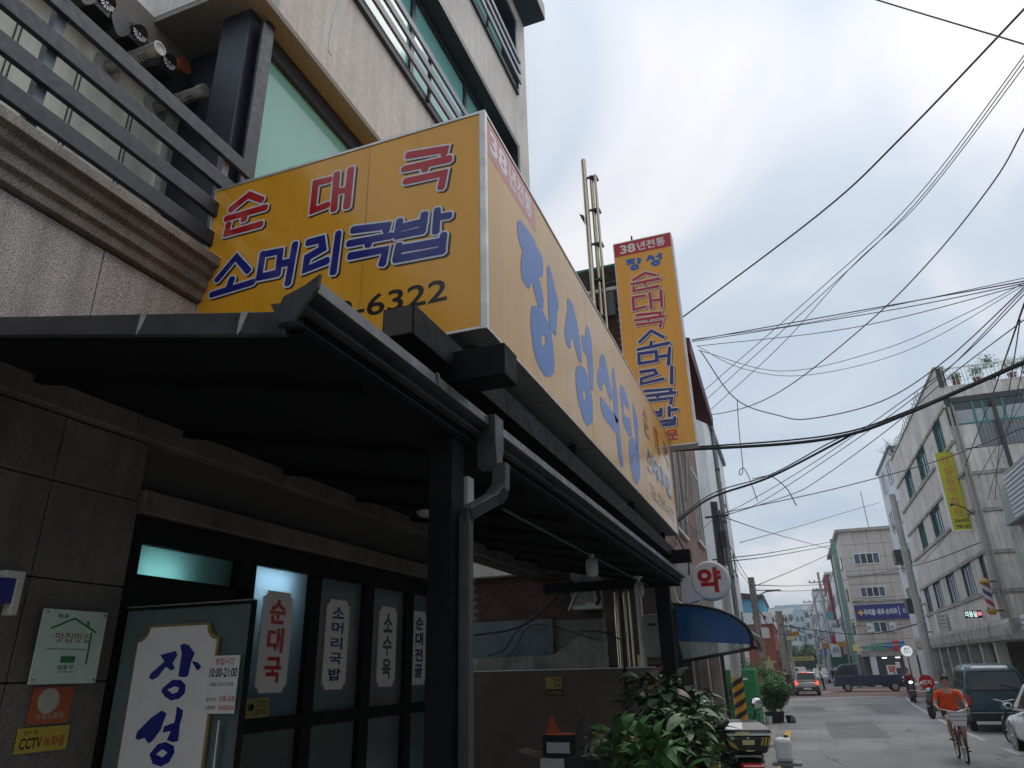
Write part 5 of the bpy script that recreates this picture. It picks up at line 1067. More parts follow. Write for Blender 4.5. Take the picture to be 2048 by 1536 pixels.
# roof garden
def leafcloud(mb_, c_, rad, n, size, seed, shell=0.5, mt=None):
    rnd = random.Random(seed); c_ = Vector(c_)
    for i in range(n):
        d = Vector((rnd.gauss(0, 1), rnd.gauss(0, 1), rnd.gauss(0, 1))).normalized()*(shell+(1-shell)*rnd.random())*(0.8+0.35*rnd.random())
        p = c_+Vector((d.x*rad[0], d.y*rad[1], d.z*rad[2])); a = Vector((rnd.gauss(0, 1), rnd.gauss(0, 1), rnd.gauss(0, 0.6))).normalized(); b = a.orthogonal().normalized(); s_ = size*rnd.uniform(0.6, 1.3)
        if mt: mb_.m(rnd.choice(mt))
        mb_.add([p-a*s_, p+b*s_*0.5, p+a*s_, p-b*s_*0.5+Vector((0, 0, s_*0.2))], [(0, 1, 2), (0, 2, 3)])
for i, (x, z, rad, lab) in enumerate(((7.2, 11.3, 0.22, 'small pot of green herbs at the left end of the roof railing'), (7.9, 11.45, 0.28, 'round leafy green pot plant behind the white roof railing'), (8.35, 11.75, 0.34, 'tallest spreading pot plant on the stone building roof'), (9.0, 11.5, 0.30, 'yellowish pot plant near the right of the roof railing'), (9.5, 11.5, 0.3, 'dark green pot plant at the picture edge on the roof'))):
    t_ = thing('roof_plant', lab, 'plant', K(x, 28.9, 11.1), 'pot plants on the stone building roof')
    q = KB('brick_far' if i % 2 else 'cardboard'); q.lathe([(0.11, 11.1), (0.16, 11.33), (0.14, 11.33)], (x, 28.9, 0), 10); q.build('pot', t_)
    q = KB('leaf_light' if i == 3 else 'leaf'); leafcloud(q, (x, 28.9, z+0.15), (rad*1.15, rad*1.15, rad*1.05), 340, 0.05, i, 0.2, ['leaf', 'leaf_light'] if i != 3 else ['leaf_light', 'yellow_sticker']); q.build('foliage', t_, fix=False)
tr = thing('roof_trellis', 'green wire trellis with climbing vines along the roof edge', 'trellis', K(6.7, 37, 11.8))
for k in range(16):
    q = KB('pole_green'); y = 33.2+k*0.55; q.tube([(6.72, y, 11.8), (6.72, y, 12.55+0.1*math.sin(k))], 0.018, 5); q.build('upright', tr)
for z in (12.0, 12.2, 12.4): q = KB('pole_green'); q.tube([(6.72, 33.1, z), (6.72, 41.6, z)], 0.012, 5); q.build('wire_row', tr)
q = KB('leaf'); random.seed(5)
for k in range(14): leafcloud(q, (6.75, 33.4+k*0.6, 12.05+random.uniform(-.1, .15)), (0.12, 0.34, 0.28), 38, 0.05, k, 0.1, ['leaf', 'leaf_light', 'leaf_dark'])
q.build('vine', tr, fix=False)
t_ = thing('roof_tree', 'thin bare-branched shrub leaning out over the far roof edge', 'tree', K(6.8, 42, 11.8))
q = KB('bark'); rnd = random.Random(2)
for k in range(9):
    a = rnd.uniform(-1.1, 1.1); q.tube([(6.8, 42, 11.8), (6.7-0.2*abs(a), 42+0.5*a, 12.2), (6.5-0.5*abs(a)*rnd.random(), 42+1.0*a, 12.5+0.4*rnd.random())], [0.03, 0.018, 0.006], 5)
q.build('trunk', t_); q = KB('leaf_dark'); leafcloud(q, (6.55, 42.1, 12.45), (0.5, 1.0, 0.4), 150, 0.045, 8, 0.3); q.build('crown', t_, fix=False)
# yellow blade banner
bn = thing('blade_banner', 'long yellow vertical banner sign on the stone building', 'sign', K(6.2, 29.1, 5.85))
q = KB('banner_yellow'); q.box(5.93, 6.48, 29.06, 29.14, 5.86, 8.70); q.build('banner_face', bn); q = KB('white_paint'); q.box(5.88, 5.929, 29.04, 29.16, 5.84, 8.72); q.box(5.929, 6.5, 29.04, 29.16, 5.81, 5.859); q.build('banner_edge', bn)
NP = Plane(K(0, 29.057, 0), (1, 0, 0), (0, 0, 1))
def ktext(parent, pl, txt, u0, u1, v0, v1, mt, off=0.012, d=0.004, nm='lettering'):
    q = MB(); text(q, pl, txt, (u0*1.25, u1*1.25, v0*1.25, v1*1.25), mt, d, off); return q.build(nm, parent, fix=False)
for i, ch in enumerate('강설음악학원'): ktext(bn, NP, ch, 6.06, 6.34, 8.62-(i+1)*0.38, 8.56-i*0.38, 'banner_pink')
ktext(bn, NP, '2246-9355', 6.02, 6.46, 6.13, 6.25, 'letter_black', 0.02); ktext(bn, NP, '7700-3301', 6.02, 6.46, 5.92, 6.04, 'letter_black', 0.02)
# barber poles, sign box, glowing letters
def barber(lab, x, y, z0, z1, r_, capm):
    t_ = thing('barber_pole', lab, 'barber pole', K(x, y, z0), 'barber poles')
    o = bpy.data.objects.new('striped_drum', None); bpy.data.objects.remove(o)
    q = MB('barber_stripes'); h = (z1-z0)*1.25; q.lathe([(r_*1.25, -h/2), (r_*1.25, h/2)], (0, 0, 0), 18); d_ = q.build('striped_drum', None, smooth=40); d_.location = K(x, y, (z0+z1)/2); setpar(d_, t_)
    for z, s_ in ((z1, 1), (z0, -1)):
        q = KB(capm); q.lathe([(r_*1.35, 0), (r_*1.35, 0.07*s_), (r_*0.7, 0.16*s_), (0, 0.17*s_)], (x, y, z), 16); q.build('end_cap', t_, smooth=40)
    q = KB('dark_metal'); q.bar((x, y, z1+0.05), (x+0.35, y, z1+0.05), 0.05); q.bar((x, y, z0-0.05), (x+0.35, y, z0-0.05), 0.05); q.build('wall_bracket', t_)
barber('striped barber pole with yellow caps at the near building corner', 6.25, 28.25, 3.12, 3.95, 0.12, 'barber_cap')
barber('striped barber pole with white top farther down the stone building', 6.2, 41.9, 2.98, 4.2, 0.12, 'white_paint')
t_ = thing('box_sign', 'pale grey box sign with rows of small print on the ledge', 'sign', K(6.3, 38, 2.76)); q = KB('white_paint'); q.box(6.05, 6.44, 37.2, 37.5, 2.76, 3.52); q.build('box', t_)
NP2 = Plane(K(0, 37.197, 0), (1, 0, 0), (0, 0, 1))
for k in range(4): ktext(t_, NP2, '건강약국', 6.08, 6.40, 3.36-k*0.15, 3.45-k*0.15, 'cloth_grey')
t_ = thing('glowing_letter_sign', 'small lit pink and mint letter sign above the ledge', 'sign', K(6.1, 30.4, 3.0)); q = KB('pot_black'); q.box(5.88, 6.42, 30.5, 30.56, 2.98, 3.24); q.build('backing', t_)
NP3 = Plane(K(0, 30.495, 0), (1, 0, 0), (0, 0, 1)); ktext(t_, NP3, '미용실', 5.9, 6.26, 3.01, 3.22, 'neon_mint', 0.03); q = KB('neon_pink'); q.box(6.28, 6.40, 30.47, 30.49, 3.06, 3.18); q.build('glowing_square', t_)
# ---- pale narrow building
pb = thing('pale_building', 'narrow pale blue-white building behind the stone building', 'building', K(7.5, 45.5, 0))
q = KB('pale_panel'); q.box(6.55, 14, 42.35, 48.6, 0, 12.5); q.build('wall', pb); q = KB('grey_metal'); q.box(6.45, 14, 42.3, 48.9, 12.5, 12.62); q.build('roof_edge', pb)
for z0 in (10.9, 8.6, 6.3, 4.3):
    for y0, y1 in ((43.0, 44.6), (45.9, 47.4)):
        f = KB('white_paint'); f.box(6.50, 6.56, y0, y1, z0, z0+0.05); f.box(6.50, 6.56, y0, y1, z0+1.15, z0+1.2); f.box(6.50, 6.56, y0, y0+0.06, z0+0.05, z0+1.15); f.box(6.50, 6.56, y1-0.06, y1, z0+0.05, z0+1.15); f.box(6.50, 6.56, (y0+y1)/2-0.03, (y0+y1)/2+0.03, z0+0.05, z0+1.15)
        f = f.build('window', pb); q = KB('glass_dark'); q.box(6.53, 6.545, y0+0.06, y1-0.06, z0+0.05, z0+1.15); q.build('pane', f)
for y, z, lab in ((45.0, 6.65, 'dark wall-mounted air conditioner cage high on the pale building'), (44.6, 4.0, 'lower dark air conditioner cage on the pale building')):
    t_ = thing('air_conditioner', lab, 'air conditioner', K(6.2, y, z)); q = KB('dark_metal'); q.box(6.02, 6.48, y, y+0.9, z, z+0.75); q.build('casing', t_)
    for k in range(4): q = KB('grey_metal'); q.box(5.99, 6.015, y, y+0.9, z+0.1+k*0.17, z+0.14+k*0.17); q.build('grille_bar', t_)
# ---- clinic building across the junction
hp = thing('clinic_building', 'beige stone clinic building with blue sign beyond the junction', 'building', K(7, 62, 0))
q = KB('joint'); q.box(4.55, 14, 60.03, 76, 0, 10.9); core2 = q.build('wall', hp)
for r_ in range(9):
    z0 = 2.15+r_*0.97
    for k in range(6): x0 = 4.52+k*0.95; q = KB('hospital_stone'); q.box(x0+0.012, x0+0.938, 60.0, 60.029, z0+0.012, z0+0.958); q.build('stone_panel', core2)
    for k in range(4): y0 = 60.05+k*3.2; q = KB('hospital_stone'); q.box(4.52, 4.549, y0+0.012, y0+3.18, z0+0.012, z0+0.958); q.build('stone_panel', core2)
q = KB('concrete'); q.box(4.25, 14, 59.75, 76, 10.88, 11.1); q.build('roof_slab', hp)
for z in (7.6, 5.75): q = KB('belt_stone'); q.box(4.44, 11, 59.9, 60.02, z, z+0.12); q.build('belt_course', hp)
for x0, x1, z0, z1, n in ((5.2, 6.98, 8.42, 9.24, 4), (5.2, 6.9, 6.05, 6.80, 4), (5.6, 6.5, 3.58, 4.34, 2), (8.0, 9.6, 8.42, 9.24, 4)):
    f = KB('white_paint'); t = 0.06; f.box(x0, x1, 59.93, 60.02, z0, z0+t); f.box(x0, x1, 59.93, 60.02, z1-t, z1)
    for k in range(n+1): xx = x0+(x1-x0-t)*k/n; f.box(xx, xx+t, 59.93, 60.02, z0+t, z1-t)
    f = f.build('window', hp)
    for k in range(n): xx = x0+(x1-x0-t)*k/n+t; q = KB('glass_dark' if k % 3 else 'glass_blue'); q.box(xx, xx+(x1-x0-t)/n-t, 59.96, 59.97, z0+t, z1-t); q.build('pane', f)
for y0 in (62, 65.5, 69):
    for z0 in (3.6, 6.05, 8.42): f = KB('dark_metal'); f.box(4.46, 4.53, y0, y0+1.6, z0, z0+0.85); f = f.build('window', hp); q = KB('glass_dark'); q.box(4.45, 4.459, y0+0.08, y0+1.52, z0+0.08, z0+0.77); q.build('pane', f)
for x, lab in ((5.15, 'white outdoor unit left of the small clinic window'), (6.65, 'white outdoor unit right of the small clinic window')):
    t_ = thing('air_conditioner', lab, 'air conditioner', K(x, 59.8, 3.6)); q = KB('white_plastic'); q.box(x, x+0.4, 59.7, 59.95, 3.62, 4.25); q.build('casing', t_); q = KB('grey_plastic'); q.lathe([(0.13, 0), (0.12, -0.01)], (x+0.16, 59.7, 3.93), 12, 'y'); q.build('fan_grille', t_)
cs = thing('clinic_sign', 'long dark blue clinic sign with yellow cross and white letters', 'sign', K(6.3, 59.8, 4.5))
q = KB('blue_sign'); q.box(4.58, 8.6, 59.75, 59.9, 4.48, 5.52); q.build('board', cs)
NP4 = Plane(K(0, 59.747, 0), (1, 0, 0), (0, 0, 1)); ktext(cs, NP4, '우리들 내과·소아과', 5.15, 7.35, 4.78, 5.22, 'letter_white', 0.03); ktext(cs, NP4, '│', 7.45, 7.5, 4.7, 5.3, 'letter_white'); ktext(cs, NP4, '건강검진', 7.7, 8.5, 4.85, 5.15, 'letter_white', 0.02)
q = KB('gold_letter'); q.box(4.88, 5.0, 59.735, 59.745, 4.78, 5.18); q.box(4.74, 4.879, 59.735, 59.745, 4.91, 5.05); q.box(5.001, 5.13, 59.735, 59.745, 4.91, 5.05); q.build('cross', cs)
cl_ = thing('colour_block_sign', 'row of green, blue and red colour blocks over the corner shop', 'sign', K(6, 59.6, 2.4))
for x0, x1, z0, z1, mt in ((4.55, 5.1, 2.5, 2.62, 'sign_cyan'), (5.12, 5.45, 2.46, 2.82, 'signal_green'), (5.47, 6.05, 2.42, 2.86, 'signal_green'), (6.07, 6.7, 2.52, 2.88, 'letter_blue'), (6.85, 7.35, 2.55, 2.95, 'letter_blue'), (6.58, 6.95, 2.35, 3.0, 'sign_red')):
    q = KB(mt); q.box(x0, x1, 59.55+(0.0 if mt != 'sign_red' else -0.05), 59.7, z0, z1); q.build('colour_block', cl_)
q = KB('concrete'); q.box(4.4, 11, 59.7, 60.0, 2.0, 2.35); q.build('shop_fascia', hp)
q = KB('pale_panel'); q.box(4.95, 5.35, 59.75, 60.2, 0, 2.0); q.build('shop_pillar', hp); q = KB('panel_stone'); q.box(7.1, 7.9, 59.7, 60.2, 0, 2.0); q.build('shop_pillar', hp)
q = KB('glass_dark'); q.box(5.36, 7.09, 59.9, 59.92, 0, 2.0); q.build('shop_pane', hp)
for x in (5.75, 6.6): q = KB('shop_light'); q.box(x, x+0.3, 59.86, 59.89, 1.86, 1.91); o = q.build('shop_lamp'); tag(o, 'lit strip lamp in the corner shop window, '+('left one' if x < 6 else 'right one'), 'lamp')
t_ = thing('shop_poster', 'white poster with one red pharmacy letter in the corner shop window', 'poster', K(6.2, 59.85, 0.7)); q = KB('white_paint'); q.box(5.9, 6.5, 59.83, 59.85, 0.75, 1.4); q.m('plate_white').box(6.52, 6.8, 59.83, 59.85, 1.2, 1.6); q.build('sheet', t_)
NP5 = Plane(K(0, 59.827, 0), (1, 0, 0), (0, 0, 1)); ktext(t_, NP5, '약', 6.0, 6.45, 0.8, 1.36, 'letter_red', 0.05)
q = KB('grey_metal'); q.tube([(6.75, 60.6, 11.1), (6.7, 60.6, 14.0)], 0.03, 5); q.build('roof_antenna', hp)
# round estate-agent sign, green pole and other street poles
t_ = thing('round_sign', 'round white sign with blue lettering on a thin post', 'sign', K(5.2, 42, 0)); q = KB('lit_sign'); q.lathe([(0, -0.05), (0.25, -0.05), (0.25, 0.05), (0, 0.05)], (5.2, 42, 2.09), 24, 'y'); q.build('disc', t_)
q = KB('dark_metal'); q.tube([(5.2, 42.1, 0), (5.2, 42.1, 1.95)], 0.03, 6); q.build('post', t_); NP6 = Plane(K(0, 41.947, 0), (1, 0, 0), (0, 0, 1)); ktext(t_, NP6, '월강', 5.08, 5.32, 2.13, 2.24, 'letter_navy', 0.02); ktext(t_, NP6, '부동산', 5.03, 5.37, 1.98, 2.10, 'letter_navy', 0.01)
def upole(name, lab, x, y, h, r0_, r1_, mt, arms=(), lamp=None, band=False, base=0):
    t_ = thing(name, lab, 'utility pole', K(x, y, base)); q = KB(mt); q.tube([(x, y, base), (x, y, h)], [r0_, r1_], 14); q.build('pole_shaft', t_, smooth=40)
    for z, w_, dy in arms:
        q = KB('grey_metal'); q.box(x-w_, x+w_, y-0.05+dy, y+0.05+dy, z, z+0.09); a_ = q.build('cross_arm', t_)
        for s_ in (-0.9, -0.45, 0.45, 0.9): q = KB('dark_metal'); q.lathe([(0.05, 0), (0.07, 0.06), (0.03, 0.12), (0.06, 0.18)], (x+s_*w_, y+dy, z+0.09), 8); q.build('insulator', a_)
    return t_
upole('concrete_pole', 'grey concrete pole standing in front of the stone building', 4.95, 34.0, 8.3, 0.165, 0.125, 'pole_concrete')
gp = upole('green_pole', 'tall pale green steel pole at the junction corner', 3.78, 57.0, 10.0, 0.22, 0.17, 'pole_green')
q = KB('pole_green'); q.tube([(3.78, 57, 2.55), (4.6, 56.6, 2.62), (7.0, 55.5, 2.62)], 0.05, 8); q.build('mast_arm', gp)
q = KB('yellow_pale'); q.box(3.75, 4.35, 56.75, 56.8, 2.35, 2.75); q.build('lane_plate', gp)
p1_ = upole('crossarm_pole', 'far utility pole with two crossarms over the right pavement', 3.3, 78, 10.0, 0.17, 0.12, 'pole_concrete', ((9.0, 1.0, 0), (8.2, 0.8, 0)))
p2_ = upole('crossarm_pole', 'farther utility pole with wide crossarms behind the first', 3.1, 95, 9.2, 0.17, 0.12, 'pole_concrete', ((8.4, 1.3, 0), (6.9, 1.2, 0)))
lp = upole('wooden_pole', 'brown leaning-looking wooden pole carrying a street lamp on the left', -1.26, 32, 5.0, 0.16, 0.13, 'pole_brown')
q = KB('grey_metal'); q.tube([(-1.2, 32, 3.9), (-1.0, 31.95, 4.28), (-0.7, 31.9, 4.42)], 0.03, 8); q.build('lamp_arm', lp, smooth=True); q = KB('dark_metal'); q.hexa([(-0.75, 31.8, 4.38), (-0.15, 31.8, 4.40), (-0.15, 32.0, 4.40), (-0.75, 32.0, 4.38), (-0.75, 31.84, 4.46), (-0.2, 31.84, 4.45), (-0.2, 31.96, 4.45), (-0.75, 31.96, 4.46)]); q.build('lamp_head', lp)
q = KB('white_plastic'); q.box(-1.15, -0.85, 31.8, 31.95, 2.6, 3.0); q.build('control_box', lp)
cp = upole('concrete_pole', 'stout mottled concrete pole beyond the brown brick house', -0.55, 46, 4.5, 0.24, 0.2, 'pole_brown', ((3.9, 0.4, 0),))
q = KB('grey_metal'); q.box(-0.38, -0.12, 45.7, 45.9, 2.4, 2.8); q.box(-0.35, -0.1, 45.7, 45.9, 3.1, 3.4); q.build('meter_box', cp)
# near left pole with hazard band
t_ = thing('utility_pole', 'grey utility pole with dark top and yellow-black band by the green bin', 'utility pole', (-1.80, 24.4, -0.4))
q = MB('pole_concrete'); q.tube([(-1.80, 24.4, -0.4), (-1.80, 24.4, 4.6)], [0.17, 0.14], 14); q.m('dark_metal').tube([(-1.80, 24.4, 4.6), (-1.80, 24.4, 6.7)], [0.14, 0.12], 14); q.build('pole_shaft', t_, smooth=40)
q = MB('hazard_yellow'); q.tube([(-1.80, 24.4, 0.0), (-1.80, 24.4, 1.25)], [0.178, 0.172], 20, caps=False); hz_ = q.build('hazard_band', t_, smooth=40)
for k in range(4):
    q = MB('pot_black'); n = 10; P_ = []
    for side_ in (0, 1):
        P_.append([Vector((-1.80+0.1795*math.cos(-math.pi+math.pi*j/n), 24.4+0.1795*math.sin(-math.pi+math.pi*j/n), 0.02+k*0.3+side_*0.14+j*0.028)) for j in range(n+1)])
    for j in range(n): q.poly([P_[0][j], P_[0][j+1], P_[1][j+1], P_[1][j]])
    q.build('black_stripe', hz_, fix=False)
q = MB('dark_metal'); q.box(-1.73, -1.53, 24.2, 24.4, 5.2, 5.7); q.bar((-2.13, 24.3, 6.2), (-1.38, 24.3, 6.2), 0.06); q.tube([(-1.64, 24.32, 6.4), (-1.62, 24.3, 4.6)], 0.03, 6); q.build('pole_hardware', t_)
# ---- left row beyond the brick building
wb = thing('white_siding_building', 'tall white panelled building with grey downpipe on the left', 'building', K(-4, 31, 0))
q = KB('white_siding'); q.box(-9, -2.0, 26.5, 36.3, 0, 11.0); core3 = q.build('wall', wb)
for k in range(11): q = KB('white_siding'); q.box(-2.0, -1.985, 26.52, 36.28, 0.3+k*0.97, 1.24+k*0.97); q.build('cladding_board', core3)
q = KB('grey_metal'); q.box(-9, -1.85, 26.3, 36.5, 11.0, 11.25); q.build('roof_edge', wb)
q = KB('grey_metal'); q.tube([(-1.9, 30.2, 11.2), (-1.9, 30.2, 0)], 0.09, 10); dp_ = q.build('downpipe', wb, smooth=40)
for z in (2.6, 4.8, 7.0, 9.2): q = KB('dark_metal'); q.tube([(-1.9, 30.2, z), (-1.9, 30.2, z+0.12)], 0.105, 10); q.build('pipe_collar', dp_)
for y, z in ((34.2, 8.3), (34.4, 5.4), (34.2, 2.8), (32.5, 8.3), (32.5, 5.4)): f = KB('dark_metal'); f.box(-1.984, -1.95, y, y+0.9, z, z+1.0); f = f.build('window', wb); q = KB('glass_dark'); q.box(-1.949, -1.945, y+0.06, y+0.84, z+0.06, z+0.94); q.build('pane', f)
gbx = thing('green_container', 'bright green metal container on the left pavement', 'container', K(-1.6, 23, 0))
q = KB('green_box'); q.box(-2.3, -1.16, 22.4, 24.2, 0.05, 1.5); q.build('body', gbx, bev=0.02); q = KB('signal_green'); q.box(-2.32, -1.14, 22.38, 22.399, 0.38, 0.42); q.build('rib', gbx)
q = KB('plate_white'); q.box(-1.75, -1.66, 22.385, 22.398, 1.22, 1.32); q.box(-1.55, -1.36, 22.385, 22.398, 1.22, 1.28); q.build('small_label', gbx)
# round shrub in black pot
t_ = thing('round_shrub', 'dense round green shrub in a black pot on the left pavement', 'shrub', K(-0.78, 24.6, 0))
q = KB('pot_black'); q.lathe([(0.24, 0.0), (0.29, 0.3), (0.27, 0.3), (0, 0.28)], (-0.86, 24.6, 0), 16); q.build('pot', t_, smooth=40)
q = KB('bark'); q.tube([(-0.86, 24.6, 0.25), (-0.78, 24.6, 0.7), (-0.72, 24.6, 1.1)], [0.04, 0.03, 0.015], 6); q.build('trunk', t_)
q = KB('leaf'); rnd = random.Random(11)
for k in range(70):
    d = Vector((rnd.gauss(0, 1), rnd.gauss(0, 1), rnd.gauss(0, 1))).normalized()*(rnd.random()**0.4)
    leafcloud(q, (-0.77+0.42*d.x, 24.6+0.42*d.y, 0.82+0.47*d.z), (0.17, 0.17, 0.15), 130, 0.036, k, 0.3, ['leaf', 'leaf', 'leaf_dark'] if d.z < 0.3 else ['leaf', 'leaf_light', 'leaf'])
q.build('crown', t_, fix=False)
def tree(lab, c_, h, rad, n, seed, cat='tree', size=0.05):
    t_ = thing('street_tree', lab, cat, K(c_[0], c_[1], 0)); q = KB('bark'); q.tube([(c_[0], c_[1], 0), (c_[0]+0.05, c_[1], h*0.5), (c_[0], c_[1], h*0.8)], [0.07, 0.05, 0.03], 6); q.build('trunk', t_)
    q = KB('leaf'); rnd = random.Random(seed)
    for k in range(n):
        d = Vector((rnd.gauss(0, 1), rnd.gauss(0, 1), rnd.gauss(0, 1))).normalized()*(rnd.random()**0.4)
        leafcloud(q, (c_[0]+rad*d.x, c_[1]+rad*d.y, h*0.72+rad*1.1*d.z), (rad*0.4, rad*0.4, rad*0.35), 60, size, seed+k, 0.3, ['leaf', 'leaf_light', 'leaf_dark'])
    q.build('crown', t_, fix=False)
tree('leafy dark green tree behind the green container', (-1.75, 26.5), 1.75, 0.5, 26, 31); tree('low green hedge tree beside the wooden lamp pole', (-1.0, 29.5), 1.75, 0.46, 24, 77)
tree('reddish brown creeper bush hanging over the green container', (-2.05, 22.2), 1.2, 0.32, 14, 55, 'shrub', 0.04)
for i, (x, y, mt) in enumerate(((-1.02, 24.0, 'white_plastic'), (-0.45, 24.5, 'pot_black'), (-0.36, 24.3, 'cloth_grey'))):
    q = KB(mt); q.lathe([(0.08, 0), (0.11, 0.2), (0.09, 0.2), (0.085, 0.16), (0.0, 0.16)] if i < 2 else [(0.05, 0), (0.09, 0.03), (0.08, 0.12), (0.04, 0.2), (0.0, 0.2)], (x, y, 0), 12); o = q.build('small_pot', smooth=40)
    tag(o, ['small white pot left of the shrub pot', 'small black pot right of the shrub pot', 'little grey pot at the pavement edge by the shrub'][i], 'pot')
br = thing('brown_house', 'low orange-brown brick house with white parapet and bright blue roof box', 'house', K(-2, 49, 0))
q = KB('brick_far'); q.box(-9, -1.0, 46.4, 58, 0, 3.85); q.build('wall', br); q = KB('far_white'); q.box(-9, -0.92, 46.3, 58, 3.85, 4.5); q.build('parapet', br)
q = KB('cyan_roof'); q.box(-9, -1.35, 47, 56, 4.5, 5.35); q.build('roof_box', br); q = KB('dark_metal'); q.hexa([(-3, 46.6, 5.36), (-1.25, 46.6, 5.36), (-1.25, 56, 5.36), (-3, 56, 5.36), (-3, 46.6, 5.75), (-1.25, 46.6, 5.5), (-1.25, 56, 5.5), (-3, 56, 5.75)]); q.build('roof_lid', br)
for x in (-2.05, -1.75, -1.45): q = KB('joint'); q.box(x, x+0.15, 46.27, 46.299, 4.1, 4.3); q.build('parapet_opening', br)
for y in (47.5, 50, 53): f = KB('dark_metal'); f.box(-0.999, -0.95, y, y+1.2, 1.2, 2.4); f = f.build('window', br); q = KB('glass_dark'); q.box(-0.949, -0.945, y+0.1, y+1.1, 1.3, 2.3); q.build('pane', f)
# ---- distant rows
def block(lab, x0, x1, y0, y1, h, mt, wmt='far_win', rows_=0, cols=0, side=None, parapet=True):
    t_ = thing('distant_building', lab, 'building', K((x0+x1)/2, (y0+y1)/2, 0)); q = KB(mt); q.box(x0, x1, y0, y1, 0, h); q.build('wall', t_)
    if parapet: q = KB('far_grey'); q.box(x0-0.1, x1+0.1, y0-0.1, y1+0.1, h, h+0.25); q.build('parapet', t_)
    if rows_:
        for r_ in range(rows_):
            z = 2.2+r_*(h-2.6)/rows_
            for c_ in range(cols):
                a = x0+(x1-x0)*(c_+0.2)/cols; q = KB(wmt); q.box(a, a+(x1-x0)*0.6/cols, y0-0.05, y0-0.01, z, z+(h-2.6)/rows_*0.5); q.build('window', t_)
            if side:
                X_ = x0 if side < 0 else x1; n = max(2, int((y1-y0)/3))
                for c_ in range(n): a = y0+(y1-y0)*(c_+0.2)/n; q = KB(wmt); q.box(X_-0.05, X_-0.01, a, a+(y1-y0)*0.55/n, z, z+(h-2.6)/rows_*0.5) if side < 0 else q.box(X_+0.01, X_+0.05, a, a+(y1-y0)*0.55/n, z, z+(h-2.6)/rows_*0.5); q.build('window', t_)
    return t_
block('white four-storey building just past the clinic', 4.6, 10, 76.5, 84, 9.6, 'far_white', rows_=3, cols=3, side=-1)
block('narrow dark red brick building on the right far street side', 4.3, 10, 84.3, 93, 10.4, 'brick_far_red', rows_=3, cols=3, side=-1)
block('grey block behind the red brick building', 4.4, 11, 93.5, 112, 9.2, 'far_grey', rows_=3, cols=3, side=-1)
block('pale block far down the right side', 4.0, 11, 113, 135, 10.2, 'far_white', rows_=3, cols=3, side=-1)
block('distant beige block at the right end of the street', 4.2, 12, 136, 165, 11, 'hospital_stone', rows_=4, cols=3, side=-1)
block('low reddish house past the concrete pole on the left', -9, -1.1, 60, 72, 3.0, 'brick_far', rows_=1, cols=4, side=1)
block('grey house farther along the left side', -10, -1.6, 74, 92, 5.2, 'far_grey', rows_=2, cols=4, side=1)
block('white house far along the left side', -10, -1.4, 94, 125, 6.5, 'far_white', rows_=2, cols=4, side=1)
block('distant left house with brick walls', -11, -1.8, 128, 160, 7.5, 'brick_far', rows_=2, cols=4, side=1)
block('long white apartment block closing the view on the left', -16, 1.2, 205, 220, 15.2, 'far_white', rows_=5, cols=9)
block('pale blue apartment tower in the middle distance', 1.3, 3.4, 200, 215, 14.2, 'far_cyan', rows_=5, cols=2)
block('white apartment block beside the pale blue tower', 3.5, 9.0, 204, 220, 15.6, 'far_white', rows_=5, cols=4)
block('pale blue rooftop block behind the white apartments', -3.5, 9, 224, 236, 17.0, 'far_cyan', rows_=6, cols=8)
block('grey tower far behind on the right', 6, 14, 180, 195, 17.2, 'far_grey', rows_=6, cols=5)
block('low blue-grey block deep in the street', -1.5, 1.0, 186, 196, 9.0, 'far_cyan', rows_=3, cols=3)
m = MB('hill_green'); n = 40; vs2 = []
for j in range(5):
    for i in range(n+1): vs2.append((-500+1000*i/n, 420+40*j, -1+(0, 20, 30, 34, 30)[j]*(0.55+0.45*math.sin(i*0.7)*math.cos(i*0.23+1))))
m.add(vs2, [(j*(n+1)+i, j*(n+1)+i+1, (j+1)*(n+1)+i+1, (j+1)*(n+1)+i) for j in range(4) for i in range(n)]); struct('hills', m, smooth=True)
tree('round tree beside the far yellow banner', (1.8, 120), 3.6, 1.5, 30, 91, size=0.2); tree('yellow-green tree deep in the street', (-0.4, 150), 5, 1.6, 26, 93, size=0.22)
# banners across the street, small signs
def plate(name, lab, cat, x0, x1, y, z0, z1, mt, txt=None, tm='letter_black', post=None, th=0.05):
    t_ = thing(name, lab, cat, K((x0+x1)/2, y, z0)); q = KB(mt); q.box(x0, x1, y, y+th, z0, z1); q.build('board', t_)
    if txt: ktext(t_, Plane(K(0, y-0.003, 0), (1, 0, 0), (0, 0, 1)), txt, x0+(x1-x0)*0.12, x1-(x1-x0)*0.12, z0+(z1-z0)*0.25, z1-(z1-z0)*0.25, tm)
    if post: q = KB('grey_metal'); q.tube([((x0+x1)/2, y+th, 0), ((x0+x1)/2, y+th, z0+0.05)], 0.03, 6); q.build('post', t_)
    return t_
plate('street_banner', 'orange banner hung across the street beside the concrete pole', 'banner', -0.38, 0.52, 60, 3.56, 3.88, 'banner_orange', '일방통행')
plate('street_banner', 'long yellow banner hung low across the far street', 'banner', -0.4, 2.1, 100, 2.0, 2.45, 'banner_lemon', '재래시장 축제')
plate('street_banner', 'dark green banner below the yellow one', 'banner', -0.3, 2.4, 110, 0.9, 1.9, 'hill_green')
t_ = plate('no_entry_sign', 'red round no-entry sign with white plate on the left', 'sign', -0.87, -0.6, 59.7, 2.05, 2.42, 'white_paint', None, post=True)
q = KB('sign_red'); q.lathe([(0, 0), (0.2, 0), (0.2, 0.03), (0, 0.03)], (-0.74, 59.62, 2.68), 20, 'y'); q.build('disc', t_); q = KB('letter_white'); q.box(-0.87, -0.61, 59.60, 59.615, 2.65, 2.71); q.build('white_bar', t_)
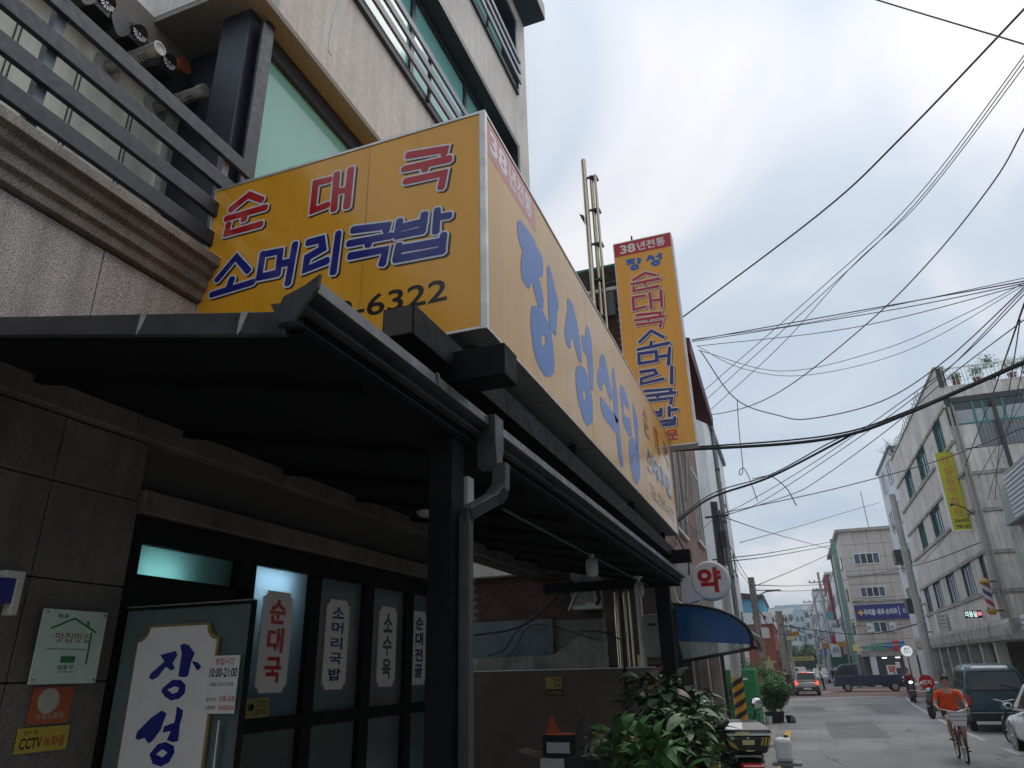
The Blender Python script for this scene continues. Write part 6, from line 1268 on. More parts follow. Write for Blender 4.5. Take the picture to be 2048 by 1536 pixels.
plate('hanging_sign', 'white sign with blue water-drop mark on the right far side', 'sign', 3.0, 3.75, 72, 2.1, 3.2, 'white_paint', '세탁', 'letter_blue')
plate('hanging_sign', 'grey-blue blank board on the right before the poles', 'sign', 3.05, 3.6, 62, 3.1, 4.1, 'pale_panel')
plate('hanging_sign', 'small orange board high among the far wires', 'sign', 3.6, 4.2, 71, 2.9, 3.5, 'banner_orange')
gs = plate('green_netting', 'green construction netting wrapped round scaffolding past the junction', 'netting', 2.9, 4.3, 72.5, 0.0, 2.3, 'green_net', th=3)
plate('standing_sign', 'white standing sign with red letters on the right pavement', 'sign', 2.55, 2.9, 64, 0.1, 1.3, 'white_paint', '분식', 'letter_red')
plate('white_board', 'white board above the far left pavement', 'sign', -0.15, 0.55, 62, 2.95, 3.25, 'white_paint')
# ---- low building at the right picture edge, opposite the restaurant
nb = thing('corner_shop_building', 'low grey metal-sided building at the right picture edge', 'building', K(8, 10, 0))
q = KB('concrete'); q.box(6.6, 14, -26, 25.3, 0, 6.4); q.build('wall', nb); q = KB('grey_metal'); q.hexa([(6.25, -26, 5.15), (6.25, 24.2, 5.15), (6.6, 24.2, 5.15), (6.6, -26, 5.15), (6.25, -26, 6.2), (6.25, 22.9, 6.45), (6.6, 22.9, 6.45), (6.6, -26, 6.2)]); fa = q.build('siding_fascia', nb)
for k in range(10): q = KB('pale_panel'); q.box(6.235, 6.25, 10, 23.1, 5.2+k*0.12, 5.25+k*0.12); q.build('siding_rib', fa)
q = KB('pale_panel'); q.box(6.3, 6.6, -26, 25.5, 2.25, 2.78); q.build('shop_fascia', nb)
for k in range(3): q = KB('grey_metal'); q.box(6.285, 6.3, -26, 25.5, 2.35+k*0.14, 2.39+k*0.14); q.build('fascia_rib', nb)
for y in (-16, -8, 0, 8, 16): f = KB('dark_metal'); f.box(6.55, 6.61, y, y+4, 0.3, 2.1); f = f.build('shop_window', nb); q = KB('glass_dark'); q.box(6.54, 6.549, y+0.1, y+3.9, 0.4, 2.0); q.build('pane', f)

q = KB('concrete'); q.box(6.7, 14, -26, 19.5, 6.4, 8.6); q.build('upper_storeys', nb)  # unseen storeys, added to keep light from under the canopy

# clutter of small projecting signs and boxes down the far street
rnd = random.Random(21)
for i, (x, y, z, w_, h_, mt, tx, lab) in enumerate(((3.6, 77, 4.4, 0.5, 1.0, 'white_paint', '치과', 'white blade sign on the first far building past the clinic'), (3.7, 82, 5.6, 0.5, 0.9, 'sign_cyan', None, 'small cyan blade sign above the far crossarm poles'),
    (3.6, 86, 3.4, 0.6, 0.9, 'letter_red', None, 'small red blade sign in front of the red brick building'), (3.5, 91, 4.9, 0.6, 0.8, 'white_paint', '호프', 'white square sign in front of the grey far block'), (3.3, 98, 3.2, 0.7, 0.7, 'banner_orange', None, 'orange square sign on the far right side'),
    (3.2, 104, 4.4, 0.7, 1.0, 'far_grey', None, 'grey box sign farther along the right side'), (3.2, 110, 2.6, 0.8, 0.8, 'letter_blue', None, 'small blue sign deep on the right'), (-1.3, 63, 2.5, 0.4, 0.7, 'white_paint', '꽃', 'white blade sign on the low reddish house'),
    (-1.0, 76, 3.0, 0.5, 0.8, 'sign_red', None, 'red blade sign on the grey left house'), (-0.9, 84, 4.0, 0.5, 0.8, 'white_paint', None, 'white blade sign on the grey left house'), (-0.7, 96, 3.4, 0.7, 0.9, 'signal_green', None, 'green blade sign on the white left house'), (-0.5, 108, 4.6, 0.7, 0.9, 'banner_lemon', None, 'yellow blade sign deep on the left'))):
    plate('projecting_board', lab, 'sign', x, x+w_, y, z, z+h_, mt, tx, 'letter_navy', th=0.15)
for x, y, h_, lab in ((3.0, 118, 9.5, 'far grey pole with crossarm deep in the street'), (-0.7, 74, 6.0, 'grey pole on the far left side past the no-entry sign'), (-0.5, 100, 7.5, 'grey pole deep on the left side')):
    upole('crossarm_pole', lab, x, y, h_, 0.16, 0.12, 'pole_concrete', ((h_-0.7, 0.9, 0), (h_-1.6, 0.7, 0)))
# air between here and the far end of the street
hz = MB('white_paint'); hz.box(-520, 520, -70, 920, -3, 60); hz = hz.build('haze'); hz['kind'] = 'stuff'
hm = bpy.data.materials.new('haze'); hm.use_nodes = True; t = hm.node_tree; t.nodes.clear(); vo_ = t.nodes.new('ShaderNodeVolumePrincipled'); oo = t.nodes.new('ShaderNodeOutputMaterial')
vo_.inputs['Color'].default_value = (0.86, 0.90, 0.95, 1); vo_.inputs['Density'].default_value = 0.0008; t.links.new(vo_.outputs[0], oo.inputs['Volume']); hz.data.materials.clear(); hz.data.materials.append(hm)

# ================================================================== vehicles
def place(x, y, rz, z=None): return Matrix.Translation((x, y, gz(y)+0.008 if z is None else z)) @ Matrix.Rotation(rz, 4, 'Z')
def LB(T, mt=None): m = MB(mt); m.T = T; return m
def wheel(T, parent, x, y, r_, w_, rim='aluminium', spokes=5):
    m = LB(T, 'rubber'); m.lathe([(r_*0.62, -w_/2), (r_*0.93, -w_/2), (r_, -w_*0.32), (r_, w_*0.32), (r_*0.93, w_/2), (r_*0.62, w_/2)], (x, y, r_), 24, 'x'); wh = m.build('wheel', parent, smooth=40)
    s_ = 1 if x > 0 else -1; m = LB(T, rim); m.lathe([(r_*0.64, 0), (r_*0.64, 0.012*s_), (r_*0.54, 0.014*s_), (r_*0.54, -0.03*s_)], (x+s_*w_/2, y, r_), 20, 'x')
    for k in range(spokes): a = 2*math.pi*k/spokes+0.3; m.bar((x+s_*w_*0.5, y, r_), (x+s_*w_*0.5, y+r_*0.6*math.cos(a), r_+r_*0.6*math.sin(a)), 0.05, 0.03, (1, 0, 0))
    m.lathe([(0.06, 0), (0.05, 0.03*s_), (0, 0.03*s_)], (x+s_*w_/2, y, r_), 10, 'x'); m.m('dark_metal').lathe([(0, -0.035*s_), (r_*0.55, -0.035*s_)], (x+s_*w_/2, y, r_), 16, 'x'); m.build('rim', wh)
def car(name, lab, T, L_, W_, H_, paint, lit=False, plate='plate_white', rear_black=True):
    t_ = thing(name, lab, 'car', T.translation); hw = W_/2; y0, y1 = -L_/2, L_/2; belt = H_*0.63
    m = LB(T, paint); secs = []
    for y, w_, zb, zt in ((y0, 0.86, 0.34, belt*0.80), (y0+0.06, 0.95, 0.27, belt*0.98), (y0+0.35, 1, 0.2, belt*1.02), (0, 1, 0.19, belt), (y1-0.95, 1, 0.19, belt*0.985), (y1-0.30, 0.98, 0.22, belt*0.90), (y1-0.06, 0.92, 0.24, belt*0.80), (y1, 0.82, 0.30, belt*0.68)):
        h = hw*w_; zm = zb+(zt-zb)*0.55; secs.append([(-h*0.96, y, zb), (-h, y, zb+0.1), (-h*1.0, y, zm), (-h*0.93, y, zt), (h*0.93, y, zt), (h, y, zm), (h, y, zb+0.1), (h*0.96, y, zb)])
    m.loft(secs); body = m.build('body', t_, smooth=50, sub=1)
    tw, bw = hw*0.76, hw*0.955
    B = [(-bw, y0+0.10, belt*0.96), (bw, y0+0.10, belt*0.96), (bw, y1-1.0, belt*0.95), (-bw, y1-1.0, belt*0.95)]; Tp = [(-tw, y0+0.42, H_), (tw, y0+0.42, H_), (tw, y1-1.85, H_), (-tw, y1-1.85, H_)]
    m = LB(T, paint); m.hexa(B+Tp); cab = m.build('cabin', t_, smooth=30, bev=0.06)
    def face(a, b, c_, d_, u0, u1, v0, v1, off):
        a, b, c_, d_ = map(Vector, (a, b, c_, d_)); n = (b-a).cross(d_-a).normalized()
        def q(u, v): return (a*(1-u)+b*u)*(1-v)+(d_*(1-u)+c_*u)*v+n*off
        return [q(u0, v0), q(u1, v0), q(u1, v1), q(u0, v1)]
    for nm, (a, b, c_, d_), sp in (('rear_window', (B[0], B[1], Tp[1], Tp[0]), ((0.08, 0.92, 0.16, 0.9),)), ('windscreen', (B[2], B[3], Tp[3], Tp[2]), ((0.05, 0.95, 0.1, 0.95),)),
                                   ('side_window', (B[3], B[0], Tp[0], Tp[3]), ((0.16, 0.48, 0.12, 0.9), (0.52, 0.86, 0.12, 0.9))), ('side_window', (B[1], B[2], Tp[2], Tp[1]), ((0.16, 0.48, 0.12, 0.9), (0.52, 0.86, 0.12, 0.9)))):
        for s_ in sp: m = LB(T, 'car_glass'); m.poly(face(a, b, c_, d_, *s_, 0.008)); m.build(nm, cab, fix=False)
    for x in (-1, 1):
        wheel(T, t_, x*(hw-0.1), y0+0.62, 0.29, 0.18); wheel(T, t_, x*(hw-0.1), y1-0.75, 0.29, 0.18)
        m = LB(T, 'car_black'); m.lathe([(0.34, 0), (0.34, 0.012*x), (0.0, 0.012*x)], (x*(hw-0.012), y0+0.62, 0.30), 20, 'x'); m.lathe([(0.34, 0), (0.34, 0.012*x), (0.0, 0.012*x)], (x*(hw-0.012), y1-0.75, 0.30), 20, 'x'); m.build('wheel_arch', body)
        m = LB(T, 'lamp_red_lit' if lit else 'lamp_red'); m.hexa([(x*hw*0.66, y0+0.02, belt*0.70), (x*hw*0.93, y0+0.07, belt*0.70), (x*hw*0.93, y0+0.16, belt*0.70), (x*hw*0.66, y0+0.12, belt*0.70), (x*hw*0.74, y0+0.01, belt*0.92), (x*hw*0.95, y0+0.06, belt*1.0), (x*hw*0.95, y0+0.2, belt*1.0), (x*hw*0.74, y0+0.12, belt*0.92)]); m.build('tail_lamp', body)
        m = LB(T, 'lamp_clear'); m.ball((x*hw*0.66, y1-0.14, belt*0.72), (0.16, 0.12, 0.07), 10, 6); m.build('headlight', body)
        m = LB(T, paint); m.ball((x*(hw+0.05), y1-1.30, belt*1.08), (0.085, 0.055, 0.06), 10, 6); m.m('car_black').bar((x*(hw*0.9), y1-1.26, belt*1.0), (x*(hw+0.02), y1-1.29, belt*1.07), 0.04); m.m('glass_dark').lathe([(0.05, 0), (0.0, -0.002)], (x*(hw+0.05), y1-1.353, belt*1.08), 10, 'y'); m.build('side_mirror', t_, smooth=40)
        m = LB(T, 'chrome' if paint != 'car_white' else 'car_white'); m.bar((x*(hw+0.006), 0.15, belt*0.88), (x*(hw+0.006), 0.33, belt*0.88), 0.02, 0.03); m.build('door_handle', body)
        m = LB(T, 'car_black')
        for yy in (y1-1.15, 0.05, -0.75): m.bar((x*(hw*1.0), yy, 0.34), (x*(hw*0.985), yy+0.02, belt*0.9), 0.006, 0.012)
        m.build('door_gap', body)
    m = LB(T, 'car_black'); m.hexa([(-hw*0.9, y0-0.03, 0.22), (hw*0.9, y0-0.03, 0.22), (hw*0.95, y0+0.2, 0.22), (-hw*0.95, y0+0.2, 0.22), (-hw*0.86, y0-0.035, belt*0.58), (hw*0.86, y0-0.035, belt*0.58), (hw*0.98, y0+0.2, belt*0.55), (-hw*0.98, y0+0.2, belt*0.55)])
    m.m('aluminium').box(-hw*0.62, hw*0.62, y0-0.045, y0-0.031, 0.25, 0.28); bp = m.build('rear_bumper', t_, bev=0.03)
    m = LB(T, plate); m.box(-0.25, 0.25, y0-0.052, y0-0.046, belt*0.42, belt*0.42+0.11); m.build('licence_plate', bp)
    if lit: m = LB(T, 'lamp_red_lit'); m.box(-0.13, 0.13, y0+0.34, y0+0.4, H_-0.04, H_+0.005); m.build('brake_lamp', cab)
    m = LB(T, 'car_black'); m.tube([(0, y0+0.6, H_), (0, y0+0.45, H_+0.16)], 0.008, 5); m.build('antenna', cab)
    return t_
car('hatchback', 'small grey hatchback with lit brake lamps driving away', place(0.42, 57.5, 0), 3.6, 1.6, 1.48, 'car_silver', lit=True)
car('parked_car', 'white car cut off by the right picture edge', place(5.42, 20.2, 0), 4.3, 1.8, 1.46, 'car_white')
car('distant_car', 'pale blue car far ahead of the hatchback', place(2.3, 92, R(180)), 4.2, 1.75, 1.5, 'pale_panel'); car('distant_car', 'dark car parked far down on the right', place(4.2, 80, 0), 4.2, 1.7, 1.5, 'car_black'); car('distant_car', 'white car far down the street centre', place(0.3, 120, R(180)), 4.4, 1.8, 1.6, 'car_white')
# ---- blue flat-bed truck, nose to the left
T = place(5.0, 62.9, R(90)); tk = thing('flatbed_truck', 'dark blue flat-bed truck crossing the junction', 'truck', T.translation)
m = LB(T, 'truck_blue'); prof = [(2.52, 0.42), (2.58, 0.75), (2.50, 1.05), (2.05, 1.78), (1.9, 1.90), (1.05, 1.94), (0.88, 1.88), (0.85, 0.42)]
m.prism(prof, 'x', -0.80, 0.80); cab = m.build('cab', tk, bev=0.05)
for x in (-0.812, 0.806):
    m = LB(T, 'car_glass'); m.prism([(2.30, 1.14), (1.98, 1.70), (1.25, 1.74), (1.2, 1.14)], 'x', x, x+0.006); m.build('side_window', cab)
    m = LB(T, 'car_black'); m.bar((x, 1.12, 0.5), (x, 1.12, 1.8), 0.012, 0.02); m.bar((x, 2.2, 0.55), (x, 2.2, 1.1), 0.012, 0.02); m.build('door_gap', cab); m = LB(T, 'aluminium'); m.bar((x, 2.3, 1.09), (x, 1.15, 1.09), 0.01, 0.02); m.build('door_trim', cab)
    m = LB(T, 'car_black'); m.box(x-0.12 if x < 0 else x, x if x < 0 else x+0.12, 2.25, 2.35, 1.15, 1.45); m.build('side_mirror', cab)
m = LB(T, 'car_glass'); m.poly([(-0.72, 2.475, 1.12), (0.72, 2.475, 1.12), (0.68, 2.085, 1.75), (-0.68, 2.085, 1.75)]); m.build('windscreen', cab, fix=False)
m = LB(T, 'car_black'); m.box(-0.82, 0.82, 2.45, 2.62, 0.36, 0.62); m.build('front_bumper', tk, bev=0.03)
for x in (-0.62, 0.62): m = LB(T, 'lamp_clear'); m.ball((x, 2.55, 0.78), (0.14, 0.06, 0.09), 10, 6); m.build('headlight', cab)
m = LB(T, 'car_black'); m.box(-0.7, 0.7, -2.5, 2.3, 0.42, 0.60); m.build('chassis', tk)
bed = LB(T, 'truck_blue'); bed.box(-0.83, 0.83, -2.55, 0.75, 0.60, 0.70); bed = bed.build('load_bed', tk)
for x0, x1, y0, y1 in ((-0.85, -0.81, -2.55, 0.75), (0.81, 0.85, -2.55, 0.75), (-0.809, 0.809, -2.55, -2.51), (-0.809, 0.809, 0.71, 0.75)):
    m = LB(T, 'truck_blue'); m.box(x0, x1, y0, y1, 0.66, 1.12); m.build('side_board', bed, bev=0.01)
    if x1-x0 < 0.1:
        for k in range(6): m = LB(T, 'car_black'); m.bar((x0-0.004 if x0 < 0 else x1+0.004, -2.3+k*0.56, 0.72), (x0-0.004 if x0 < 0 else x1+0.004, -2.3+k*0.56, 1.04), 0.008, 0.03); m.build('board_strap', bed)
m = LB(T, 'truck_blue')
for x in (-0.74, 0.74): m.bar((x, 0.80, 0.7), (x, 0.80, 1.85), 0.06)
m.bar((-0.74, 0.8, 1.82), (0.74, 0.8, 1.82), 0.06); m.bar((-0.74, 0.8, 1.3), (0.74, 0.8, 1.3), 0.05); m.build('cab_guard', tk)
for x in (-0.72, 0.72): wheel(T, tk, x, 1.72, 0.31, 0.2, 'aluminium', 6); wheel(T, tk, x, -1.45, 0.31, 0.2, 'aluminium', 6)
# ---- dark teal van seen from behind
T = place(5.58, 28.3, R(-4)) @ Matrix.Diagonal((1.15, 1, 1, 1)); vn = thing('parked_van', 'dark teal microvan parked with its tailgate to the camera', 'van', T.translation)
m = LB(T, 'van_teal'); secs = []
for y, w_, zb, zt, ins in ((-1.68, 0.93, 0.42, 1.16, 0.97), (-1.66, 0.97, 0.34, 1.30, 0.95), (-1.56, 0.99, 0.30, 1.62, 0.88), (-1.42, 1, 0.28, 1.82, 0.84), (-1.22, 1, 0.28, 1.90, 0.82), (0.9, 1, 0.28, 1.90, 0.82), (1.25, 1, 0.28, 1.80, 0.82), (1.62, 0.96, 0.3, 1.1, 0.92), (1.72, 0.9, 0.34, 0.9, 0.9)):
    h = 0.74*w_; zm = zb+(min(zt, 1.1)-zb)*0.75; secs.append([(-h*0.96, y, zb), (-h, y, zb+0.12), (-h, y, zm), (-h*0.97, y, min(zt-0.12, 1.15)), (-h*ins, y, zt-0.04), (-h*(ins-0.12), y, zt), (h*(ins-0.12), y, zt), (h*ins, y, zt-0.04), (h*0.97, y, min(zt-0.12, 1.15)), (h, y, zm), (h, y, zb+0.12), (h*0.96, y, zb)])
m.loft(secs); body = m.build('body', vn, smooth=40, sub=1)
m = LB(T, 'car_black'); m.prism([(-0.60, 1.13), (0.60, 1.13), (0.55, 1.66), (-0.55, 1.66)], 'y', 0, 0.02)
for i in range(len(m.v)): pass
m = LB(T, 'car_glass')
def rear(x, z, o): y = -1.66+max(0, (z-1.16))*0.30-0.035-o; return (x, y, z)
m.poly([rear(-0.58, 1.16, .008), rear(0.58, 1.16, .008), rear(0.59, 1.35, .008), rear(0.54, 1.64, .004), rear(-0.54, 1.64, .004), rear(-0.59, 1.35, .008)]); rw_ = m.build('rear_window', body, fix=False)
m = LB(T, 'car_black'); m.tube([rear(0.5, 1.17, .03), rear(0.1, 1.30, .035)], 0.012, 5); m.build('wiper', rw_); m = LB(T, 'rubber')
L4 = [rear(-0.60, 1.14, .004), rear(0.60, 1.14, .004), rear(0.62, 1.35, .004), rear(0.56, 1.67, .0), rear(-0.56, 1.67, .0), rear(-0.62, 1.35, .004), rear(-0.60, 1.14, .004)]; m.tube(L4, 0.014, 5); m.build('window_seal', rw_)
m = LB(T, 'plate_green'); m.box(-0.02, 0.42, -1.73, -1.712, 0.60, 0.80); pl_ = m.build('licence_plate', body)
q = LB(None); PLT = Plane(T @ Vector((0, -1.7325, 0)), T.to_3x3() @ Vector((1, 0, 0)), (0, 0, 1)); text(q, PLT, '3816', (0.03, 0.37, 0.63, 0.75), 'letter_white', 0.002, 0.01); q.build('plate_number', pl_, fix=False)
m = LB(T, 'van_teal'); m.box(-0.20, 0.10, -1.735, -1.70, 0.83, 0.86); m.build('tailgate_handle', body)
for x in (-1, 1):
    m = LB(T, 'lamp_red'); m.box(x*0.66-0.05, x*0.66+0.05, -1.70, -1.60, 0.72, 1.02); m.build('tail_lamp', body, bev=0.02)
    m = LB(T, 'glass_blue'); m.box(x*0.52-0.13, x*0.52+0.13, -1.725, -1.705, 0.60, 0.70); m.build('reflector', body)
    for k, (a, b) in enumerate(((-1.25, -0.55), (-0.45, 0.25), (0.35, 0.95))): m = LB(T, 'car_glass'); m.poly([(x*0.725, a, 1.18), (x*0.725, b, 1.18), (x*0.645, b, 1.68), (x*0.645, a, 1.68)]); m.build('side_window', body, fix=False)
    m = LB(T, 'pvc'); m.box(x*0.742-0.004, x*0.742+0.004, -1.3, 1.0, 0.98, 1.12); m.build('side_stripe', body)
    wheel(T, vn, x*0.66, -1.08, 0.26, 0.15, 'dark_metal'); wheel(T, vn, x*0.66, 1.1, 0.26, 0.15, 'dark_metal')
m = LB(T, 'car_black'); m.box(-0.73, 0.73, -1.80, -1.62, 0.30, 0.54); m.m('grey_metal').box(-0.72, 0.72, -1.805, -1.70, 0.50, 0.545); m.build('rear_bumper', vn, bev=0.03)

# ================================================================== scooters, bicycles, people
def circle_tube(m, c_, r_, tr_, n=28, k=6):
    c_ = Vector(c_); P_ = [c_+Vector((0, r_*math.cos(2*math.pi*i/n), r_*math.sin(2*math.pi*i/n))) for i in range(n)]
    vs2 = []
    for i, p in enumerate(P_):
        d = (p-c_).normalized()
        for j in range(k): a = 2*math.pi*j/k; vs2.append(p+d*tr_*math.cos(a)+Vector((1, 0, 0))*tr_*math.sin(a))
    m.add(vs2, [(i*k+j, ((i+1) % n)*k+j, ((i+1) % n)*k+(j+1) % k, i*k+(j+1) % k) for i in range(n) for j in range(k)])
def moto_wheel(T, parent, y, r_):
    m = LB(T, 'rubber'); m.lathe([(r_*0.6, -0.05), (r_*0.92, -0.055), (r_, -0.03), (r_, 0.03), (r_*0.92, 0.055), (r_*0.6, 0.05)], (0, y, r_), 24, 'x'); w_ = m.build('wheel', parent, smooth=40)
    m = LB(T, 'grey_metal'); m.lathe([(r_*0.62, -0.035), (r_*0.55, 0.0), (r_*0.62, 0.035)], (0, y, r_), 20, 'x'); m.build('rim', w_)
def scooter(name, lab, T, body='moto_black', lit=False, topbox=False, tail=False, accent=None):
    t_ = thing(name, lab, 'scooter', T.translation); moto_wheel(T, t_, 0.62, 0.24); moto_wheel(T, t_, -0.60, 0.24)
    m = LB(T, body); secs = []
    for y, w_, zb, zt in ((-0.92, 0.07, 0.60, 0.72), (-0.75, 0.14, 0.46, 0.76), (-0.45, 0.17, 0.30, 0.74), (-0.12, 0.15, 0.24, 0.70), (-0.02, 0.13, 0.22, 0.40)):
        secs.append([(-w_*0.8, y, zb), (-w_, y, zb+0.4*(zt-zb)), (-w_*0.8, y, zt), (w_*0.8, y, zt), (w_, y, zb+0.4*(zt-zb)), (w_*0.8, y, zb)])
    m.loft(secs); m.build('rear_body', t_, smooth=40, sub=1)
    m = LB(T, body); m.box(-0.15, 0.15, -0.05, 0.36, 0.24, 0.31); m.build('foot_board', t_, bev=0.02)
    m = LB(T, body); m.loft([[(-0.18, 0.33, 0.26), (0.18, 0.33, 0.26), (0.16, 0.45, 0.26), (-0.16, 0.45, 0.26)], [(-0.20, 0.40, 0.62), (0.20, 0.40, 0.62), (0.15, 0.58, 0.60), (-0.15, 0.58, 0.60)], [(-0.14, 0.38, 0.92), (0.14, 0.38, 0.92), (0.08, 0.48, 0.92), (-0.08, 0.48, 0.92)]]); m.build('front_shield', t_, smooth=40, bev=0.02)
    m = LB(T, body); m.loft([[(-0.08, 0.36, 0.46), (0.08, 0.36, 0.46), (0.08, 0.36, 0.40), (-0.08, 0.36, 0.40)], [(-0.09, 0.62, 0.52), (0.09, 0.62, 0.52), (0.09, 0.62, 0.46), (-0.09, 0.62, 0.46)], [(-0.06, 0.85, 0.42), (0.06, 0.85, 0.42), (0.06, 0.85, 0.36), (-0.06, 0.85, 0.36)]]); m.build('front_mudguard', t_, smooth=40)
    m = LB(T, 'grey_metal'); m.tube([(-0.10, 0.62, 0.24), (-0.10, 0.48, 0.6)], 0.02, 6); m.tube([(0.10, 0.62, 0.24), (0.10, 0.48, 0.6)], 0.02, 6); m.build('front_fork', t_)
    m = LB(T, 'rubber'); m.loft([[(-0.10, -0.80, 0.76), (0.10, -0.80, 0.76), (0.10, -0.80, 0.83), (-0.10, -0.80, 0.83)], [(-0.15, -0.35, 0.73), (0.15, -0.35, 0.73), (0.14, -0.35, 0.82), (-0.14, -0.35, 0.82)], [(-0.10, -0.02, 0.70), (0.10, -0.02, 0.70), (0.09, -0.02, 0.77), (-0.09, -0.02, 0.77)]]); m.build('seat', t_, bev=0.03)
    m = LB(T, 'rubber'); m.tube([(-0.34, 0.30, 0.99), (-0.16, 0.38, 1.0), (0.16, 0.38, 1.0), (0.34, 0.30, 0.99)], 0.02, 8); m.build('handlebar', t_, smooth=True)
    m = LB(T, body); m.ball((0, 0.42, 0.98), (0.13, 0.10, 0.09), 12, 8); m.build('headset', t_, smooth=True)
    m = LB(T, 'headlamp_lit' if lit else 'lamp_clear'); m.ball((0, 0.52, 0.98), (0.09, 0.03, 0.06), 12, 6); m.build('headlight', t_, smooth=True)
    if accent: m = LB(T, accent); m.box(-0.17, 0.17, 0.575, 0.60, 0.56, 0.60); m.build('shield_trim', t_)
    for x in (-1, 1):
        m = LB(T, 'car_black'); m.tube([(x*0.2, 0.36, 1.0), (x*0.26, 0.33, 1.16)], 0.008, 5); m.build('mirror_stalk', t_); m = LB(T, 'chrome'); m.ball((x*0.27, 0.32, 1.21), (0.07, 0.015, 0.055), 12, 6); m.build('mirror', t_, smooth=True)
    if tail: m = LB(T, 'lamp_red'); m.ball((0, -0.92, 0.62), (0.11, 0.04, 0.08), 12, 6); m.build('tail_lamp', t_, smooth=True)
    return t_
# rider's scooter and the parked one
scooter('riding_scooter', 'dark scooter with lit headlamp coming up the right side', place(5.45, 45.6, R(180)), lit=True, accent='white_paint')
scooter('parked_scooter', 'black scooter parked behind the cyclist', place(4.75, 33.2, R(150)), accent='cloth_red')
T = place(-0.84, 10.1, R(11)); mo = scooter('parked_motorcycle', 'black delivery motorcycle with top box parked beside the plants', T, tail=True)
for ch in [c for c in mo.children if c.name.startswith('tail_lamp')]: bpy.data.objects.remove(ch)
# bigger rear end: rack, top box with stickers, tail unit
m = LB(T, 'grey_metal'); m.box(-0.16, 0.16, -1.02, -0.55, 0.845, 0.865); m.tube([(-0.13, -0.95, 0.72), (-0.14, -1.0, 0.85)], 0.015, 6); m.tube([(0.13, -0.95, 0.72), (0.14, -1.0, 0.85)], 0.015, 6); m.build('rear_rack', mo)
m = LB(T, 'moto_black'); m.loft([[(-0.20, -1.04, 0.88), (0.20, -1.04, 0.88), (0.19, -0.62, 0.88), (-0.19, -0.62, 0.88)], [(-0.265, -1.09, 1.06), (0.265, -1.09, 1.06), (0.25, -0.58, 1.06), (-0.25, -0.58, 1.06)]]); tb = m.build('top_box', mo, bev=0.03)
m = LB(T, 'moto_black'); m.loft([[(-0.27, -1.10, 1.065), (0.27, -1.10, 1.065), (0.255, -0.57, 1.065), (-0.255, -0.57, 1.065)], [(-0.26, -1.07, 1.12), (0.26, -1.07, 1.12), (0.24, -0.6, 1.13), (-0.24, -0.6, 1.13)], [(-0.17, -0.98, 1.19), (0.17, -0.98, 1.19), (0.16, -0.66, 1.20), (-0.16, -0.66, 1.20)]]); m.build('box_lid', tb, bev=0.025)
m = LB(T, 'moto_silver'); m.poly([(-0.235, -1.068, 1.125), (-0.04, -1.07, 1.125), (-0.03, -0.985, 1.19), (-0.16, -0.985, 1.19)]); m.poly([(-0.16, -0.98, 1.197), (-0.03, -0.98, 1.197), (-0.03, -0.68, 1.205), (-0.15, -0.68, 1.205)]); m.build('lid_panel', tb, fix=False)
m = LB(T, 'white_paint'); m.box(-0.26, 0.26, -1.112, -1.101, 1.065, 1.085); m.build('lid_trim', tb)
def stick(pts, mt): m = LB(T, mt); m.poly([(x, -1.116+0.0, z) if z > 1.06 else (x, -1.098-(z-1.06)*0.278*0+(1.06-z)*0.278-0.0, z) for x, z in pts]); m.build('sticker', tb, fix=False)
stick([(-0.13, 1.068), (0.02, 1.068), (0.02, 1.10), (-0.13, 1.10)], 'yellow_pale'); stick([(-0.06, 0.97), (0.07, 0.97), (0.07, 1.02), (-0.06, 1.02)], 'yellow_pale')
for k in range(3): stick([(0.13+k*0.035, 0.96), (0.15+k*0.035, 0.96), (0.175+k*0.035, 1.045), (0.155+k*0.035, 1.045)], 'yellow_sticker'); stick([(-0.23+k*0.03, 1.03-k*0.02), (-0.215+k*0.03, 1.035-k*0.02), (-0.165+k*0.03, 0.955-k*0.015), (-0.18+k*0.03, 0.95-k*0.015)], 'yellow_sticker')
stick([(-0.03, 0.905), (0.06, 0.905), (0.06, 0.918), (-0.03, 0.918)], 'yellow_pale'); m = LB(T, 'chrome'); m.lathe([(0.012, 0), (0.012, -0.01), (0, -0.01)], (0.0, -1.094, 1.04), 10, 'y'); m.build('lock', tb)
m = LB(T, 'moto_black'); m.loft([[(-0.19, -0.55, 0.80), (0.19, -0.55, 0.80), (0.19, -0.55, 0.5), (-0.19, -0.55, 0.5)], [(-0.17, -0.95, 0.83), (0.17, -0.95, 0.83), (0.15, -0.95, 0.6), (-0.15, -0.95, 0.6)], [(-0.10, -1.10, 0.78), (0.10, -1.10, 0.78), (0.09, -1.10, 0.68), (-0.09, -1.10, 0.68)]]); m.build('tail_cowl', mo, bev=0.03)
m = LB(T, 'lamp_red'); m.loft([[(-0.13, -1.08, 0.80), (0.15, -1.08, 0.80), (0.13, -1.02, 0.56), (-0.11, -1.02, 0.56)], [(-0.10, -1.17, 0.775), (0.12, -1.17, 0.775), (0.10, -1.13, 0.58), (-0.08, -1.13, 0.58)]]); m.build('tail_lamp', mo, bev=0.02)
m = LB(T, 'moto_silver'); m.loft([[(0.17, -0.95, 0.72), (0.22, -0.95, 0.70), (0.22, -0.95, 0.45), (0.17, -0.95, 0.45)], [(0.18, -0.55, 0.70), (0.24, -0.55, 0.66), (0.24, -0.55, 0.42), (0.18, -0.55, 0.42)]]); m.build('side_cowl', mo, bev=0.02)
m = LB(T, 'grey_metal'); m.tube([(0.24, -0.2, 0.28), (0.26, -0.6, 0.32), (0.27, -1.0, 0.40)], [0.03, 0.05, 0.055], 12); m.build('exhaust', mo, smooth=40)
m = LB(T, 'plate_white'); m.box(-0.10, 0.10, -1.14, -1.13, 0.36, 0.46); m.build('licence_plate', mo)
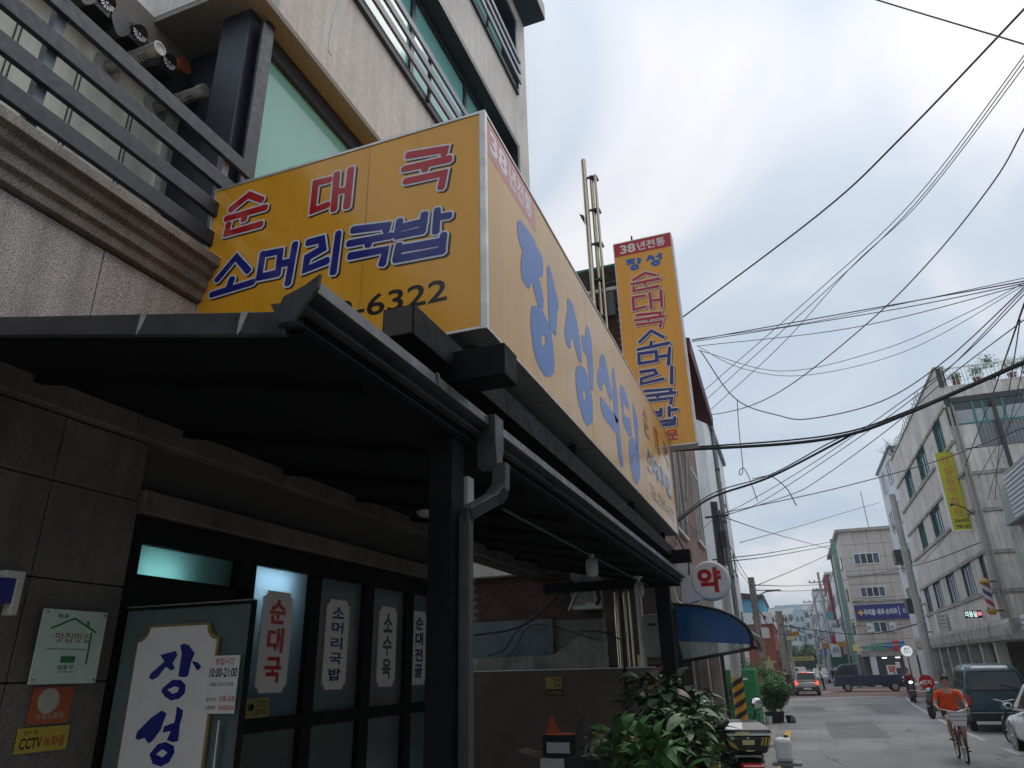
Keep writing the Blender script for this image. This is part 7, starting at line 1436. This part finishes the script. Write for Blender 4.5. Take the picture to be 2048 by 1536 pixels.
for ch in [c for c in mo.children if c.name.startswith('mirror')]:
    bpy.data.objects.remove(ch)
for x in (-1, 1):
    m = LB(T, 'car_black'); m.tube([(x*0.2, 0.36, 1.0), (x*0.30, 0.30, 1.18), (x*0.31, 0.28, 1.26)], 0.014, 6); m.build('mirror_stalk', mo)
    m = LB(T, 'chrome'); m.ball((x*0.33, 0.27, 1.33), (0.085, 0.02, 0.06), 14, 8); m.build('mirror', mo, smooth=True)
jg = thing('plastic_jug', 'white plastic jug on a grey stand right of the motorcycle', 'jug', (-0.3, 11.6, gz(11.6)))
m = MB('white_plastic'); m.box(-0.46, -0.24, 11.45, 11.7, 0.36, 0.66); m.build('jug_body', jg, bev=0.05); m = MB('dark_metal'); m.lathe([(0.03, 0.66), (0.03, 0.69), (0, 0.69)], (-0.30, 11.58, 0), 10); m.build('cap', jg)
m = MB('grey_metal'); m.box(-0.52, -0.14, 11.4, 11.75, 0.325, 0.36); m.box(-0.42, -0.26, 11.5, 11.66, gz(11.6), 0.324); m.build('stand', jg)

def bicycle(name, lab, T, frame_mat, basket=True):
    t_ = thing(name, lab, 'bicycle', T.translation); r_ = 0.30
    for y in (0.52, -0.50):
        m = LB(T, 'rubber'); circle_tube(m, (0, y, r_), r_-0.02, 0.022); w_ = m.build('wheel', t_, smooth=True); m = LB(T, 'aluminium'); circle_tube(m, (0, y, r_), r_-0.05, 0.012)
        for k in range(12): a = math.pi*k/6; m.tube([(0, y, r_), (0, y+(r_-0.05)*math.cos(a), r_+(r_-0.05)*math.sin(a))], 0.0025, 4)
        m.lathe([(0.02, -0.05), (0.02, 0.05)], (0, y, r_), 8, 'x'); m.build('rim', w_)
        m = LB(T, frame_mat); P_ = [(0, y+(r_+0.03)*math.cos(R(a)), r_+(r_+0.03)*math.sin(R(a))) for a in range(30, 171, 14)]; m.tube(P_, 0.02, 6); m.build('mudguard', t_, smooth=True)
    m = LB(T, frame_mat); m.tube([(0, 0.36, 0.78), (0, 0.24, 0.50), (0, 0.02, 0.30)], 0.02, 8); m.tube([(0, 0.02, 0.30), (0, -0.20, 0.74)], 0.018, 8); m.tube([(0.05, -0.50, 0.30), (0.02, 0.02, 0.30)], 0.012, 6); m.tube([(-0.05, -0.50, 0.30), (-0.02, 0.02, 0.30)], 0.012, 6); m.tube([(0.05, -0.5, 0.30), (0, -0.18, 0.66)], 0.011, 6); m.tube([(-0.05, -0.5, 0.30), (0, -0.18, 0.66)], 0.011, 6)
    m.tube([(0, 0.36, 0.86), (0, 0.40, 0.62)], 0.022, 8)
    for x in (-0.05, 0.05): m.tube([(x, 0.40, 0.62), (x, 0.52, 0.30)], 0.014, 6)
    m.build('frame', t_, smooth=True)
    m = LB(T, 'aluminium'); m.tube([(-0.28, 0.20, 1.0), (-0.22, 0.30, 1.01), (0, 0.34, 0.96), (0.22, 0.30, 1.01), (0.28, 0.20, 1.0)], 0.012, 8); m.tube([(0, 0.36, 0.84), (0, 0.34, 0.97)], 0.014, 8); hb = m.build('handlebar', t_, smooth=True)
    for x in (-1, 1): m = LB(T, 'rubber'); m.tube([(x*0.245, 0.25, 1.005), (x*0.30, 0.15, 0.997)], 0.017, 8); m.build('grip', hb)
    m = LB(T, 'rubber'); m.loft([[(-0.02, -0.02, 0.80), (0.02, -0.02, 0.80), (0.02, -0.02, 0.83), (-0.02, -0.02, 0.83)], [(-0.10, -0.28, 0.80), (0.10, -0.28, 0.80), (0.10, -0.28, 0.86), (-0.10, -0.28, 0.86)]]); m.m('grey_metal').tube([(0, -0.20, 0.72), (0, -0.20, 0.81)], 0.014, 6); m.build('saddle', t_)
    m = LB(T, 'grey_metal'); m.tube([(0.07, 0.02, 0.30), (0.09, 0.10, 0.42)], 0.012, 6); m.tube([(-0.07, 0.02, 0.30), (-0.09, -0.06, 0.18)], 0.012, 6); m.m('rubber').box(0.09, 0.19, 0.06, 0.14, 0.41, 0.435); m.box(-0.19, -0.09, -0.10, -0.02, 0.165, 0.19); m.build('pedal', t_)
    if basket:
        m = LB(T, 'basket'); tp = [(-0.17, 0.42, 0.98), (0.17, 0.42, 0.98), (0.17, 0.70, 0.98), (-0.17, 0.70, 0.98)]; bt = [(-0.12, 0.45, 0.72), (0.12, 0.45, 0.72), (0.12, 0.65, 0.72), (-0.12, 0.65, 0.72)]
        m.add(tp+bt, [(0, 1, 5, 4), (1, 2, 6, 5), (2, 3, 7, 6), (3, 0, 4, 7), (4, 5, 6, 7)]); bk = m.build('basket', t_, fix=False)
        m = LB(T, 'grey_metal')
        for z, e_ in ((0.98, 0), (0.90, 0.015), (0.82, 0.032)): m.tube([(-0.172+e_, 0.418+e_*.6, z), (0.172-e_, 0.418+e_*.6, z), (0.172-e_, 0.702-e_, z), (-0.172+e_, 0.702-e_, z), (-0.172+e_, 0.418+e_*.6, z)], 0.006, 4)
        m.build('basket_wire', bk)
    return t_
TB = place(3.02, 19.3, R(179)); bicycle('bicycle', 'dark red bicycle with white front basket ridden up the road', TB, 'bike_red')
bicycle('parked_bicycle', 'black bicycle standing behind the white car', place(5.1, 23.9, R(150)), 'car_black', basket=False)

def person(lab, T, J, edges, cols, hairc='hair', hands=True, head_r=0.092, look=0, helmet=None):
    """one continuous body grown from a joint graph; cols gives the cloth of each bone"""
    names = list(J); idx = {n: i for i, n in enumerate(names)}
    me = bpy.data.meshes.new('person'); me.from_pydata([J[n][0] for n in names], [(idx[a], idx[b]) for a, b in edges], []); ob = bpy.data.objects.new('person_tmp', me); COL.objects.link(ob)
    md = ob.modifiers.new('s', 'SKIN'); md.use_smooth_shade = True
    for i, n in enumerate(names): r_ = J[n][1]; me.skin_vertices[0].data[i].radius = r_ if isinstance(r_, tuple) else (r_, r_)
    me.skin_vertices[0].data[idx['pelvis']].use_root = True
    ob.modifiers.new('u', 'SUBSURF').levels = 1
    bpy.context.view_layer.update(); dg = bpy.context.evaluated_depsgraph_get(); em = bpy.data.meshes.new_from_object(ob.evaluated_get(dg)); bpy.data.objects.remove(ob)
    mts = list(dict.fromkeys(cols.values()))+(['skin'] if 'skin' not in cols.values() else [])
    em.materials.clear()
    for n in mts: em.materials.append(MATS[n])
    rad = lambda n: max(J[n][1]) if isinstance(J[n][1], tuple) else J[n][1]
    segs = [(Vector(J[a][0]), Vector(J[b][0]), cols.get((a, b), 'skin'), (rad(a)+rad(b))/2) for a, b in edges]
    for p in em.polygons:
        c_ = p.center; best = min(segs, key=lambda s_: (s_[0].lerp(s_[1], max(0, min(1, geometry.intersect_point_line(c_, s_[0], s_[1])[1])))-c_).length/s_[3]); p.material_index = mts.index(best[2]); p.use_smooth = True
    bm = bmesh.new(); bm.from_mesh(em)
    if hands:                                                      # five fingers closed on the grip
        for sd_ in ('l', 'r'):
            h = Vector(J['hand_'+sd_][0]); e2 = Vector(J['elbow_'+sd_][0]); d = (h-e2).normalized(); s_ = 1 if h.x > 0 else -1
            q = MB('skin')
            for k in range(4): o_ = Vector((s_*(0.028-0.019*k), -0.012*k, 0)); q.tube([h+o_+d*0.02, h+o_+d*0.062+Vector((0, 0, 0.004)), h+o_+d*0.07+Vector((0, 0, -0.028)), h+o_+d*0.048+Vector((0, 0, -0.045))], [0.0105, 0.0095, 0.009, 0.008], 5)
            q.tube([h+Vector((-s_*0.035, 0.0, 0)), h+Vector((-s_*0.048, 0.02, -0.012))+d*0.02, h+Vector((-s_*0.035, 0.03, -0.035))+d*0.025], [0.012, 0.011, 0.009], 5)
            tm = q.mesh('f'); n0 = len(bm.faces); bm.from_mesh(tm); bm.faces.ensure_lookup_table()
            for f in bm.faces[n0:]: f.material_index = mts.index('skin'); f.smooth = True
    bm.to_mesh(em); bm.free(); em.transform(T)
    o = bpy.data.objects.new('person', em); COL.objects.link(o); tag(o, lab, 'person')
    hc = Vector(J['head'][0]); RT = T @ Matrix.Translation(hc) @ Matrix.Rotation(look, 4, 'Z'); R_ = head_r
    m = LB(RT, helmet or hairc)
    if helmet: m.ball((0, -0.01, 0.02), (R_*1.35, R_*1.45, R_*1.35), 16, 10); m.m('car_glass').ball((0, R_*0.55, 0.0), (R_*1.0, R_*0.95, R_*0.6), 12, 8)
    else:
        n_, k_ = 18, 10; vs2 = []
        for i in range(k_+1):
            t = math.pi*0.62*i/k_
            for j in range(n_):
                a = 2*math.pi*j/n_; front = max(0, math.sin(a)); tt = t*(1-0.42*front); vs2.append((R_*1.0*math.sin(tt)*math.cos(a)*0.96, R_*1.14*math.sin(tt)*math.sin(a)-0.006, R_*1.22*math.cos(tt)+0.012))
        m.add(vs2, [(i*n_+j, (i+1)*n_+j, (i+1)*n_+(j+1) % n_, i*n_+(j+1) % n_) for i in range(k_) for j in range(n_)]); m.ball((0, -R_*0.45, R_*1.25), (R_*0.48, R_*0.48, R_*0.38), 10, 6)
    m.build('helmet' if helmet else 'hair', o, smooth=True, fix=False)
    if not helmet:
        m = LB(RT, 'skin'); m.loft([[(-0.010, R_*0.90, 0.012), (0.010, R_*0.90, 0.012), (0.008, R_*0.98, 0.012), (-0.008, R_*0.98, 0.012)], [(-0.019, R_*0.92, -0.024), (0.019, R_*0.92, -0.024), (0.010, R_*1.20, -0.022), (-0.010, R_*1.20, -0.022)]])
        for x in (-1, 1): m.ball((x*R_*0.92, -0.005, -0.005), (0.012, 0.022, 0.03), 8, 6)
        m.build('face_relief', o, smooth=True)
        m = LB(RT, 'hair')
        for x in (-1, 1): m.ball((x*0.034, R_*0.90, 0.012), (0.014, 0.012, 0.006), 8, 4); m.bar((x*0.018, R_*0.93, 0.032), (x*0.052, R_*0.84, 0.030), 0.008, 0.007)
        m.m('barber_red').ball((0, R_*0.90, -0.052), (0.024, 0.012, 0.007), 8, 4); m.build('face_features', o)
    return o
def rider_joints(dz=0.0, seat=(-0.20, 0.90), wide=1.0, bar=(0.28, 0.20, 1.0), knees=((0.13, 0.20, 0.80), (-0.12, 0.10, 0.62)), feet=((0.13, 0.10, 0.47), (-0.13, -0.06, 0.225))):
    sy, sz = seat
    J = {'pelvis': ((0, sy, sz), (0.15*wide, 0.12*wide)), 'belly': ((0, sy+0.03, sz+0.16), (0.165*wide, 0.125*wide)), 'chest': ((0, sy+0.06, sz+0.34), (0.165*wide, 0.115*wide)), 'collar': ((0, sy+0.08, sz+0.46), (0.085, 0.075)), 'neck': ((0, sy+0.09, sz+0.53), 0.050), 'jaw': ((0, sy+0.115, sz+0.585), (0.066, 0.074)), 'head': ((0, sy+0.115, sz+0.655), (0.084, 0.096)), 'crown': ((0, sy+0.105, sz+0.715), (0.066, 0.078))}
    E_ = [('pelvis', 'belly'), ('belly', 'chest'), ('chest', 'collar'), ('collar', 'neck'), ('neck', 'jaw'), ('jaw', 'head'), ('head', 'crown')]
    for s_, n in ((1, 'r'), (-1, 'l')):
        i = 0 if s_ > 0 else 1; kx = knees[i]; fx = feet[i]
        J['shoulder_'+n] = ((s_*0.185*wide, sy+0.06, sz+0.42), 0.062); J['upper_'+n] = ((s_*0.225*wide, sy+0.10, sz+0.28), 0.056); J['elbow_'+n] = ((s_*0.27*wide, sy+0.16, sz+0.15), 0.040); J['wrist_'+n] = ((s_*bar[0]*0.99, bar[1]-0.08, bar[2]+0.045), 0.028); J['hand_'+n] = ((s_*bar[0], bar[1]-0.02, bar[2]+0.03), (0.036, 0.022))
        J['hip_'+n] = ((s_*0.10*wide, sy+0.03, sz-0.03), 0.100*wide); J['thigh_'+n] = (((s_*0.10+kx[0])/2, (sy+0.03+kx[1])/2, (sz-0.03+kx[2])/2+0.01), 0.080*wide); J['knee_'+n] = (kx, 0.054); J['calf_'+n] = ((kx[0], kx[1]*0.55+fx[1]*0.45-0.02, kx[2]*0.55+fx[2]*0.45), 0.050); J['ankle_'+n] = ((fx[0], fx[1]-0.03, fx[2]+0.07), 0.033); J['toe_'+n] = ((fx[0], fx[1]+0.11, fx[2]+0.025), (0.038, 0.026))
        E_ += [('chest', 'shoulder_'+n), ('shoulder_'+n, 'upper_'+n), ('upper_'+n, 'elbow_'+n), ('elbow_'+n, 'wrist_'+n), ('wrist_'+n, 'hand_'+n), ('pelvis', 'hip_'+n), ('hip_'+n, 'thigh_'+n), ('thigh_'+n, 'knee_'+n), ('knee_'+n, 'calf_'+n), ('calf_'+n, 'ankle_'+n), ('ankle_'+n, 'toe_'+n)]
    return J, E_
def dress(E_, top, sleeve, trouser, long_leg, shoe):
    c_ = {}
    for a, b in E_:
        if a in ('pelvis', 'belly') and b in ('belly', 'chest') or b.startswith('shoulder'): c_[(a, b)] = top
        elif a == 'chest': c_[(a, b)] = 'skin'
        elif a.startswith('shoulder'): c_[(a, b)] = top
        elif a.startswith('upper'): c_[(a, b)] = top if sleeve else 'skin'
        elif b.startswith('wrist'): c_[(a, b)] = top if sleeve else 'skin'
        elif a == 'pelvis' or a.startswith('hip'): c_[(a, b)] = trouser
        elif a.startswith('thigh') or a.startswith('knee') or a.startswith('calf'): c_[(a, b)] = trouser if long_leg else 'skin'
        elif a.startswith('ankle'): c_[(a, b)] = shoe
    return c_
J, E_ = rider_joints(seat=(-0.20, 0.93), wide=1.12); cl2 = dress(E_, 'shirt_orange', False, 'cloth_black', False, 'cardboard')
cyc = person('person in orange T-shirt and dark shorts riding the red bicycle', TB, J, E_, cl2, look=0.15)
Tp = place(5.45, 45.6, R(180)); J, E_ = rider_joints(seat=(-0.25, 0.90), bar=(0.30, 0.26, 1.0), knees=((0.17, 0.16, 0.72), (-0.17, 0.16, 0.72)), feet=((0.13, 0.12, 0.32), (-0.13, 0.12, 0.32)))
person('person in dark red jacket riding the scooter with lit headlamp', Tp, J, E_, dress(E_, 'cloth_red', True, 'cloth_black', True, 'cloth_black'))
def standing(lab, x, y, rz, top, trouser, stride=0.12):
    J, E_ = rider_joints(seat=(0, 0.92), bar=(0.24, 0.12, 0.80), knees=((0.10, 0.06+stride/2, 0.50), (-0.10, 0.02-stride/2, 0.50)), feet=((0.10, stride, 0.02), (-0.10, -stride, 0.02)))
    return person(lab, place(x, y, rz), J, E_, dress(E_, top, True, trouser, True, 'cloth_black'), hands=False)
standing('person in dark clothes walking on the left beyond the shrub', -0.85, 56.5, R(10), 'cloth_black', 'cloth_grey'); standing('person in pale top walking on the left pavement far off', -0.75, 60.5, R(200), 'cloth_grey', 'cloth_black')
standing('person in white top and dark trousers crossing beyond the hatchback', 1.75, 66, R(60), 'cloth_white', 'cloth_black'); standing('person in black walking far down the right side', 3.1, 79, R(180), 'cloth_black', 'cloth_black')
T = place(5.05, 62.9, R(90)); J, E_ = rider_joints(seat=(1.45, 0.86), bar=(0.2, 1.85, 1.12), knees=((-0.22, 1.85, 0.86), (-0.5, 1.85, 0.86)), feet=((-0.22, 2.05, 0.55), (-0.5, 2.05, 0.55)))
for n in J: p = J[n][0]; J[n] = ((p[0]-0.32 if 'knee' not in n and 'toe' not in n and 'ankle' not in n and 'calf' not in n else p[0], p[1], p[2]), J[n][1])
person('person in dark top at the wheel of the blue truck', T, J, E_, dress(E_, 'cloth_grey', True, 'cloth_black', True, 'cloth_black'), hands=False)
# round red sign on a stand behind the cyclist
t_ = thing('round_stop_sign', 'round red sign on a stand by the parked scooter', 'sign', (5.15, 37.5, -0.4)); m = MB('sign_red'); m.lathe([(0, -0.02), (0.3, -0.02), (0.3, 0.02), (0, 0.02)], (5.15, 37.5, 0.75), 22, 'y'); m.build('disc', t_); m = MB('sign_red'); m.tube([(5.15, 37.55, -0.4), (5.15, 37.55, 0.5)], 0.06, 8); m.build('post', t_)
m = MB(); text(m, Plane((0, 37.478, 0), (1, 0, 0), (0, 0, 1)), '정지', (4.97, 5.33, 0.65, 0.85), 'letter_white', 0.003, 0.02); m.build('lettering', t_, fix=False)
CABLES = [
 ('thick cable running from the brick roof edge to the top right corner', 0.013, [(-1.33, 16.0, 9.56),(1.75, 13.0, 9.76),(3.04, 11.5, 9.96),(4.46, 9.5, 10.2),(4.76, 9.0, 10.23)]),
 ('cable crossing the top right picture corner', 0.011, [(2.29, 9.0, 11.01),(2.6, 9.0, 10.64),(4.07, 9.0, 9.17),(4.52, 9.0, 8.7)]),
 ('leftmost of three bundled cables rising steeply to the upper right', 0.008, [(-1.38, 19.0, 8.61),(1.7, 15.0, 9.14),(3.23, 12.5, 9.3),(4.48, 10.0, 9.81),(4.79, 9.5, 10.03)]),
 ('middle of three bundled cables rising steeply to the upper right', 0.008, [(-1.25, 19.0, 8.41),(1.79, 15.0, 9.06),(3.28, 12.5, 9.26),(4.45, 10.0, 9.71),(4.76, 9.5, 9.93)]),
 ('rightmost of three bundled cables rising steeply to the upper right', 0.008, [(-1.36, 20.0, 8.35),(0.79, 17.0, 8.81),(2.29, 14.5, 9.24),(3.33, 12.5, 9.25),(4.42, 10.0, 9.6),(4.73, 9.5, 9.83)]),
 ('long sagging cable curving up to the right picture edge below the bundle', 0.009, [(-1.57, 20.0, 8.62),(-1.31, 20.0, 8.32),(-0.13, 18.5, 7.9),(1.0, 17.0, 7.85),(2.62, 15.0, 8.28),(3.65, 13.5, 8.71),(4.35, 12.0, 9.07),(4.57, 11.0, 9.24),(4.87, 10.5, 9.56)]),
 ('uppermost of three nearly level cables right of the blade sign', 0.01, [(-1.26, 17.0, 9.35),(2.83, 15.0, 8.48),(4.64, 13.0, 7.59),(4.96, 12.5, 7.38)]),
 ('middle of three nearly level cables right of the blade sign', 0.008, [(-1.27, 17.0, 9.31),(2.81, 15.0, 8.37),(4.62, 13.0, 7.55),(4.95, 12.5, 7.34)]),
 ('lowest of three nearly level cables right of the blade sign', 0.007, [(-1.15, 17.0, 9.17),(2.18, 15.5, 8.33),(4.62, 13.0, 7.52),(4.96, 12.5, 7.38)]),
 ('thin slack cable dipping below the three level cables', 0.006, [(-1.17, 17.0, 9.19),(-0.21, 17.0, 8.41),(1.12, 16.5, 7.78),(3.0, 15.0, 7.41),(4.61, 13.0, 7.51),(5.02, 12.5, 7.58)]),
 ('slack cable dipping lowest in the open sky', 0.01, [(-1.1, 17.0, 9.05),(-0.43, 17.0, 7.63),(0.48, 17.0, 7.06),(1.16, 17.0, 6.88),(2.53, 16.0, 6.75),(3.66, 15.0, 7.1),(4.61, 13.0, 7.48),(5.08, 12.5, 7.81)]),
 ('thick black cable bundle sweeping right below the blade sign', 0.026, [(-2.09, 13.6, 5.57),(-1.75, 14.0, 5.66),(0.5, 15.0, 5.79),(1.75, 15.0, 5.84),(2.74, 15.0, 6.1),(3.4, 15.0, 6.31),(4.59, 14.0, 6.47),(5.15, 13.5, 6.5)]),
 ('second strand lashed above the thick cable bundle', 0.014, [(-2.08, 13.6, 5.61),(-1.74, 14.0, 5.7),(0.51, 15.0, 5.86),(1.76, 15.0, 5.9),(2.75, 15.0, 6.15),(3.41, 15.0, 6.35),(4.6, 14.0, 6.51),(5.16, 13.5, 6.54)]),
 ('thick cable rising from the brick front to join the bundle', 0.02, [(-1.92, 14.5, 4.25),(-1.19, 15.5, 4.94),(0.02, 16.0, 5.36),(1.32, 16.0, 5.88),(1.83, 15.2, 5.92)]),
 ('thinner strand beside the cable rising from the brick front', 0.01, [(-1.92, 14.5, 4.31),(-1.09, 15.5, 5.05),(0.07, 16.0, 5.42),(1.28, 16.0, 5.94),(1.72, 15.2, 5.91)]),
 ('thin cable from the dark pole top across to the stone building', 0.011, [(-1.78, 24.0, 6.21),(0.73, 24.0, 6.51),(2.4, 24.0, 6.75),(4.48, 22.0, 6.75),(6.14, 20.0, 6.89),(6.6, 19.0, 6.83)]),
 ('upper cable from the dark pole to the green pole', 0.018, [(-2.04, 24.0, 4.77),(-0.21, 45.0, 7.74),(4.93, 70.0, 11.73)]),
 ('lower cable from the dark pole to the green pole', 0.018, [(-2.05, 24.0, 4.67),(-0.24, 45.0, 7.54),(4.88, 70.0, 11.42)]),
 ('thin cable falling from the dark pole to the green pole', 0.014, [(-1.74, 24.0, 6.21),(-0.05, 45.0, 8.78),(4.79, 70.0, 10.9)]),
 ('cable from the wooden lamp pole up to the green pole', 0.016, [(-1.43, 40.0, 5.41),(1.23, 55.0, 7.92),(4.82, 70.0, 10.86)]),
 ('upper far cable from the wooden lamp pole to the crossarm pole', 0.022, [(-1.47, 40.0, 5.47),(0.47, 70.0, 8.1),(4.68, 97.0, 10.55)]),
 ('lower far cable from the wooden lamp pole to the crossarm pole', 0.02, [(-1.46, 40.0, 5.21),(0.4, 70.0, 7.67),(4.68, 97.0, 9.9)]),
 ('cable from the far crossarm pole to the stone building lamp', 0.016, [(4.59, 97.0, 10.67),(6.29, 62.0, 7.83),(6.98, 43.0, 6.34),(8.05, 35.3, 6.2)]),
 ('cable hanging straight down in mid sky', 0.007, [(-0.39, 17.0, 7.58),(-0.45, 17.0, 6.82),(-0.49, 17.0, 5.9),(-0.57, 17.0, 5.73),(-0.58, 17.0, 5.83),(-0.48, 17.0, 5.89),(-0.4, 17.0, 5.71),(-0.34, 17.0, 5.41),(-0.28, 17.0, 5.09)]),
 ('loose cable end curling down in mid sky', 0.008, [(-0.3, 16.0, 5.37),(0.07, 16.0, 5.39),(0.35, 16.0, 5.11),(0.5, 16.0, 4.7)]),
 ('cable dropping down the stone building front from the right edge', 0.014, [(4.83, 13.5, 7.54),(4.87, 14.0, 7.58),(6.0, 19.0, 8.6),(7.34, 26.0, 9.61),(8.46, 33.0, 10.3),(8.33, 35.4, 9.62),(8.03, 35.4, 8.93)]),
 ('left one of two straight cables passing behind the thick bundle', 0.008, [(-1.6, 24.0, 6.18),(-0.63, 24.0, 6.55),(1.48, 21.0, 6.93),(3.63, 17.0, 7.32),(4.24, 15.5, 7.43),(4.75, 13.5, 7.57),(4.87, 12.5, 7.57)]),
 ('right one of two straight cables passing behind the thick bundle', 0.008, [(-1.61, 24.0, 6.15),(-0.49, 24.0, 6.4),(1.45, 21.0, 6.77),(3.72, 17.0, 7.3),(4.77, 13.5, 7.65),(4.86, 12.5, 7.52)]),
 ('straight cable crossing in front of the roof garden', 0.009, [(-1.61, 24.0, 6.12),(0.61, 24.0, 6.62),(1.44, 22.0, 6.58),(3.06, 19.0, 7.0),(4.15, 17.0, 7.45),(4.8, 14.0, 7.29),(4.9, 13.0, 7.17)]),
 ('cable from the dark pole down to the wooden lamp pole', 0.012, [(-1.7, 24.2, 6.23),(-1.69, 30.0, 5.69),(-1.55, 40.0, 5.42)]),
 ('second cable from the dark pole down to the wooden lamp pole', 0.01, [(-1.71, 24.2, 6.13),(-1.68, 31.0, 5.32),(-1.55, 40.0, 5.27)]),
 ('short slack cable from the dark pole to the brick front', 0.01, [(-1.89, 24.2, 6.08),(-1.96, 20.0, 5.04),(-1.85, 16.2, 4.59)]),
 ('black cable looping beside the round pharmacy sign', 0.012, [(-1.73, 13.4, 3.86),(-1.7, 14.5, 3.55),(-1.84, 15.5, 3.07),(-1.72, 15.5, 2.82)]),
 ('tangled black cable over the far crossing', 0.03, [(-0.72, 57.0, 4.24),(2.07, 63.0, 3.96),(4.49, 68.0, 3.82),(5.76, 58.0, 3.49),(6.28, 42.5, 3.41)]),
 ('sagging cable over the far left pavement', 0.018, [(-1.37, 40.0, 4.1),(-0.74, 52.0, 3.45),(2.63, 80.0, 4.59),(4.92, 97.0, 8.71)]),
 ('cable from the concrete pole across the far street', 0.022, [(-0.63, 57.5, 4.88),(0.68, 70.0, 4.28),(3.54, 71.0, 3.06)]),
 ('upper far cable between the two crossarm poles', 0.03, [(3.24, 119.0, 9.4),(3.86, 105.0, 10.01),(4.77, 97.0, 11.07)]),
 ('cable along the left house fronts into the distance', 0.02, [(-1.77, 40.0, 4.73),(-1.51, 70.0, 4.87),(0.18, 140.0, 4.7)]),
 ('thin cable just above the thick bundle near the blade sign', 0.006, [(-1.15, 17.0, 9.06),(0.67, 16.5, 7.97),(2.57, 15.0, 7.52),(3.93, 14.0, 7.59),(4.63, 13.0, 7.56),(5.02, 12.5, 7.58)]),
 ('thin cable from the brick roof toward the right edge above the slack ones', 0.006, [(-1.26, 17.0, 9.38),(1.24, 15.8, 8.76),(3.36, 14.0, 8.03),(4.65, 13.0, 7.65),(4.98, 12.5, 7.45)]),
 ('left drop cable hanging across the glazed balcony', 0.01, [(5.08, 15.0, 7.71),(6.17, 20.0, 8.16),(7.51, 27.0, 8.41),(8.87, 34.8, 7.83)]),
 ('right drop cable hanging across the glazed balcony', 0.01, [(5.21, 15.0, 7.57),(6.36, 20.0, 8.12),(7.65, 27.0, 8.39),(8.61, 34.8, 7.86)]),
 ('cable slanting behind the yellow blade banner', 0.012, [(6.99, 43.0, 6.39),(7.79, 39.0, 7.36),(8.74, 35.4, 9.08),(9.47, 30.0, 10.59)]),
 ('faint cable crossing the open sky above the clinic', 0.012, [(-1.4, 30.0, 6.16),(1.4, 45.0, 9.13),(5.15, 55.0, 11.56),(7.81, 60.0, 12.91)]),
 ('cable along the right house fronts into the distance', 0.03, [(5.82, 72.0, 5.29),(5.35, 85.0, 5.52),(4.24, 110.0, 5.69),(3.72, 150.0, 5.25)]),
 ('second cable along the right house fronts into the distance', 0.03, [(5.7, 72.0, 4.66),(4.96, 85.0, 4.7),(3.75, 110.0, 4.69),(3.15, 150.0, 4.4)]),
]
for lab, r_, pts in CABLES: wire('overhead_cable', pts, r_*1.3, lab, 'cable' if r_ > 0.012 else 'cable_grey', 'overhead cables across the street', 6 if r_ > 0.012 else 4)
